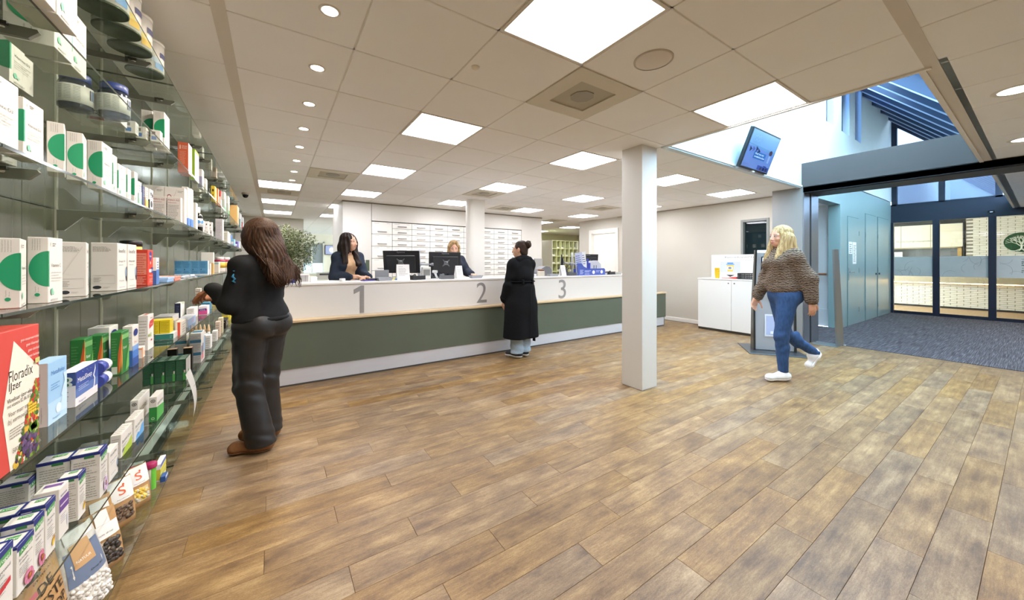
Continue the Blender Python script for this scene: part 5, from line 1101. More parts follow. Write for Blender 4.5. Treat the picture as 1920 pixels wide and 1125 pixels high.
for k in range(6500):
    a = rr.uniform(0, 6.283); u = rr.uniform(-1, 1); r = rr.random() ** .4; s_ = math.sqrt(1 - u * u)
    bump = 1 + .16 * math.sin(3 * a + 2) * s_ + .1 * math.sin(5 * u + a)
    c = Vector((.30 * r * s_ * math.cos(a) * bump, .28 * r * s_ * math.sin(a) * bump, 1.50 + .34 * r * u * bump))
    d = Vector((rr.uniform(-1, 1), rr.uniform(-1, 1), rr.uniform(-.5, 1))).normalized(); L_ = rr.uniform(.026, .044)
    q = d.cross(Vector((rr.uniform(-1, 1), rr.uniform(-1, 1), rr.uniform(-1, 1)))).normalized() * L_ * .17; n_ = d.cross(q) * .15
    m.add([c, c + d * L_ * .5 + q + n_, c + d * L_, c + d * L_ * .5 - q + n_], [(0, 1, 2), (0, 2, 3)], rr.choice(GL))
tag(m.build('foliage', t), kind='stuff')

# ---------------------------------------------------------------- drawer cabinets in the back wall
DH = mat('#8f8c86', .35, .4); DF = mat('#f2eee5', .4); GAPM = mat('#6f6a61', .8)
def drawer_meshes(w, h):
    return MB().box(.004, w - .004, -.018, 0, .004, h - .004, DF, bev=.002).mesh('drawer'), 
hm = MB(); hm.tube([(-.085, 0, .02), (-.085, -.026, .016), (.085, -.026, .016), (.085, 0, .02)], .0075, DH, 8, smooth=False); hm.box(-.085, .085, -.030, -.022, .010, .016, mat('#8f8c86', .4, .4)); h_me = hm.mesh('handle')
colw = .411
sd_me, = drawer_meshes(colw, .125); bd_me, = drawer_meshes(colw, .25)
lm = MB(); lm.box(-.16, -.06, -.0195, -.0183, .095, .100, mat('#a9a59c', .6)); lm.box(.09, .16, -.0195, -.0183, .095, .100, mat('#a9a59c', .6)); lab_me = lm.mesh('name_strip')
for c in range(9):
    x = 1.646 + colw * c
    lbl = 'white drawer cabinet with four deep drawers beside the plain white block' if c == 0 else 'white drawer cabinet column of shallow drawers, %s to the right of the deep drawers' % ['', 'first', 'second', 'third', 'fourth', 'fifth', 'sixth', 'seventh', 'eighth'][c]
    t = thing('drawer_cabinet', lbl, 'cabinet', (x, DY, 0), 0, 'drawer cabinets in the back wall')
    MB().box(0, colw, .002, .5, 0, 2.16, GAPM).build('body', t)
    n_, hh, me = (8, .25, bd_me) if c == 0 else (16, .125, sd_me)
    for r in range(n_):
        z = 2.15 - hh * (r + 1); 
        if z < .1: break
        d = inst(me, 'drawer', t, (0, 0, z)); inst(h_me, 'handle', d, (colw / 2, -.018, .03 if c else .035)); 
        if z > .9: inst(lab_me, 'name_strip', d, (colw / 2, 0, hh - .125 if hh > .2 else 0))
# small dark recess left of the deep drawers
m = MB(); m.box(1.44, 1.60, DY - .034, DY - .029, 1.15, 1.37, mat('#55604a', .7)); m.box(1.515, 1.525, DY - .045, DY - .03, 1.15, 1.37, mat('#efebe2', .5)); tag(m.build('trim_niche'), kind='structure')

# ---------------------------------------------------------------- back office seen past the block
w = MB(); w.box(-1, 12.2, 17.0, 17.2, 0, 2.6, mat('#efe9da', .6)); tag(w.build('wall_office_back'), kind='structure')
of = tag(MB().box(.98, 1.72, 16.94, 16.96, 1.30, 2.10, mat('#9aa4ad', .7)).build('window_6'), kind='structure')
MB().box(1.0, 1.7, 16.95, 16.97, .92, 1.32, mat('#bfe0f4', .3, emit=1.2)).build('pane', of); f_ = MB()
for a in ((.92, .98, .86, 2.2), (1.28, 1.34, .86, 2.2), (1.72, 1.78, .86, 2.2)): f_.box(a[0], a[1], 16.90, 17.0, a[2], a[3], mat('#f3f1ea', .4))
f_.box(.92, 1.78, 16.90, 17.0, 2.14, 2.2, mat('#f3f1ea', .4)); f_.box(.92, 1.78, 16.88, 17.0, .84, .9, mat('#f3f1ea', .4)); f_.build('window_frame', of)
t = thing('wall_screen', 'small lit screen hanging on the far office wall', 'screen', (2.05, 16.9, 1.86)); MB().box(-.26, .26, -.03, .08, -.2, .2, mat('#26282c', .4), bev=.005).build('case', t); m = MB(); f = Face(m, (-.24, -.0305, -.18), (1, 0, 0), (0, 0, 1), .48, .36); f.rect(0, 0, 1, 1, mat('#8d96b8', .3, emit=.5)); f.ell(.5, .5, .2, .3, mat('#dfe6f4', .3, emit=.8)); f.rect(.6, .1, .95, .5, mat('#3f4a78', .3, emit=.3)); m.build('screen', t)
def desk(label, x, y, w_, d_):
    t = thing('office_desk', label, 'desk', (x, y, 0), 0, 'pale office desks'); MB().box(-w_ / 2, w_ / 2, -d_ / 2, d_ / 2, .72, .75, mat('#efece4', .4), bev=.003).build('desktop', t)
    for sx in (-1, 1): MB().box(sx * (w_ / 2 - .04) - .02, sx * (w_ / 2 - .04) + .02, -d_ / 2 + .05, d_ / 2 - .05, 0, .72, mat('#d8d3c6', .5)).build('leg', t)
    MB().box(w_ / 2 - .5, w_ / 2 - .08, -d_ / 2 + .08, d_ / 2 - .1, .05, .70, mat('#cfc9bc', .5), bev=.004).build('drawer_unit', t)
desk('pale office desk beyond the passage near the window', 1.55, 14.0, 1.6, .8)
t = thing('desk_printer', 'pale printer on the far office desk', 'printer', (1.45, 13.9, .75)); MB().box(-.22, .22, -.2, .2, 0, .24, mat('#dcd9d2', .5), bev=.01).build('body', t); MB().box(-.16, .16, -.21, -.19, .14, .2, mat('#55565a', .5)).build('paper_slot', t)
t = thing('wire_basket', 'grey wire basket on a stand behind the counter end', 'basket', (.72, 9.4, 0)); MB().lathe([(0, .62), (.13, .62), (.16, .86), (.15, .86), (.122, .63), (0, .63)], mat('#b4b0a2', .6), 20).build('basket_body', t); MB().lathe([(.08, 0.001), (.10, .05), (.10, .62)], mat('#a9a598', .6), 16).build('stand', t)
m = MB(); m.lathe([(0, 0), (.05, 0), (.05, .12), (.02, .14), (.02, .17), (0, .17)], mat('#c58a3a', .4), 16); tag(m.build('amber_jar', None, (.75, 13.75, .75)), 'amber jar at the edge of the far office desk', 'jar')
# passage with pigeonholes on the other side
w = MB(); w.box(6.0, 12.2, 12.3, 12.5, 0, 2.6, mat('#e6e6bf', .7)); w.box(12.0, 12.2, 7.7, 12.4, 0, 2.6, mat('#f0ebdc', .6)); w.box(7.73, 12.2, 7.72, 7.8, 0, 2.6, CREAM); w.box(5.9, 6.0, DY + 1.35, 12.4, 0, 2.6, CREAM); tag(w.build('wall_office_right'), kind='structure')
pg = thing('pigeonhole_cabinet', 'tall pale green pigeonhole cabinet in the passage behind counter three', 'cabinet', (8.44, 10.0, 0))
PG = mat('#dfe2a9', .5); PGW = mat('#ecead8', .5)
MB().box(-.02, 0, -.005, .6, 0, 2.14, PGW, bev=.002).build('side_panel', pg); MB().box(1.26, 1.28, -.005, .6, 0, 2.14, PGW).build('side_panel', pg); MB().box(0, 1.26, .56, .58, 0, 2.14, PG).build('rear_panel', pg); MB().box(0, 1.26, 0, .56, 2.12, 2.14, PG).build('top', pg)
for i in range(1, 6): MB().box(.21 * i - .012, .21 * i + .012, 0, .56, .1, 2.12, PG).build('upright', pg)
for j in range(8): MB().box(0, 1.26, 0.002, .56, 2.12 - .28 * (j + 1) - .012, 2.12 - .28 * (j + 1) + .012, PG).build('shelf', pg)
NUM = ['first', 'second', 'third', 'fourth', 'fifth', 'sixth', 'seventh']; rr = random.Random(12); pk = MB().box(-.07, .07, -.08, .08, 0, .05, mat('#e9e6de', .6), bev=.003).mesh('paper_packet'); pk2 = MB().box(-.08, .08, -.1, .1, 0, .17, mat('#6d655a', .7), bev=.004).mesh('grey_folder')
for i in range(6):
    for j in range(7):
        if (i * 7 + j * 5) % 3 == 0: continue
        z = 2.12 - .28 * (j + 1) + .0125
        o = inst(pk2, 'folder', None, (8.44 + .21 * i + .105, 10.42, z)); tag(o, 'grey folder in the %s pigeonhole from the left, %s row from the top' % (NUM[i], NUM[j]), 'folder', 'folders in the pigeonholes')
        o = inst(pk, 'paper_packet', None, (8.44 + .21 * i + .105, 10.14, z)); tag(o, 'pale packet in the %s pigeonhole from the left, %s row from the top' % (NUM[i], NUM[j]), 'packet', 'packets in the pigeonholes')
t = thing('side_screen', 'small grey computer screen on a white stand beside the customer\'s coat', 'monitor', (5.45, 7.0, 0)); MB().box(-.3, .3, -.2, .25, 0, 1.0, mat('#f0eee8', .5), bev=.004).build('white_stand', t); MB().box(-.12, .12, -.02, .02, 1.16, 1.42, mat('#a9a9a6', .5), bev=.004).build('screen_case', t); MB().box(-.02, .02, -.015, .015, 1.0, 1.17, mat('#8a8a88', .5)).build('foot', t)
# ---------------------------------------------------------------- lobby furniture by the portal
t = thing('low_cabinet', 'white two-door cabinet against the lobby wall with the yellow cups on top', 'cabinet', (7.05, 2.625, 0))
W2 = mat('#f0ede7', .4)
MB().box(.02, .475, .0, 1.255, .05, .99, W2, bev=.002).build('body', t); MB().box(-.005, .48, -.005, 1.26, .99, 1.012, mat('#f4f2ed', .35), bev=.002).build('top', t); MB().box(.03, .48, .02, 1.26, 0, .05, mat('#4b473f', .6)).build('plinth', t)
for k, (a, b) in enumerate(((.003, .626), (.630, 1.252))):
    d = MB().box(0, .02, a, b, .05, .987, W2, bev=.002).build('door', t); m = MB(); ky = b - .05 if k == 0 else a + .05
    m.lathe([(0, 0), (.011, 0), (.011, .006), (.004, .007), (0, .007)], mat('#6c6a66', .3, .8), 14, Matrix.Translation((0, ky, .93)) @ Matrix.Rotation(-math.pi / 2, 4, 'Y')); m.build('lock', d)
CT = 1.0125
cup = MB(); cup.lathe([(0, .002), (.036, 0), (.044, .085), (.047, .086), (.047, .094), (.042, .094), (.034, .006), (0, .006)], mat('#f0c91f', .4), 24); cup_me = cup.mesh('cup')
for k in range(5):
    o = inst(cup_me, 'yellow_cup', None, (7.20, 3.58, CT + .027 * k)); tag(o, 'yellow plastic cup, %s from the bottom of the nested stack' % ord_[k], 'cup', 'nested yellow cups on the low cabinet')
b = thing('wire_basket', 'black perforated plastic basket in front of the poster', 'basket', (7.18, 3.04, CT)); BKP = mat('#1f1f21', .5)
m = MB()
for (x0, x1, y0, y1) in ((-.075, -.07, -.13, .13), (.07, .075, -.13, .13), (-.075, .075, -.13, -.125), (-.075, .075, .125, .13)):
    for z in (0, .032, .064, .096): m.box(x0, x1, y0, y1, z, z + .016, BKP)
    if x1 - x0 < .02:
        for q in range(10): y = y0 + .005 + q * .0276; m.box(x0, x1, y, y + .011, 0, .11, BKP)
    else:
        for q in range(6): x = x0 + q * .0268; m.box(x, x + .011, y0, y1, 0, .11, BKP)
m.build('grid_side', b); MB().box(-.075, .075, -.13, .13, 0, .004, BKP).build('bottom', b)
m = MB(); m.tube([(0, .05, .012), (.01, -.02, .018), (0, -.10, .02)], [.006, .016, .02], mat('#d8352c', .4), 10); m.tube([(0, .05, .012), (-.02, .16, .012)], .006, mat('#d8352c', .4), 8); tag(m.build('red_scoop', None, (7.14, 3.30, CT)), 'red plastic scoop lying between the cups and the basket', 'scoop')
m = MB(); m.box(-.02, .02, -.05, .04, 0, .012, mat('#2b2422', .5), bev=.003); tag(m.build('dark_token', None, (7.34, 3.28, CT)), 'small dark object lying below the poster picture', 'token')
# white poster board: leftover medicine
po = thing('poster_board', 'white information board about leftover medicine on the low cabinet', 'poster', (7.47, 3.83, CT)); MB().box(0, .012, -1.10, 0, 0, .46, mat('#f7f6f2', .5), bev=.001).build('board', po)
m = MB(); f = Face(m, (0, -0.0, 0), (0, -1, 0), (0, 0, 1), 1.10, .46); 
f.text('Restmedicijnen? Lever ze in', .24, .86, .07, '#4a4a48', .70); f.lines(.16, .76, .9, .83, 2, '#b0aeaa', .35); f.rect(.155, .24, .50, .70, '#c9cfe4'); f.rect(.52, .24, .9, .70, '#e9eaee'); f.poly([(.285, .28), (.375, .28), (.39, .56), (.27, .56)], '#e9c14e'); f.rect(.262, .56, .398, .61, '#7aa6d6'); f.rect(.28, .61, .38, .66, '#4f86c4'); f.rect(.28, .36, .37, .50, '#f6f2e6'); f.ell(.325, .43, .03, .05, '#7a7f8c'); f.poly([(.26, .14), (.41, .14), (.33, .05)], '#2c2a28'); m.build('print', po)
# self-service kiosk between two slanted black sides
k = thing('information_kiosk', 'grey self-service kiosk with lit touch screen and slanted black sides', 'kiosk', (6.26, 2.32, 0), .62)
MB().box(-.42, .30, -.33, .38, 0, .012, mat('#55585c', .35, .7), bev=.003).build('base_plate', k)
SV = mat('#b9bbc0', .35, .35)
def slab(m, x_b, x_t, y0, y1, th, z1, mm): 
    P = [(x_b, y0, .012), (x_b + th, y0, .012), (x_t + th * .5, y0, z1), (x_t, y0, z1), (x_b, y1, .012), (x_b + th, y1, .012), (x_t + th * .5, y1, z1), (x_t, y1, z1)]
    m.add(P, [(0, 1, 2, 3), (7, 6, 5, 4), (0, 4, 5, 1), (1, 5, 6, 2), (2, 6, 7, 3), (3, 7, 4, 0)], mm)
def side(y0, y1):
    m = MB(); m.prism([(-.16, .012), (.02, .012), (-.02, .75), (-.18, 1.50), (-.24, 1.50), (-.14, .72)], 'y', y0, y1, mat('#2c2e2c', .3)); return m
side(.24, .265).build('side_panel', k); side(-.265, -.24).build('side_panel', k)
m = MB(); m.prism([(-.13, .02), (.04, .02), (.04, .75), (-.10, 1.47), (-.17, 1.50), (-.21, 1.46), (-.115, .74)], 'y', -.24, .24, SV); m.build('housing', k)
sl = Matrix.Translation((-.2, 0, 1.44)) @ Matrix.Rotation(math.atan2(.093, .70), 4, 'Y')
def front(m, y0, y1, t0, t1, off, mm):
    """patch on the slanted front, t from screen bottom (0) to the top (1)"""
    q = lambda y, t: (-.115 - .095 * t - off, y, .74 + .72 * t)
    m.add([q(y1, t0), q(y0, t0), q(y0, t1), q(y1, t1)], [(0, 1, 2, 3)], mm)
m = MB(); front(m, -.18, .18, .40, .92, .004, mat('#1b1c20', .3)); m.build('screen_frame', k)
m = MB(); front(m, -.165, .165, .42, .90, .006, mat('#cfe0f6', .2, emit=1.3)); front(m, -.13, .13, .70, .86, .007, mat('#6f9fe0', .3, emit=1.0)); front(m, -.165, .165, .42, .55, .007, mat('#eaf2fb', .3, emit=1.4)); m.build('screen', k)
m = MB(); front(m, -.04, .04, .955, .985, .004, mat('#3a3b3f', .3)); m.build('camera_slot', k)
m = MB(); q = [(-.122, .12, .55), (-.122, -.10, .55), (-.119, -.10, .22), (-.119, .12, .22)]; m.add([(x - .016, y, z) for x, y, z in q], [(3, 2, 1, 0)], mat('#e9ebf2', .5)); m.add([(x - .017, y * .86 + .001, .385 + (z - .385) * .86) for x, y, z in q], [(3, 2, 1, 0)], mat('#b9c3e4', .5)); m.add([(-.1395, .05, .30), (-.1395, .0, .30), (-.1395, .0, .26), (-.1395, .05, .26)], [(3, 2, 1, 0)], mat('#f4f5fa', .5)); m.build('notice', k)
# slanted steel stand at the carpet edge
s = thing('slanted_stand', 'slanted brushed steel stand at the carpet edge by the teal wall', 'stand', (7.50, 1.86, 0), .0)
ST = mat('#9fa3a4', .3, .8)
MB().box(-.26, .02, -.05, .27, 0.0, .010, ST, bev=.002).build('base_plate', s)
m = MB(); P = []
for z, x, wd in ((.01, .0, .085), (1.52, -.21, .055)):
    for dx, dy in ((-wd / 2, -.012), (wd / 2, -.012), (wd / 2, .012), (-wd / 2, .012)): P.append((x + dx * .55, -.02 + dy + dx * .83 * -1, z))
m.add(P, [(3, 2, 1, 0), (4, 5, 6, 7), (0, 1, 5, 4), (1, 2, 6, 5), (2, 3, 7, 6), (3, 0, 4, 7)], ST); m.build('leaning_bar', s)
m = MB(); m.cyl((.03, -.07, .0), .02, .012, mat('#cfd2d3', .3, .8), 14); m.build('foot', s)
# television on the bulkhead
tv = thing('wall_television', 'tilted television with blue health notice on the bulkhead above the hall', 'television', (5.20, 2.06, 2.74)); M = Matrix.Rotation(.36, 4, 'X')
MB().box(-.39, .39, -.02, .025, -.24, .24, mat('#15161a', .35), M, bev=.004).build('case', tv)
m = MB(); f = Face(m, M @ Vector((-.37, -.0205, -.22)), (1, 0, 0), M.to_3x3() @ Vector((0, 0, 1)), .74, .44)
E = lambda c, e=.12: mat('#%02x%02x%02x' % tuple(int(int(c[i:i + 2], 16) * .72) for i in (1, 3, 5)), .25, emit=e)
f.rect(0, 0, 1, 1, E('#7d97d8')); f.rect(0, .58, 1, 1, E('#8fb4df')); f.poly([(0, .6), (1, .52), (1, .6), (0, .64)], E('#7aa3d2')); f.rect(.28, .28, .72, .48, E('#3f78bd'))
for (x, y, c) in ((.12, .5, '#2b3554'), (.22, .52, '#6d74b8'), (.33, .55, '#394a7a'), (.42, .5, '#2e3a68')): f.poly([(x - .04, y + .06), (x + .05, y), (x - .02, y - .09)], E(c, .05))
f.ell(.86, .55, .06, .07, E('#4a3048', .05)); f.rect(.82, .26, .89, .47, E('#a3bbe8')); f.ell(.82, .16, .06, .06, E('#27365f', .05), 180, 360); f.rect(.55, .02, .98, .14, E('#4258ac'))
for q in range(3): f.rect(.66 + .1 * q, .03, .73 + .1 * q, .11, E('#1e2a5a', .05))
for q in range(4): f.ell(.15 + .05 * q, .78 + .03 * (q % 2), .035, .07, E('#a9c6e6')); f.ell(.15 + .05 * q, .78 + .03 * (q % 2), .028, .058, E('#8fb4df'))
f.text('Geef ons uw', .31, .40, .05, '#dfe9f8', .32); f.text('e-mailadres door', .31, .32, .05, '#dfe9f8', .38); f.text('apotheek', .04, .06, .05, '#2f3f86', .16); m.build('screen', tv)
m = MB(); m.box(-.12, .12, .02, .13, -.1, .08, mat('#2a2b2f', .5)); m.build('wall_mount', tv); m = MB(); m.box(-.03, .03, -.02, .01, -.255, -.24, mat('#f2f4f6', .4), M); m.build('sensor', tv); MB().box(-.36, .36, .0, .04, -.262, -.242, mat('#b9bcc0', .4, .6), M).build('sound_bar', tv)
# ---------------------------------------------------------------- entrance lobby beyond the portal
def carpet():
    k = NT('entrance_carpet'); tc = k.n('ShaderNodeTexCoord'); mp = k.n('ShaderNodeMapping'); k.l(tc.outputs['Object'], mp.inputs[0]); mp.inputs['Scale'].default_value = (.8, 48, 1)
    nz = k.n('ShaderNodeTexNoise'); nz.inputs['Scale'].default_value = 3.0; nz.inputs['Detail'].default_value = 5; nz.inputs['Roughness'].default_value = .75; k.l(mp.outputs[0], nz.inputs[0])
    r = k.ramp(nz.outputs[0], [(0.38, lin('#302e33')), (0.5, lin('#4c4a50')), (0.62, lin('#84828a'))]); k.l(r.outputs[0], k.b.inputs['Base Color'])
    k.b.inputs['Roughness'].default_value = .95
    n2 = k.n('ShaderNodeTexNoise'); n2.inputs['Scale'].default_value = 220; k.l(tc.outputs['Object'], n2.inputs[0]); bp = k.n('ShaderNodeBump'); bp.inputs['Strength'].default_value = .15; bp.inputs['Distance'].default_value = .003
    k.l(n2.outputs[0], bp.inputs['Height']); k.l(bp.outputs[0], k.b.inputs['Normal']); return k.m
EX = 13.55
w = MB(); w.box(7.52, EX + .05, -4.5, 2.3, -.2, .004, carpet()); w.box(7.70, 9.45, 2.3, 6, -.2, .002, carpet()); tag(w.build('floor_entrance'), kind='structure')
TEAL = noisy('#8aa5a8', .02, 2, .28, name='teal_panelling'); TEALD = mat('#7fa3a8', .35); TEALJ = mat('#54777d', .5)
w = MB()
TY = 2.30
w.box(9.42, EX, TY, TY + .18, 0, 2.9, TEAL); w.box(7.7, 9.42, TY, TY + .18, 2.48, 2.9, TEAL)
w.box(9.40, 9.425, TY - .004, TY + .185, 0, 2.48, mat('#93b0b2', .35))
tag(w.build('wall_entrance_left'), kind='structure')
def teal_door(n, x0, x1, z1, hinge_left, papers=False):
    m = MB(); m.box(x0 - .012, x1 + .012, TY - .004, TY + .01, 0, z1 + .012, TEALJ)
    d = tag(m.build('door_%d' % n), kind='structure')
    MB().box(x0, x1, TY - .012, TY - .003, .01, z1, TEAL, bev=.002).build('leaf', d)
    hx = x1 if not hinge_left else x0
    for z in (.25, 1.1, 1.9): MB().box(hx - .012, hx + .012, TY - .02, TY - .01, z, z + .1, mat('#a9b7ba', .3, .6)).build('hinge', d)
    return d
d2 = teal_door(2, 9.86, 10.62, 2.27, False)
h = MB(); h.box(9.90, 9.93, TY - .02, TY - .01, .95, 1.2, mat('#b9c2c4', .3, 1)); h.tube([(9.915, TY - .015, 1.12), (9.915, TY - .06, 1.12), (10.05, TY - .06, 1.12)], .010, mat('#b9c2c4', .25, 1)); h.build('handle', d2)
d3 = teal_door(3, 11.15, 12.05, 2.42, True); h = MB(); h.cyl((11.98, TY - .01, 1.05), .016, .02, mat('#6b7678', .3, 1), M=None); h.box(11.96, 12.0, TY - .035, TY - .01, 1.03, 1.07, mat('#6b7678', .3, 1)); h.build('knob', d3)
d4 = teal_door(4, 12.2, 13.25, 2.42, True); h = MB(); h.box(12.25, 12.29, TY - .035, TY - .01, 1.03, 1.07, mat('#6b7678', .3, 1)); h.build('knob', d4)
def sheet(name, label, cat, x0, x1, z0, z1, rows):
    m = MB(); m.box(x0, x1, TY - .018, TY - .0125, z0, z1, mat('#f4f6f6', .7)); o = m.build(name); tag(o, label, cat, 'papers taped to the teal door')
    p = MB(); f = Face(p, (x0, TY - .018, z0), (1, 0, 0), (0, 0, 1), x1 - x0, z1 - z0); f.lines(.12, .1, .9, .9, rows, '#7b8086'); p.build('small_print', o)
sheet('notice', 'short white notice taped to the teal door', 'paper', 9.90, 10.12, 1.50, 1.75, 5)
sheet('notice', 'long white notice taped beside a shorter one on the teal door', 'paper', 10.17, 10.40, 1.29, 1.75, 11)
# white side passage with handrail and base
w = MB(); w.box(9.5, 9.65, 2.48, 6, 0, 2.6, mat('#eef0f2', .5)); w.box(7.74, 9.6, 6, 6.1, 0, 2.6, mat('#eef0f2', .5)); w.box(7.735, 7.78, 2.62, 6, 0, 2.6, mat('#eef0f2', .5)); w.box(7.6, 9.6, 2.48, 6.1, 2.5, 2.6, mat('#f4f4f2', .6))
tag(w.build('wall_side_passage'), kind='structure')
tag(MB().box(9.475, 9.5, 2.5, 5.9, 0, .36, mat('#e4e7ea', .4), bev=.004).build('baseboard_passage'), kind='structure')
m = MB(); m.tube([(9.42, 2.52, 1.08), (9.42, 5.6, 1.08)], .022, mat('#8a5a3c', .4), 10); m.box(9.42, 9.5, 2.9, 2.93, 1.06, 1.09, mat('#999999', .4, 1)); m.box(9.42, 9.5, 4.4, 4.43, 1.06, 1.09, mat('#999999', .4, 1))
tag(m.build('handrail'), 'brown wooden handrail on the white wall of the side passage', 'handrail')
# entrance ceiling on the right with its open edge
w = MB(); w.box(7.7, 13.5, -4.5, .42, ZC + .03, ZC + .15, TBAR); ce = tag(w.build('ceiling_entrance'), kind='structure')
for i in range(10):
    for j in range(4):
        inst(tile_me, 'ceiling_tile', ce, (7.72 + .6 * i, -.2 - .6 * j, ZC))
tag(MB().box(7.7, 13.5, .40, .43, ZC - .01, ZC + .15, mat('#e6e0d4', .5)).build('trim_4'), kind='structure')
for q in range(3):  # unseen panels added to brighten the entrance
    for j in range(2):
        t = thing('ceiling_light', 'unseen ceiling light panel added to brighten the entrance', 'light', (8.32 + 1.8 * q, -.8 - 1.2 * j, ZC), 0, 'added entrance ceiling panels'); inst(pf_me, 'frame', t, (0, 0, -.004)); inst(pd_me, 'diffuser', t, (0, 0, -.006))
w = MB(); w.box(7.7, 13.6, -4.6, -4.5, 0, 2.7, CREAM); tag(w.build('wall_entrance_right'), kind='structure')
# dark glazed screen
NV = mat('#1b2438', .35)
PANE = glass('#e4e4e0', 'door_pane'); PANEU = glass('#7c848f', 'upper_pane', base=.06)
sc = MB()
posts = [2.30, 1.527, .70, -.13, -.96, -1.8]
g = tag(MB().box(EX, EX + .10, -4.5, 2.3, 2.36, 2.80, NV).build('window_entrance_screen'), kind='structure')
for k, y in enumerate(posts):
    wd = .05 if k in (0,) else .055
    MB().box(EX - .02, EX + .08, y - wd, y + (wd if k else 0), 0, 2.37, NV, bev=.004).build('post', g)
for k in range(len(posts) - 1):
    MB().box(EX - .01, EX + .06, posts[k + 1] + .055, posts[k] - .055, 0, .075, NV).build('bottom_rail', g)
    MB().box(EX + .02, EX + .03, posts[k + 1] + .055, posts[k] - .055, .075, 2.36, PANE).build('pane', g)
FROST = noisy('#c9cdc8', .03, 5, .6, name='frosted_film')
def film_lines(f, seed):
    r = random.Random(seed)
    for q in range(9):
        cx, cy = r.uniform(0, 1), r.uniform(-.1, 1.1); R = r.uniform(.18, .42); a = r.uniform(0, 360); n = 16; P = []
        for i in range(n + 1):
            t = math.radians(a + (130 + 80 * r.random() * 0) * i / n); P.append((cx + R * math.cos(t) * .62, cy + R * math.sin(t)))
        for (x0, y0), (x1, y1) in zip(P, P[1:]):
            if min(x0, x1) < 0 or max(x0, x1) > 1 or min(y0, y1) < 0 or max(y0, y1) > 1: continue
            dx, dy = x1 - x0, y1 - y0; L = math.hypot(dx * f.W, dy * f.H) or 1; nx, ny = -dy * f.H / L * .0025 / f.W, dx * f.W / L * .0025 / f.H
            f.mb.add([f.p(x * f.W, y * f.H) for x, y in ((x0 - nx, y0 - ny), (x1 - nx, y1 - ny), (x1 + nx, y1 + ny), (x0 + nx, y0 + ny))], [(0, 1, 2, 3)], mat('#9a9f9c', .6))
for k in range(len(posts) - 1):
    y0, y1 = posts[k] - .055, posts[k + 1] + .055
    m = MB(); m.box(EX + .012, EX + .017, y1, y0, .975, 1.47, FROST); film = m.build('frosted_band', g)
    m = MB(); f = Face(m, (EX + .012, y0, .975), (0, -1, 0), (0, 0, 1), y0 - y1, .495); film_lines(f, k + 3)
    if k == 2:
        f.text('Openingstijden', .45, .82, .045, '#3f4443', .5); f.lines(.45, .55, .95, .78, 3, '#4a4f4e'); f.text('Telefoon', .45, .42, .045, '#3f4443', .3); f.lines(.45, .26, .95, .38, 2, '#4a4f4e')
    m.build('print', film)
m = MB(); m.box(EX - .045, EX, .66, .76, 2.44, 2.50, mat('#0c0e14', .3), bev=.012); m.box(EX - .05, EX - .04, .69, .73, 2.455, 2.475, mat('#dfe6ee', .2)); tag(m.build('motion_sensor'), 'small dark motion sensor with a light spot above the glass doors', 'sensor')
# upper glazing: a row of two panes and the gable
up = tag(MB().box(EX, EX + .1, .38, 2.3, 2.795, 2.83, NV).build('window_gable'), kind='structure')
gab = [(2.28, 2.23), (1.52, 1.46), (.72, .66)]
for a, b in [(2.29, 2.19), (1.49, 1.39), (.66, .56)]: MB().box(EX, EX + .09, b, a, 2.8, RZ(b) - .1, NV).build('post', up)
MB().box(EX, EX + .09, .4, 2.3, 3.42, 3.50, NV).build('transom', up)
for a, b in [(2.20, 1.49), (1.39, .66)]:
    MB().box(EX + .04, EX + .05, b, a, 2.83, 3.42, PANEU).build('pane', up)
    m = MB(); m.add([(EX + .04, a, 3.5), (EX + .04, b, 3.5), (EX + .04, b, RZ(b) - .12), (EX + .04, a, RZ(a) - .12)], [(0, 1, 2, 3)], PANEU); m.build('pane', up)
m = MB(); P = []
for x in (EX - .01, EX + .09):
    for y, dz in ((.3, -.30), (2.3, -.30), (2.3, -.10), (.3, -.10)): P.append((x, y, RZ(y) + dz))
m.add(P, [(0, 1, 2, 3), (7, 6, 5, 4), (0, 4, 5, 1), (2, 6, 7, 3), (1, 5, 6, 2), (0, 3, 7, 4)], NV); m.build('sloping_rail', up)
# pale facade outdoors behind the upper panes
w = MB(); w.box(19.5, 19.8, -6, 7, 2.9, 9.0, mat('#aab4c6', .7)); w.box(19.4, 19.55, -6, 7, 5.2, 5.6, mat('#6f7c96', .6)); tag(w.build('wall_neighbour'), kind='structure')
# ---- the health centre lobby behind the glass doors
BX = 16.2
w = MB(); w.box(EX + .05, 19, -6, 7, -.2, .0, noisy('#a98a63', .12, 3, .4, name='far_wood', stretch=(1, 9, 1))); tag(w.build('floor_far_lobby'), kind='structure')
w = MB(); w.box(EX + .1, 18.4, -6, 7, 2.75, 2.85, mat('#efe8d8', .8)); tag(w.build('ceiling_far_lobby'), kind='structure')
w = MB(); w.box(18.2, 18.4, -6, 7, 0, 2.8, mat('#9a958a', .7)); w.box(EX + .1, 18.2, 5.5, 5.6, 0, 2.8, mat('#e9e2d2', .7)); w.box(EX + .1, 18.2, -6.1, -6, 0, 2.8, mat('#e9e2d2', .7)); tag(w.build('wall_far_lobby'), kind='structure')
BRK = noisy('#e4dccb', .08, 9, .8, .6, 60, 'white_brick'); MORT = mat('#8f8678', .9)
ct = thing('reception_counter', 'white brick reception counter glowing under its overhang behind the glass doors', 'counter', (BX, 0, 0))
MB().box(.03, .5, -2.5, 4.0, 0.0, .72, MORT).build('core', ct)
MB().box(-.22, .6, -2.5, 4.0, .74, .97, mat('#a99a7d', .5), bev=.006).build('worktop', ct)
MB().box(-.015, .03, -2.5, 4.0, 0, .045, mat('#26211c', .6)).build('plinth', ct)
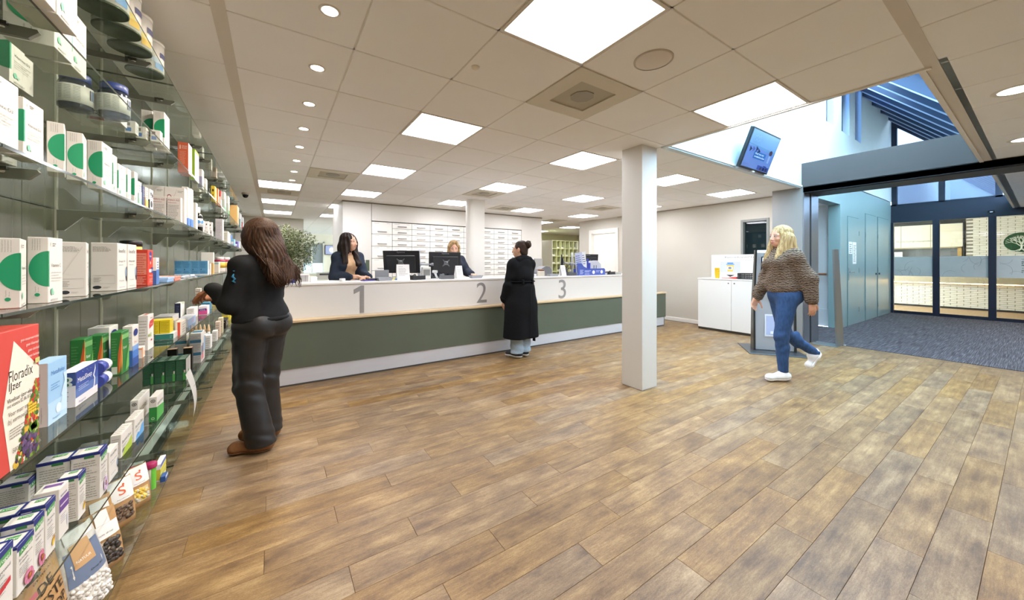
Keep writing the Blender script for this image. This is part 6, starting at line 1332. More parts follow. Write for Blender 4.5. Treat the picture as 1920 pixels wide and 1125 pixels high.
MB().box(.0, .02, -2.5, 4.0, .725, .738, emit_mat('#ffdf9e', 30, 'led_strip')).build('led_strip', ct)
bm = MB().box(0, .03, .004, .236, .003, .049, BRK, bev=.004).mesh('brick')
lo, rest = [], MB()
for r_ in range(13):
    for c_ in range(27):
        y = -2.4 + .24 * c_ - (.12 if r_ % 2 else 0); z = .05 + .052 * r_
        if -.4 < y < 2.75 and len(lo) < 200: lo.append(inst(bm, 'brick', ct, (rnd.uniform(-.004, .004), y, z)))
        else: rest.box(0, .03, y + .004, y + .236, z + .003, z + .049, BRK)
tag(rest.build('brick_field', ct), kind='stuff')
w = MB(); w.box(17.03, 17.3, -6, 1.35, .0, 2.75, MORT); bw = tag(w.build('wall_far_brick'), kind='structure')
rest = MB(); cnt = 0
for r_ in range(26):
    for c_ in range(12):
        y = -1.3 + .24 * c_ - (.12 if r_ % 2 else 0); z = 1.35 + .052 * r_
        if y > 1.12: continue
        if y > -.5: inst(bm, 'brick', bw, (17.0 + rnd.uniform(-.004, .004), y, z))
        else: rest.box(17.0, 17.03, y + .004, y + .236, z + .003, z + .049, BRK)
tag(rest.build('brick_field', bw), kind='stuff')
# framed service window with pale boards above and a dim room inside
sw = thing('service_window', 'framed service window with pale boards behind the glass doors', 'window', (17.0, 1.4, 0))
m = MB(); m.box(0, .12, 0, 2.6, 1.80, 2.50, mat('#ddd3bb', .6)); m.build('upper_board', sw)
for y in (.62, 1.25, 1.88): MB().box(-.004, .0, y, y + .012, 1.80, 2.5, mat('#8b8473', .6)).build('board_joint', sw)
MB().box(-.02, .0, 0, 2.6, 2.50, 2.54, mat('#1d1b18', .5)).build('top_rail', sw); MB().box(-.02, .02, -.03, .0, 1.3, 2.54, mat('#1d1b18', .5)).build('side_rail', sw)
MB().box(-.01, .03, .02, 2.6, 1.76, 1.80, mat('#9d8f6d', .5)).build('ledge', sw)
MB().box(-.01, .05, .02, .1, 1.3, 1.78, mat('#b08d4e', .5)).build('wooden_jamb', sw)
MB().box(.3, .34, .1, 2.6, 1.0, 1.80, mat('#7c7a76', .7)).build('inner_panel', sw)
m = MB(); m.box(-.035, -.03, 1.62, 1.95, 1.42, 1.66, mat('#f3f3ee', .6)); o = tag(m.build('notice'), 'white notice on the service window behind the glass doors', 'paper')
p = MB(); Face(p, (16.965, 0, 0), (0, -1, 0), (0, 0, 1), 1, 1)
o.location = (17.0, 1.4 - .4, 0)
m = MB(); f = Face(m, (-.035, 1.95, 1.42), (0, -1, 0), (0, 0, 1), .33, .24); f.lines(.1, .1, .9, .9, 5, '#8a8a86'); m.build('small_print', o)
# lettering on the glass
m = MB(); f = Face(m, (EX + .018, 2.2, 1.83), (0, -1, 0), (0, 0, 1), .66, .06); f.text('Huisartsengroepspraktijk', 0, .2, .7, '#6c675a', 1.0); tag(m.build('window_lettering'), 'small grey lettering on the glass door pane beside the teal wall', 'lettering')
# oval sign with a tree
sg = thing('oval_sign', 'dark green oval sign with a pale tree on white brick', 'sign', (16.985, .40, 1.88))
E_ = [(.29 * math.cos(2 * math.pi * i / 40), .265 * math.sin(2 * math.pi * i / 40)) for i in range(40)]
MB().prism([(-a, b) for a, b in E_], 'x', -.02, .012, mat('#1d4a2b', .4)).build('board', sg)
m = MB(); TC = mat('#e6ead8', .5)
rt = random.Random(4)
def branch(x, y, a, L, wd, d):
    x2, y2 = x + L * math.cos(a), y + L * math.sin(a)
    if (x2 / .27) ** 2 + (y2 / .245) ** 2 > 1: return
    m.tube([(-.024, -x, y), (-.024, -(x + x2) / 2 + rt.uniform(-.008, .008), (y + y2) / 2), (-.024, -x2, y2)], [wd, wd * .85, wd * .7], TC, 5)
    if d: 
        for s_ in (-1, 1): branch(x2, y2, a + s_ * rt.uniform(.3, .55), L * rt.uniform(.68, .85), wd * .68, d - 1)
branch(0, -.2, math.pi / 2, .12, .022, 5)
for s_ in (-1, 0, 1): branch(0, -.12, math.pi / 2 + s_ * .75, .1, .012, 4)
for s_ in (-1, -.4, .4, 1): m.tube([(-.024, 0, -.18), (-.024, s_ * .1, -.235), (-.024, s_ * .2, -.25 + .02 * abs(s_))], [.012, .008, .004], TC, 5)
m.build('tree_emblem', sg)
for k in range(6):
    for q in range(2):
        t = thing('far_lobby_light', 'lit ceiling strip behind the glass doors, %s from the tree sign side, %s row' % (['first', 'second', 'third', 'fourth', 'fifth', 'sixth'][k], ['near', 'far'][q]), 'light', (14.6 + q * 1.7, -2.2 + k * 1.2, 2.74), 0, 'ceiling lights of the far lobby')
        MB().box(-.3, .3, -.06, .06, -.012, 0, emit_mat('#ffeed6', 2, 'far_light')).build('diffuser', t)
# ---------------------------------------------------------------- people: smooth blended bodies meshed with surface nets
V3_ = lambda *a: np.array(a, float)
def cone(a, b, r1, r2, k=.02): return ('c', np.array(a, float), np.array(b, float), r1, r2, k)
def ell(c, r, k=.02, R=None): return ('e', np.array(c, float), np.array(r, float), None, None, k, R)
def inflate(prims, off, k=None):
    out = []
    for p in prims:
        if p[0] == 'c': out.append(('c', p[1], p[2], p[3] + off, p[4] + off, k if k is not None else p[5]))
        else: out.append(('e', p[1], p[2] + off, None, None, k if k is not None else p[5], p[6]))
    return out
def field(prims, h, cuts=(), disp=None, pad=.03):
    lo = np.full(3, 9.); hi = np.full(3, -9.)
    boxes = []
    for p in prims:
        if p[0] == 'c':
            l = np.minimum(p[1] - p[3], p[2] - p[4]); u = np.maximum(p[1] + p[3], p[2] + p[4])
        else:
            m = p[2] if p[6] is None else np.abs(p[6]) @ p[2]; l = p[1] - m; u = p[1] + m
        boxes.append((l, u)); lo = np.minimum(lo, l); hi = np.maximum(hi, u)
    lo = lo - pad; hi = hi + pad
    n = np.ceil((hi - lo) / h).astype(int) + 1
    G = np.full(n, .08, np.float32)
    ax = [lo[i] + h * np.arange(n[i]) for i in range(3)]
    for p, (l, u) in zip(prims, boxes):
        m = p[5] + .03
        i0 = np.maximum(0, np.floor((l - m - lo) / h).astype(int)); i1 = np.minimum(n, np.ceil((u + m - lo) / h).astype(int) + 1)
        sl = tuple(slice(a, b) for a, b in zip(i0, i1))
        X, Y, Z = np.meshgrid(ax[0][sl[0]], ax[1][sl[1]], ax[2][sl[2]], indexing='ij')
        if p[0] == 'c':
            a, b = p[1], p[2]; ba = b - a; L2 = max(ba @ ba, 1e-9)
            t = np.clip(((X - a[0]) * ba[0] + (Y - a[1]) * ba[1] + (Z - a[2]) * ba[2]) / L2, 0, 1)
            d = np.sqrt((X - a[0] - t * ba[0]) ** 2 + (Y - a[1] - t * ba[1]) ** 2 + (Z - a[2] - t * ba[2]) ** 2) - (p[3] + (p[4] - p[3]) * t)
        else:
            c, r = p[1], p[2]; x, y, z = X - c[0], Y - c[1], Z - c[2]
            if p[6] is not None:
                R = p[6]; x, y, z = R[0, 0] * x + R[1, 0] * y + R[2, 0] * z, R[0, 1] * x + R[1, 1] * y + R[2, 1] * z, R[0, 2] * x + R[1, 2] * y + R[2, 2] * z
            k0 = np.sqrt((x / r[0]) ** 2 + (y / r[1]) ** 2 + (z / r[2]) ** 2); k1 = np.sqrt((x / r[0] ** 2) ** 2 + (y / r[1] ** 2) ** 2 + (z / r[2] ** 2) ** 2)
            d = k0 * (k0 - 1) / np.maximum(k1, 1e-6)
        g = G[sl]; k = p[5]
        if k > 0:
            hh = np.maximum(k - np.abs(g - d), 0) / k; G[sl] = np.minimum(g, d) - hh * hh * k * .25
        else: G[sl] = np.minimum(g, d)
    if disp or cuts:
        X, Y, Z = np.meshgrid(*ax, indexing='ij')
        if disp: G = G + disp(X, Y, Z)
        for (q, nn) in cuts:           # keep what lies behind the plane through q with normal nn
            nn = np.array(nn, float); nn = nn / np.linalg.norm(nn)
            G = np.maximum(G, (X - q[0]) * nn[0] + (Y - q[1]) * nn[1] + (Z - q[2]) * nn[2])
    G[0] = G[-1] = .05; G[:, 0] = G[:, -1] = .05; G[:, :, 0] = G[:, :, -1] = .05
    return G, lo, h
def nets(G, lo, h):
    s = G < 0; n = np.array(G.shape)
    c = np.zeros(n - 1, np.int8)
    for i in (0, 1):
        for j in (0, 1):
            for k in (0, 1): c += s[i:n[0] - 1 + i, j:n[1] - 1 + j, k:n[2] - 1 + k]
    I = np.argwhere((c > 0) & (c < 8))
    idx = np.full(n - 1, -1, np.int32); idx[tuple(I.T)] = np.arange(len(I))
    P = np.zeros((len(I), 3)); W = np.zeros(len(I))
    cs = [(i, j, k) for i in (0, 1) for j in (0, 1) for k in (0, 1)]
    for a in cs:
        for ax_ in range(3):
            if a[ax_]: continue
            b = list(a); b[ax_] = 1
            va = G[I[:, 0] + a[0], I[:, 1] + a[1], I[:, 2] + a[2]]; vb = G[I[:, 0] + b[0], I[:, 1] + b[1], I[:, 2] + b[2]]
            x = (va < 0) != (vb < 0); t = np.where(x, va / np.where(va == vb, 1, va - vb), 0)
            pt = np.repeat(np.array(a, float)[None], len(I), 0); pt[:, ax_] += t
            P[x] += pt[x]; W[x] += 1
    P = (P / W[:, None] + I) * h + lo
    F = []
    for ax_ in range(3):
        u, v = [(1, 2), (2, 0), (0, 1)][ax_]
        sl0 = [slice(None)] * 3; sl1 = [slice(None)] * 3; sl0[ax_] = slice(0, -1); sl1[ax_] = slice(1, None)
        E = np.argwhere(s[tuple(sl0)] != s[tuple(sl1)])
        E = E[(E[:, u] > 0) & (E[:, v] > 0) & (E[:, u] < n[u] - 1) & (E[:, v] < n[v] - 1)]
        du = np.zeros(3, int); du[u] = 1; dv = np.zeros(3, int); dv[v] = 1
        q = np.stack([idx[tuple((E - du - dv).T)], idx[tuple((E - dv).T)], idx[tuple(E.T)], idx[tuple((E - du).T)]], 1)
        ins = s[tuple(E.T)]
        F.append(np.where(ins[:, None], q, q[:, ::-1]))
    return P, np.concatenate(F)
def organic(name, prims, m, h=.007, parent=None, cuts=(), disp=None, relax=1, loc=None, rz=None):
    P, F = nets(*field(prims, h, cuts, disp))
    for _ in range(relax):
        S = np.zeros_like(P); N = np.zeros(len(P))
        for a, b in ((0, 1), (1, 2), (2, 3), (3, 0)):
            np.add.at(S, F[:, a], P[F[:, b]]); np.add.at(S, F[:, b], P[F[:, a]]); np.add.at(N, F[:, a], 1); np.add.at(N, F[:, b], 1)
        P = P * .45 + .55 * S / np.maximum(N, 1)[:, None]
    me = bpy.data.meshes.new(name)
    me.vertices.add(len(P)); me.vertices.foreach_set('co', P.astype(np.float32).ravel())
    me.loops.add(len(F) * 4); me.loops.foreach_set('vertex_index', F.astype(np.int32).ravel())
    me.polygons.add(len(F)); me.polygons.foreach_set('loop_start', np.arange(0, len(F) * 4, 4, dtype=np.int32))
    me.polygons.foreach_set('use_smooth', np.ones(len(F), bool))
    me.update(calc_edges=True); me.validate()
    me.materials.append(m)
    o = bpy.data.objects.new(name, me); COL.objects.link(o)
    if parent: o.parent = parent
    if loc is not None: o.location = loc
    if rz is not None: o.rotation_euler = (0, 0, rz)
    return o
def rotm(yaw=0, pitch=0, roll=0):
    return np.array(Matrix.Rotation(yaw, 3, 'Z') @ Matrix.Rotation(pitch, 3, 'X') @ Matrix.Rotation(roll, 3, 'Y'))
# local frame: forward +Y, right +X, up +Z
def head_prims(hc, R):
    hc = np.array(hc, float); q = lambda x, y, z: hc + R @ V3_(x, y, z)
    P = [ell(q(0, -.012, .030), (.074, .092, .088), .03, R), ell(q(0, .020, -.030), (.060, .070, .075), .03, R), ell(q(0, .050, -.080), (.036, .034, .030), .03, R),
         cone(q(0, .088, .005), q(0, .103, -.030), .009, .014, .014), ell(q(-.011, .096, -.036), (.008, .009, .007), .008, R), ell(q(.011, .096, -.036), (.008, .009, .007), .008, R),
         ell(q(-.034, .068, .016), (.026, .014, .012), .02, R), ell(q(.034, .068, .016), (.026, .014, .012), .02, R),
         ell(q(0, .087, -.060), (.023, .010, .009), .010, R), ell(q(0, .083, -.072), (.019, .010, .008), .010, R),
         ell(q(-.036, .062, -.028), (.024, .022, .022), .02, R), ell(q(.036, .062, -.028), (.024, .022, .022), .02, R)]
    for s_ in (-1, 1): P += [ell(q(s_ * .077, -.008, -.006), (.012, .020, .033), .008, R), ell(q(s_ * .08, -.004, -.032), (.009, .011, .012), .006, R)]
    return P
def face_parts(parent, hc, R, iris='#4a3524', brow='#3a2a1e', lip='#b2625c'):
    hc = np.array(hc, float); q = lambda x, y, z: hc + R @ V3_(x, y, z)
    for s_ in (-1, 1):
        m = MB(); T = Matrix.Translation(q(s_ * .032, .079, .004))
        m.lathe([(0, -.0068), (.009, -.005), (.012, 0), (.009, .005), (0, .0068)], mat('#ece7e2', .3), 14, T @ Matrix.Identity(4))
        m.lathe([(0, .0), (.0055, .0015), (.0055, .006), (0, .0068)], mat(iris, .15), 12, Matrix.Translation(q(s_ * .032, .086, .004)) @ Matrix(R.tolist()).to_4x4() @ Matrix.Rotation(-math.pi / 2, 4, 'X'))
        m.build('eye', parent)
        m = MB(); m.tube([q(s_ * .015, .0885, .0265), q(s_ * .034, .088, .030), q(s_ * .054, .072, .0235)], [.0025, .003, .0015], mat(brow, .7), 6); m.build('eyebrow', parent)
        m = MB(); m.tube([q(s_ * .018, .087, .0105), q(s_ * .032, .0905, .0125), q(s_ * .047, .081, .0085)], [.0015, .0022, .0015], mat('#2a1f18', .6), 5); m.build('eyelash', parent)
    m = MB(); m.tube([q(-.025, .085, -.0585), q(-.010, .0965, -.060), q(0, .0975, -.0615), q(.010, .0965, -.060), q(.025, .085, -.0585)], [.002, .0045, .004, .0045, .002], mat(lip, .4), 7)
    m.tube([q(-.023, .085, -.0605), q(0, .0955, -.0715), q(.023, .085, -.0605)], [.002, .005, .002], mat(lip, .4), 7); m.build('lips', parent)
def hand_prims(w, d, n, side, curl=.5, s=1.0):
    """w wrist, d finger direction, n palm normal (away from the back of the hand), side +1 when the thumb lies along d x n"""
    w = np.array(w, float); d = np.array(d, float); d /= np.linalg.norm(d); n = np.array(n, float); n -= d * (n @ d); n /= np.linalg.norm(n)
    x = np.cross(d, n) * side
    P = [cone(w - d * .02, w + d * .02, .024 * s, .026 * s, .015)]
    for i, off in enumerate((-.028, -.010, .010, .028)): P.append(cone(w + d * .02 * s + x * off * .7 * s, w + d * .082 * s + x * off * s, .0145 * s, .0115 * s, .012))
    for i, (off, L) in enumerate(zip((.029, .0095, -.0095, -.028), (.070, .078, .072, .056))):
        b = w + d * .085 * s + x * off * s; a = curl * (1 + .12 * i); dir_ = d.copy(); r = .0092 * s
        for k, f in enumerate((.45, .32, .23)):
            ang = a * (.5 + .45 * k); v = d * math.cos(ang) + n * math.sin(ang) + x * off * .8
            e = b + v / np.linalg.norm(v) * L * f * s; P.append(cone(b, e, r, r * .9, .003)); b = e; r *= .9
    b = w + d * .022 * s + x * .026 * s
    for k, f in enumerate((.045, .033, .027)):
        v = d * (.62 + .2 * k) + x * (.75 - .28 * k) + n * (.25 + .25 * k * curl); e = b + v / np.linalg.norm(v) * f * s
        P.append(cone(b, e, .0125 * s - .0015 * k, .0115 * s - .0015 * k, .006 if k == 0 else .003)); b = e
    return P
def figure(J, s=1.0):
    """J: joint positions; returns primitive groups"""
    g = {}
    pel, wai, che, nek = J['pelvis'], J['waist'], J['chest'], J['neck']
    R = J.get('R', np.eye(3))
    g['torso'] = [ell(pel, (.158 * s, .118 * s, .125 * s), .06, R), ell(wai, (.125 * s, .092 * s, .14 * s), .07, R), ell(che, (.138 * s, .102 * s, .145 * s), .06, R), cone(J['shL'], J['shR'], .046 * s, .046 * s, .05), cone(nek + V3_(0, -.015, -.045), J['shL'], .052 * s, .038 * s, .03), cone(nek + V3_(0, -.015, -.045), J['shR'], .052 * s, .038 * s, .03)]
    g['bust'] = [ell(che + R @ V3_(sx * .07, .085, -.01), (.062, .055, .062), .04, R) for sx in (-1, 1)]
    g['seat'] = [ell(pel + R @ V3_(sx * .07, -.065, -.03), (.088, .085, .095), .05, R) for sx in (-1, 1)]
    g['neck'] = [cone(nek + V3_(0, -.01, -.05), J['head'] + V3_(0, -.015, -.05), .056 * s, .050 * s, .03)]
    g['armL'] = [cone(J['shL'], J['elL'], .046 * s, .039 * s, .03), cone(J['elL'], J['wrL'], .040 * s, .026 * s, .02)]
    g['armR'] = [cone(J['shR'], J['elR'], .046 * s, .039 * s, .03), cone(J['elR'], J['wrR'], .040 * s, .026 * s, .02)]
    g['legL'] = [cone(J['hiL'], J['knL'], .088 * s, .056 * s, .05), cone(J['knL'], J['anL'], .056 * s, .036 * s, .03)]
    g['legR'] = [cone(J['hiR'], J['knR'], .088 * s, .056 * s, .05), cone(J['knR'], J['anR'], .056 * s, .036 * s, .03)]
    g['calf'] = [ell(J['kn' + q] * .68 + J['an' + q] * .32 + V3_(0, -.022, 0), (.042, .045, .09), .03) for q in 'LR']
    g['feet'] = [cone(J['an' + q] + V3_(0, 0, -.03), J['to' + q], .036, .026, .03) for q in 'LR']
    g['head'] = head_prims(J['head'], J['HR'])
    return g
def skin(color):
    k = NT('skin'); k.b.inputs['Base Color'].default_value = lin(color) + (1,); k.b.inputs['Roughness'].default_value = .5
    k.b.inputs['Subsurface Weight'].default_value = .12; k.b.inputs['Subsurface Radius'].default_value = (.02, .008, .004); return k.m
def hair_mat(c0, c1, name):
    k = NT(name); tc = k.n('ShaderNodeTexCoord'); mp = k.n('ShaderNodeMapping'); mp.inputs['Scale'].default_value = (60, 60, 3.5); k.l(tc.outputs['Object'], mp.inputs[0])
    nz = k.n('ShaderNodeTexNoise'); nz.inputs['Scale'].default_value = 2.0; nz.inputs['Detail'].default_value = 4; k.l(mp.outputs[0], nz.inputs[0])
    r = k.ramp(nz.outputs[0], [(.32, lin(c0)), (.68, lin(c1))]); k.l(r.outputs[0], k.b.inputs['Base Color']); k.b.inputs['Roughness'].default_value = .55; k.b.inputs['Specular IOR Level'].default_value = .25
    bp = k.n('ShaderNodeBump'); bp.inputs['Strength'].default_value = .6; bp.inputs['Distance'].default_value = .004; k.l(nz.outputs[0], bp.inputs['Height']); k.l(bp.outputs[0], k.b.inputs['Normal']); return k.m
def locks(parent, hc, R, m, n, z0, length, rad, spread, seed, wave=.012, back=True, arc=(100, 440), body=None, name='hair_locks', thick=.0085):
    """tapered wavy locks falling from the crown round the head"""
    r = random.Random(seed); b = MB(); hc = np.array(hc, float)
    for i in range(n):
        a = math.radians(arc[0] + (arc[1] - arc[0]) * (i + r.random()) / n); L = length * r.uniform(.72, 1.0); ph = r.uniform(0, 6.3); wv = wave * r.uniform(.6, 1.4); ph = a * 3 + r.uniform(-.7, .7)
        pts, rd = [], []
        N = 13
        for k in range(N):
            t = k / (N - 1)
            if t < .22:
                q = t / .22; rr = rad * math.sin(q * math.pi / 2 * .98) ; z = z0 - (1 - math.cos(q * math.pi / 2)) * rad * .95
                p = np.array([math.cos(a) * rr, math.sin(a) * rr * 1.12, z])
                p = R @ p
                last = p
            else:
                q = (t - .22) / .78; f = 1 + spread * q - .55 * max(0, q - .72)
                p = np.array([last[0] * f, last[1] * f, last[2] - L * q])
                p[0] += math.sin(q * 9 + ph) * wv * (q + .15); p[1] += math.cos(q * 8 + ph * 1.7) * wv * (q + .15)
                if body: p = body(p)
            pts.append(hc + p); rd.append(thick * (.75 + .5 * math.sin(t * 2.9)) * (1 - .75 * t ** 3))
        b.tube(pts, rd, m, 5, .7)
    return b.build(name, parent)
def shoe(parent, an, to, color, sole, name='shoe', h=.06, lace=None, boot=.0):
    """low shoe between ankle and toe, sole on its own"""
    a, t = np.array(an, float), np.array(to, float); d = t - a; d[2] = 0; d /= np.linalg.norm(d)
    base = min(t[2], a[2]) ; pr = [cone(a + V3_(0, 0, -.035) - d * .045, a + V3_(0, 0, -.035) + d * .04, .040, .044, .03), cone(a + V3_(0, 0, -.04), t + V3_(0, 0, .012), .043, .036, .03), cone(a + V3_(0, 0, -.03), a + V3_(0, 0, .015 + boot), .042, .040, .02), ell(t + V3_(0, 0, .008) + d * .005, (.042, .042, .032), .03)]
    return pr, d
def make_shoe(parent, an, to, m, ms, sole_h=.022, boot=0., name='shoe', trim=None, tilt=0):
    a, t = np.array(an, float), np.array(to, float); pr, d = shoe(parent, an, to, None, None, boot=boot)
    # floor plane under this shoe, tilted with the foot
    dz = (t[2] - a[2] + .055); n = V3_(-d[0] * dz, -d[1] * dz, np.linalg.norm((t - a)[:2])); n /= np.linalg.norm(n)
    q0 = t + V3_(0, 0, -.028)
    o = organic(name, pr, m, .006, parent, cuts=[(q0 + n * sole_h, -n)])
    s_ = organic('sole', inflate(pr, .004), ms, .006, o, cuts=[(q0, -n), (q0 + n * sole_h, n)])
    if trim: 
        b = MB(); 
        for k in range(4):
            c = t * (.30 + .13 * k) + a * (.70 - .13 * k) + V3_(0, 0, .012 + .004 * (3 - k)); w_ = np.array([-d[1], d[0], 0])
            b.tube([c - w_ * .024 + V3_(0, 0, .0), c + V3_(0, 0, .010), c + w_ * .024], .0035, trim, 5)
        b.build('laces', o)
    return o
def folds(a, f, seed):
    r = random.Random(seed); ph = [r.uniform(0, 6) for _ in range(4)]
    return lambda X, Y, Z: (a * np.sin(f * (Z + .35 * X) + ph[0] + 1.5 * np.sin(9 * X + ph[1])) * (.5 + .5 * np.sin(7 * Y + 3 * Z + ph[2]))).astype(np.float32)
def cloth(color, name, amount=.1, scale=40, rough=.85, bump=.25, bscale=500, stretch=(1, 1, 1), spec=.3): return noisy(color, amount, scale, rough, bump, bscale, name, stretch, spec)
def world_to(loc, rz):
    c, s = math.cos(rz), math.sin(rz)
    return lambda x, y, z: V3_((x - loc[0]) * c + (y - loc[1]) * s, -(x - loc[0]) * s + (y - loc[1]) * c, z)
def stand(h=1.64, lean=0.0, w=.138):
    k = h / 1.64
    J = dict(pelvis=V3_(0, 0, .92 * k), waist=V3_(0, lean * .3 + .005, 1.06 * k), chest=V3_(0, lean * .6 - .005, 1.225 * k), neck=V3_(0, lean - .02, 1.36 * k), head=V3_(0, lean * 1.2 + .015, 1.505 * k),
             shL=V3_(-w, lean * .8 - .015, 1.300 * k), shR=V3_(w, lean * .8 - .015, 1.300 * k), hiL=V3_(-.085, 0, .86 * k), hiR=V3_(.085, 0, .86 * k), knL=V3_(-.085, .02, .47 * k), knR=V3_(.085, .02, .47 * k), anL=V3_(-.09, -.02, .085), anR=V3_(.09, -.02, .085), toL=V3_(-.10, .13, .032), toR=V3_(.10, .13, .032))
    J['HR'] = np.eye(3); return J

# ================= customer at the shelves, seen from behind
def customer():
    loc = (-.075, 3.10, 0); D = (-.70, .71); rz = math.atan2(-D[0], D[1]); L = world_to(loc, rz)
    J = stand(1.625); J['HR'] = rotm(.25, -.22)
    J['shL'] = V3_(-.145, .0, 1.29); J['elL'] = V3_(-.185, .05, 1.035); J['wrL'] = L(-.355, 3.265, 1.125)
    J['elR'] = V3_(.20, .10, 1.06); J['wrR'] = L(-.345, 3.42, 1.045)
    J['anL'] = L(-.075, 3.035, .085); J['toL'] = L(-.215, 3.085, .032); J['anR'] = L(-.035, 3.25, .085); J['toR'] = L(-.17, 3.30, .032)
    J['knL'] = V3_(-.075, .03, .47); J['knR'] = V3_(.075, .04, .47)
    g = figure(J)
    dl = L(-.46, 3.34, 1.09) - L(-.355, 3.265, 1.125)
    hl = hand_prims(J['wrL'], dl + V3_(0, 0, -.02), V3_(0, .2, -1), 1, .9); hr = hand_prims(J['wrR'], L(-.46, 3.42, 1.06) - J['wrR'], V3_(.2, .3, -1), -1, .8)
    sk = skin('#a9714f')
    p = organic('person', g['torso'] + g['bust'] + g['seat'] + g['neck'] + g['head'] + g['armL'] + g['armR'] + g['legL'] + g['legR'] + g['feet'] + hl + hr, sk, .006, None, loc=loc, rz=rz)
    tag(p, 'person with long wavy brown hair in black clothes reaching into the glass shelves', 'person'); face_parts(p, J['head'], J['HR'])
    BLK = cloth('#1f2022', 'black_sweatshirt', .12, 30, .9, .3, 700)
    sw = inflate(g['torso'][:3], .024, .05) + inflate(g['torso'][3:], .014, .05) + inflate(g['bust'], .02) + inflate(g['armL'], .022, .03) + inflate(g['armR'], .022, .03) + [cone(J['neck'] + V3_(0, -.01, -.05), J['neck'] + V3_(0, -.005, .015), .072, .066, .03), ell((0, -.02, .94), (.160, .130, .11), .05)]
    wl, wr = (J['wrL'] - J['elL']), (J['wrR'] - J['elR'])
    o = organic('sweatshirt', sw, BLK, .007, p, cuts=[((0, 0, .905), (0, 0, -1))], disp=folds(.005, 42, 3))
    m = MB(); m.tube([(.168 * math.cos(a), -.018 + .138 * math.sin(a), .925) for a in [math.pi * 2 * i / 28 for i in range(29)]], .014, BLK, 8); m.build('hem_band', o)
    m = MB(); m.tube([J['wrL'] - wl * .12, J['wrL'] - wl * .02], .037, BLK, 16); m.build('cuff', o); m = MB(); m.tube([J['wrR'] - wr * .12, J['wrR'] - wr * .02], .037, BLK, 16); m.build('cuff', o)
    # small blue emblem on the upper sleeve
    c = J['shL'] * .68 + J['elL'] * .32; m = MB(); BL = mat('#2f7fa6', .6); s0 = c + V3_(-.062, -.038, 0)
    m.tube([s0 + V3_(0, 0, .030), s0 + V3_(-.004, .006, .012), s0 + V3_(.0, -.010, -.002), s0 + V3_(-.004, .006, -.016), s0 + V3_(.004, -.008, -.026)], [.003, .008, .006, .008, .004], BL, 6); m.tube([s0 + V3_(0, 0, .046), s0 + V3_(0, 0, .052)], .005, BL, 6); m.build('sleeve_emblem', o)
    LEA = cloth('#232325', 'black_trousers', .1, 20, .42, .15, 200, spec=.55)
    tr = inflate(g['seat'], .010, .04) + [ell((0, 0, .90), (.155, .125, .11), .05)]
    for q in 'LR':
        h_, k_, a_ = J['hi' + q], J['kn' + q], J['an' + q]
        tr += [cone(h_ + V3_(0, 0, .02), k_, .104, .082, .02), cone(k_, a_ + V3_(0, -.005, -.03), .080, .090, .03)]
    def crease(X, Y, Z): return (.004 * np.exp(-((Z - .50) / .13) ** 2) * np.sin(62 * Z + 40 * X + 25 * Y) + .004 * np.exp(-((Z - .80) / .06) ** 2) * np.sin(70 * Z - 45 * np.abs(X)) + .003 * np.exp(-((Z - .12) / .06) ** 2) * np.sin(80 * Z + 40 * X)).astype(np.float32)
    o = organic('trousers', tr, LEA, .007, p, cuts=[((0, 0, .985), (0, 0, 1)), ((0, 0, .055), (0, 0, -1))], disp=crease)
    SU = cloth('#8a5f3c', 'tan_suede', .1, 60, .9, .2, 600)
    for q in 'LR': make_shoe(p, J['an' + q], J['to' + q], SU, mat('#7a5534', .7), .02, .05)
    HM = hair_mat('#22160f', '#573a26', 'brown_hair')
    hc, R = J['head'], J['HR']; qh = lambda x, y, z: hc + R @ V3_(x, y, z)
    hb = [ell(qh(0, -.02, .035), (.098, .112, .105), .04, R), ell(qh(0, -.06, -.06), (.098, .075, .12), .06, R), cone((0, -.09, 1.38), (.02, -.125, 1.25), .080, .060, .07), cone((.02, -.125, 1.27), (.03, -.14, 1.18), .058, .026, .06), cone((-.05, -.11, 1.34), (-.035, -.14, 1.21), .055, .042, .06), ell(qh(-.085, .0, -.03), (.03, .07, .10), .04, R), ell(qh(.085, .0, -.03), (.03, .07, .10), .04, R)]
    def strand(X, Y, Z):
        a = np.arctan2(Y + .05, X); return (.006 * np.sin(26 * a + 10 * np.sin(13 * Z)) * np.clip((1.56 - Z) * 4, 0.15, 1) + .006 * np.sin(36 * Z + 4 * a) * np.clip((1.40 - Z) * 5, 0, 1)).astype(np.float32)
    hair = organic('hair', hb, HM, .006, p, disp=strand)
    def fall(q_):
        w = hc + q_; t = min(1.0, max(0.0, (1.44 - w[2]) / .16)); t = t * t * (3 - 2 * t)
        back = -.150 - .03 * min(1, max(0, (1.40 - w[2]) / .2)) - .35 * abs(q_[0]) * 0
        y = w[1] + t * (min(w[1], back + .35 * q_[0] ** 2) - w[1])
        return np.array([q_[0] * (1 - .22 * t) + .008 * t, y - hc[1], q_[2]])
    locks(p, hc + V3_(0, -.015, 0), R, HM, 300, .135, .40, .107, .42, 5, .026, arc=(178, 362), body=fall, thick=.0062)
    locks(p, hc + V3_(0, -.03, -.01), R, HM, 190, .13, .43, .108, .48, 15, .034, arc=(195, 350), body=fall, thick=.0058)
    return p
customer()

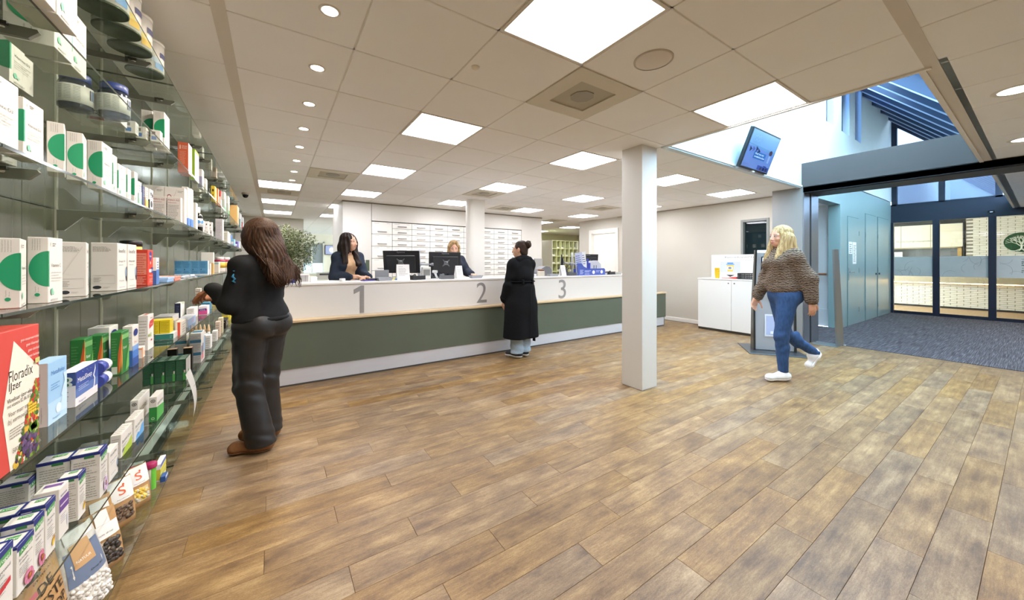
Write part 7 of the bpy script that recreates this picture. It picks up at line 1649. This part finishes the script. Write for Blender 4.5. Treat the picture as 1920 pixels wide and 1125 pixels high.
# ================= visitor in the long black coat
def coat_visitor():
    loc = (2.86, 4.06, 0); D = (-.10, 1.0); rz = math.atan2(-D[0], D[1]); L = world_to(loc, rz)
    J = stand(1.63, .01, .145); J['HR'] = rotm(.55, .02)
    J['elL'] = V3_(-.205, .03, 1.03); J['wrL'] = V3_(-.20, .12, .80); J['elR'] = V3_(.195, .05, 1.03); J['wrR'] = V3_(.16, .20, .90)
    J['anL'] = V3_(-.075, 0, .09); J['anR'] = V3_(.075, .02, .09); J['toL'] = V3_(-.11, .14, .034); J['toR'] = V3_(.10, .16, .034)
    g = figure(J)
    hl = hand_prims(J['wrL'], (.0, .25, -1), (1, 0, 0), 1, .45); hr = hand_prims(J['wrR'], (-.3, .9, -.4), (0, -.2, -1), -1, .6)
    p = organic('person', g['torso'] + g['seat'] + g['neck'] + g['head'] + g['armL'] + g['armR'] + g['legL'] + g['legR'] + g['feet'] + hl + hr, skin('#c99a7c'), .006, None, loc=loc, rz=rz)
    tag(p, 'person in a long black belted coat and light jeans standing at the counter', 'person'); face_parts(p, J['head'], J['HR'])
    CO = cloth('#17181a', 'black_wool_coat', .15, 60, .95, .35, 500, spec=.15)
    co = inflate(g['torso'][:3], .040, .06) + inflate(g['torso'][3:], .026, .05) + [cone((0, -.005, 1.10), (0, .0, .70), .165, .20, .06), cone((-.07, -.0, .72), (-.085, .0, .28), .165, .185, .08), cone((.07, -.0, .72), (.085, .0, .28), .165, .185, .08)]
    for q in 'LR': co += [cone(J['sh' + q], J['el' + q], .074, .068, .04), cone(J['el' + q], J['wr' + q] * .93 + J['el' + q] * .07, .070, .062, .03)]
    def dr(X, Y, Z): return (.006 * np.sin(22 * X + 2) * np.clip((1.05 - Z) * 2, 0, 1) + .004 * np.sin(26 * Z + 12 * X) * np.clip((Z - 1.0) * 4, 0, 1) + .02 * np.exp(-((Z - 1.055) / .035) ** 2)).astype(np.float32)
    o = organic('coat', co, CO, .008, p, cuts=[((0, 0, .285), (0, 0, -1))], disp=dr)
    organic('collar', [cone((-.10, -.055, 1.355), (.10, -.055, 1.355), .045, .045, .02), cone((-.10, -.05, 1.355), (-.10, .08, 1.27), .040, .028, .02), cone((.10, -.05, 1.355), (.10, .08, 1.27), .040, .028, .02), ell((0, -.06, 1.375), (.085, .045, .05), .03)], CO, .007, o)
    m = MB(); m.tube([(.188 * math.cos(a), .0 + .158 * math.sin(a), 1.055) for a in [2 * math.pi * i / 30 for i in range(31)]], .021, CO, 8, .4); m.box(.05, .08, -.178, -.14, 1.025, 1.085, CO, bev=.004); m.box(-.11, -.085, -.170, -.13, 1.025, 1.085, CO, bev=.004); m.build('belt', o)
    m = MB(); m.tube([(.19, .02, 1.05), (.215, .0, .80), (.225, -.02, .45), (.225, -.02, .20)], [.02, .024, .026, .03], CO, 8, .3); m.build('belt_end', o)
    for q, sx in (('L', -1), ('R', 1)):
        w_, e_ = J['wr' + q], J['el' + q]; a_ = w_ * .82 + e_ * .18; m = MB(); m.tube([a_, w_ * .93 + e_ * .07], .068, CO, 16); m.build('cuff', o)
    m = MB(); m.tube([(.0, -.212, .98), (.0, -.205, .62), (.0, -.19, .30)], .0022, mat('#050506', .8), 5); m.build('back_vent', o)
    JE = cloth('#a9bccb', 'light_denim', .14, 90, .85, .2, 700)
    je = []
    for q in 'LR': je += [cone(J['kn' + q], J['an' + q] + V3_(0, .0, -.03), .085, .088, .03)]
    organic('jeans', je + inflate(g['seat'], .008), JE, .007, p, cuts=[((0, 0, .075), (0, 0, -1))], disp=folds(.004, 60, 9))
    for q in 'LR': make_shoe(p, J['an' + q], J['to' + q], mat('#1d1d20', .6), mat('#e9e7e2', .5), .034, name='sneaker', trim=mat('#e9e7e2', .6))
    HM = hair_mat('#1f1612', '#3f2b1f', 'dark_hair'); hc, R = J['head'], J['HR']; qh = lambda x, y, z: hc + R @ V3_(x, y, z)
    hb = [ell(qh(0, -.022, .038), (.083, .098, .090), .03, R), ell(qh(0, -.06, -.03), (.074, .055, .07), .03, R)]
    st = lambda X, Y, Z: (.0025 * np.sin(70 * X + 40 * Z)).astype(np.float32)
    h_ = organic('hair', hb, HM, .006, p, disp=st, cuts=[(qh(0, .045, 0), R @ V3_(0, 1, .25 - .6))])
    organic('bun', [ell(qh(0, -.115, .065), (.052, .045, .05), .02, R), ell(qh(.02, -.12, .09), (.03, .03, .03), .02, R), ell(qh(-.025, -.115, .085), (.03, .03, .03), .02, R), cone(qh(.0, -.12, .1), qh(.05, -.13, .115), .018, .006, .02)], HM, .006, h_, disp=lambda X, Y, Z: (.004 * np.sin(110 * X + 60 * Z + 50 * Y)).astype(np.float32))
    return p
coat_visitor()

# ================= visitor walking in
def walker():
    loc = (4.80, 1.66, 0); D = (-.832, .555); rz = math.atan2(-D[0], D[1]); L = world_to(loc, rz)
    J = stand(1.75, .02, .150); J['HR'] = rotm(.05, -.03)
    J['elL'] = V3_(-.215, -.11, 1.14); J['wrL'] = V3_(-.225, -.13, .89); J['elR'] = V3_(.195, .05, 1.13); J['wrR'] = V3_(.20, .17, .90)
    J['hiL'] = V3_(-.085, .02, .92); J['hiR'] = V3_(.085, -.01, .92)
    J['knL'] = V3_(-.08, .085, .50); J['anL'] = V3_(-.075, .06, .09); J['toL'] = V3_(-.085, .215, .034)
    J['knR'] = V3_(.085, -.075, .50); J['anR'] = V3_(.085, -.43, .27); J['toR'] = V3_(.09, -.37, .12)
    g = figure(J, 1.04)
    hl = hand_prims(J['wrL'], (.0, -.1, -1), (1, 0, 0), 1, .5, 1.0); hr = hand_prims(J['wrR'], (0, .35, -1), (-1, 0, 0), -1, .5, 1.0)
    p = organic('person', g['torso'] + g['bust'] + g['seat'] + g['neck'] + g['head'] + g['armL'] + g['armR'] + g['legL'] + g['legR'] + g['calf'] + g['feet'] + hl + hr, skin('#dba78c'), .006, None, loc=loc, rz=rz)
    tag(p, 'person with long blond hair, striped brown sweater and blue jeans walking in', 'person'); face_parts(p, J['head'], J['HR'], '#5b6a72', '#8a6a48')
    k = NT('striped_knit'); tc = k.n('ShaderNodeTexCoord'); wv = k.n('ShaderNodeTexWave'); wv.bands_direction = 'Z'; wv.inputs['Scale'].default_value = 17; wv.inputs['Distortion'].default_value = 5.0; wv.inputs['Detail'].default_value = 4; wv.inputs['Detail Scale'].default_value = 2.2
    k.l(tc.outputs['Object'], wv.inputs[0]); r = k.ramp(wv.outputs[1], [(.15, lin('#33281f')), (.5, lin('#5f4c40')), (.85, lin('#94806c'))]); k.l(r.outputs[0], k.b.inputs['Base Color']); k.b.inputs['Roughness'].default_value = .95
    n2 = k.n('ShaderNodeTexNoise'); n2.inputs['Scale'].default_value = 260; k.l(tc.outputs['Object'], n2.inputs[0]); bp = k.n('ShaderNodeBump'); bp.inputs['Strength'].default_value = .5; bp.inputs['Distance'].default_value = .004; k.l(n2.outputs[0], bp.inputs['Height']); k.l(bp.outputs[0], k.b.inputs['Normal'])
    sw = inflate(g['torso'][1:3], .045, .06) + inflate(g['torso'][3:], .028, .05) + inflate(g['bust'], .03) + [ell((0, .0, 1.04), (.19, .15, .12), .06)]
    for q in 'LR': sw += [cone(J['sh' + q], J['el' + q], .072, .076, .04), cone(J['el' + q], J['wr' + q] * .88 + J['el' + q] * .12, .077, .062, .03)]
    sw += [cone(J['neck'] + V3_(0, 0, -.04), J['neck'] + V3_(0, .0, .03), .075, .07, .03)]
    o = organic('sweater', sw, k.m, .008, p, cuts=[((0, 0, .86), (0, 0, -1))], disp=lambda X, Y, Z: (folds(.006, 34, 6)(X, Y, Z) + np.where(np.abs(X) < .165, np.clip(.985 - Z, -.1, .1) * 1.0 * (Z < .99), 0)).astype(np.float32))
    JE = cloth('#34517c', 'blue_denim', .2, 60, .8, .25, 800, (1, 1, .4))
    je = inflate(g['seat'], .010) + inflate(g['torso'][:1], .010) + inflate(g['legL'], .009) + inflate(g['legR'], .009) + inflate(g['calf'], .007)
    o = organic('jeans', je, JE, .007, p, cuts=[((0, 0, 1.06), (0, 0, 1)), ((0, 0, .10), (0, 0, -1))], disp=lambda X, Y, Z: (.0022 * np.sin(70 * Z + 35 * Y + 30 * X) * np.clip(1.0 - np.abs(Z - .42) * 3, .1, 1)).astype(np.float32))
    m = MB(); m.tube([J['wrR'] + V3_(.0, -.02, .03), J['wrR'] + V3_(.03, -.01, .03), J['wrR'] + V3_(.03, .03, .03)], .006, mat('#8a8078', .4), 6); m.build('bracelet', p)
    for q in 'LR': make_shoe(p, J['an' + q], J['to' + q], mat('#f1f0ee', .55), mat('#f6f5f3', .5), .026, name='sneaker', trim=mat('#fbfaf8', .6))
    HM = hair_mat('#8a6a42', '#d6b985', 'blond_hair'); hc, R = J['head'], J['HR']; qh = lambda x, y, z: hc + R @ V3_(x, y, z)
    hb = [ell(qh(0, -.028, .040), (.088, .102, .094), .03, R), ell(qh(0, -.065, -.06), (.088, .06, .12), .05, R), cone(qh(-.078, -.005, .0), (-.080, .135, 1.345), .040, .034, .06), cone(qh(.078, -.005, .0), (.080, .135, 1.345), .040, .034, .06), cone(qh(-.10, -.02, -.03), (-.115, .03, 1.33), .035, .045, .05), cone(qh(0, -.07, -.10), (0, -.14, 1.24), .090, .065, .05), cone(qh(-.09, -.03, -.05), (-.12, -.02, 1.27), .05, .05, .05)]
    organic('hair', hb, HM, .006, p, disp=lambda X, Y, Z: (.004 * np.sin(60 * np.arctan2(Y, X) * .4 + 12 * Z)).astype(np.float32))
    locks(p, hc + V3_(0, -.02, 0), R, HM, 90, .130, .36, .100, .30, 8, .016, arc=(160, 380), body=lambda q_: q_ + np.array([0, -.06 if q_[1] < 0 else .05, 0]) * min(1, max(0, -q_[2] * 3)), thick=.009)
    return p
walker()

# ================= assistants behind the counter
def assistant(label, loc, D, headR, J2, hair, hairc, top, cardigan, skinc, h=1.72, zup=0):
    rz = math.atan2(-D[0], D[1]); L = world_to(loc, rz); J = stand(h, .05, .128); J['HR'] = headR
    for k_, v_ in J2(L).items(): J[k_] = v_
    g = figure(J)
    hl = hand_prims(J['wrL'], J['hdL'], (0, .1, -1), 1, .35); hr = hand_prims(J['wrR'], J['hdR'], (0, .1, -1), -1, .35)
    p = organic('person', g['torso'] + g['bust'] + g['seat'] + g['neck'] + g['head'] + g['armL'] + g['armR'] + g['legL'] + g['legR'] + g['feet'] + hl + hr, skin(skinc), .006, None, loc=loc, rz=rz)
    tag(p, label, 'person'); face_parts(p, J['head'], J['HR'])
    organic('top', inflate(g['torso'], .012) + inflate(g['bust'], .012), cloth(top, 'knit_top', .06, 40, .9, .2, 500), .007, p, cuts=[((0, 0, .9), (0, 0, -1)), (J['neck'] + V3_(0, .05, -.03), (0, .8, 1)) if False else (J['neck'] + V3_(0, .0, .0), (0, .25, 1))])
    ca = inflate(g['torso'][:3], .028, .05) + inflate(g['torso'][3:], .016, .05) + inflate(g['bust'], .018) + inflate(g['armL'], .013, .03) + inflate(g['armR'], .013, .03)
    def opening(X, Y, Z): return np.where(Y > .03, np.clip(.075 - np.abs(X), -.02, .05), 0).astype(np.float32) + folds(.004, 40, 4)(X, Y, Z)
    o = organic('cardigan', ca, cloth(cardigan, 'navy_knit', .1, 40, .95, .3, 600), .007, p, cuts=[((0, 0, .86), (0, 0, -1)), (J['neck'] + V3_(0, 0, .03), (0, 0, 1))], disp=opening)
    organic('trousers', inflate(g['seat'], .012) + inflate(g['torso'][:1], .012) + inflate(g['legL'], .02) + inflate(g['legR'], .02), mat('#22242a', .8), .009, p, cuts=[((0, 0, 1.0), (0, 0, 1)), ((0, 0, .08), (0, 0, -1))])
    for q in 'LR': make_shoe(p, J['an' + q], J['to' + q], mat('#2a2a2c', .6), mat('#1a1a1a', .6), .02)
    hair(p, J, hair_mat(*hairc))
    return p
def long_dark(p, J, HM):
    hc, R = J['head'], J['HR']; qh = lambda x, y, z: hc + R @ V3_(x, y, z)
    hb = [ell(qh(0, -.03, .042), (.088, .100, .092), .03, R), ell(qh(0, -.06, -.06), (.092, .065, .12), .05, R), ell(qh(-.078, .022, -.01), (.022, .05, .09), .03, R), ell(qh(.078, .022, -.01), (.022, .05, .09), .03, R),
          cone(qh(-.085, .0, -.05), J['chest'] + V3_(-.085, .145, -.0), .042, .040, .05), cone(qh(.085, .0, -.05), J['chest'] + V3_(.095, .145, .02), .040, .036, .05), cone(qh(0, -.07, -.1), J['chest'] + V3_(0, -.14, .05), .085, .075, .06)]
    organic('hair', hb, HM, .006, p, disp=lambda X, Y, Z: (.004 * np.sin(22 * np.arctan2(Y, X) + 16 * Z) + .003 * np.sin(45 * Z + 30 * X)).astype(np.float32))
assistant('person with long black hair and navy cardigan leaning on the counter', (.835, 5.33, 0), (.22, -.98), rotm(.62, .0), lambda L: dict(elL=L(1.02, 5.19, 1.14), wrL=L(1.03, 4.98, 1.125), elR=L(.67, 5.21, 1.13), wrR=L(.89, 4.97, 1.13), hdL=V3_(.8, .6, 0) if False else L(1.045, 4.98, 0) * 0 + V3_(.75, .5, -.02), hdR=V3_(-.85, .3, -.03)), long_dark, ('#17120f', '#35261e', 'black_hair'), '#cfa981', '#2a3240', '#d8a98c', 1.735)
def bob(p, J, HM):
    hc, R = J['head'], J['HR']; qh = lambda x, y, z: hc + R @ V3_(x, y, z)
    hb = [ell(qh(0, -.03, .042), (.086, .098, .090), .03, R), ell(qh(0, -.055, -.05), (.088, .06, .10), .05, R), cone(qh(-.078, .02, .03), qh(-.085, .02, -.11), .026, .024, .03), cone(qh(.078, .02, .03), qh(.085, .02, -.11), .026, .024, .03), cone(qh(-.02, .05, .105), qh(-.075, .045, .03), .022, .022, .02), cone(qh(.02, .05, .105), qh(.075, .045, .03), .022, .022, .02)]
    organic('hair', hb, HM, .006, p, disp=lambda X, Y, Z: (.003 * np.sin(24 * np.arctan2(Y, X) + 12 * Z)).astype(np.float32))
assistant('person with blond hair working behind the middle computer screen', (2.53, 5.62, 0), (-.15, -.99), rotm(-.15, -.28), lambda L: dict(elL=L(2.72, 5.44, 1.16), wrL=L(2.66, 5.18, 1.13), elR=L(2.25, 5.42, 1.15), wrR=L(1.98, 5.20, 1.125), hdL=V3_(-.2, 1, -.05), hdR=V3_(.35, .9, -.04)), bob, ('#7a5a38', '#c7a674', 'blond_bob'), '#3c3f48', '#2a2e3a', '#dfae94', 1.70)
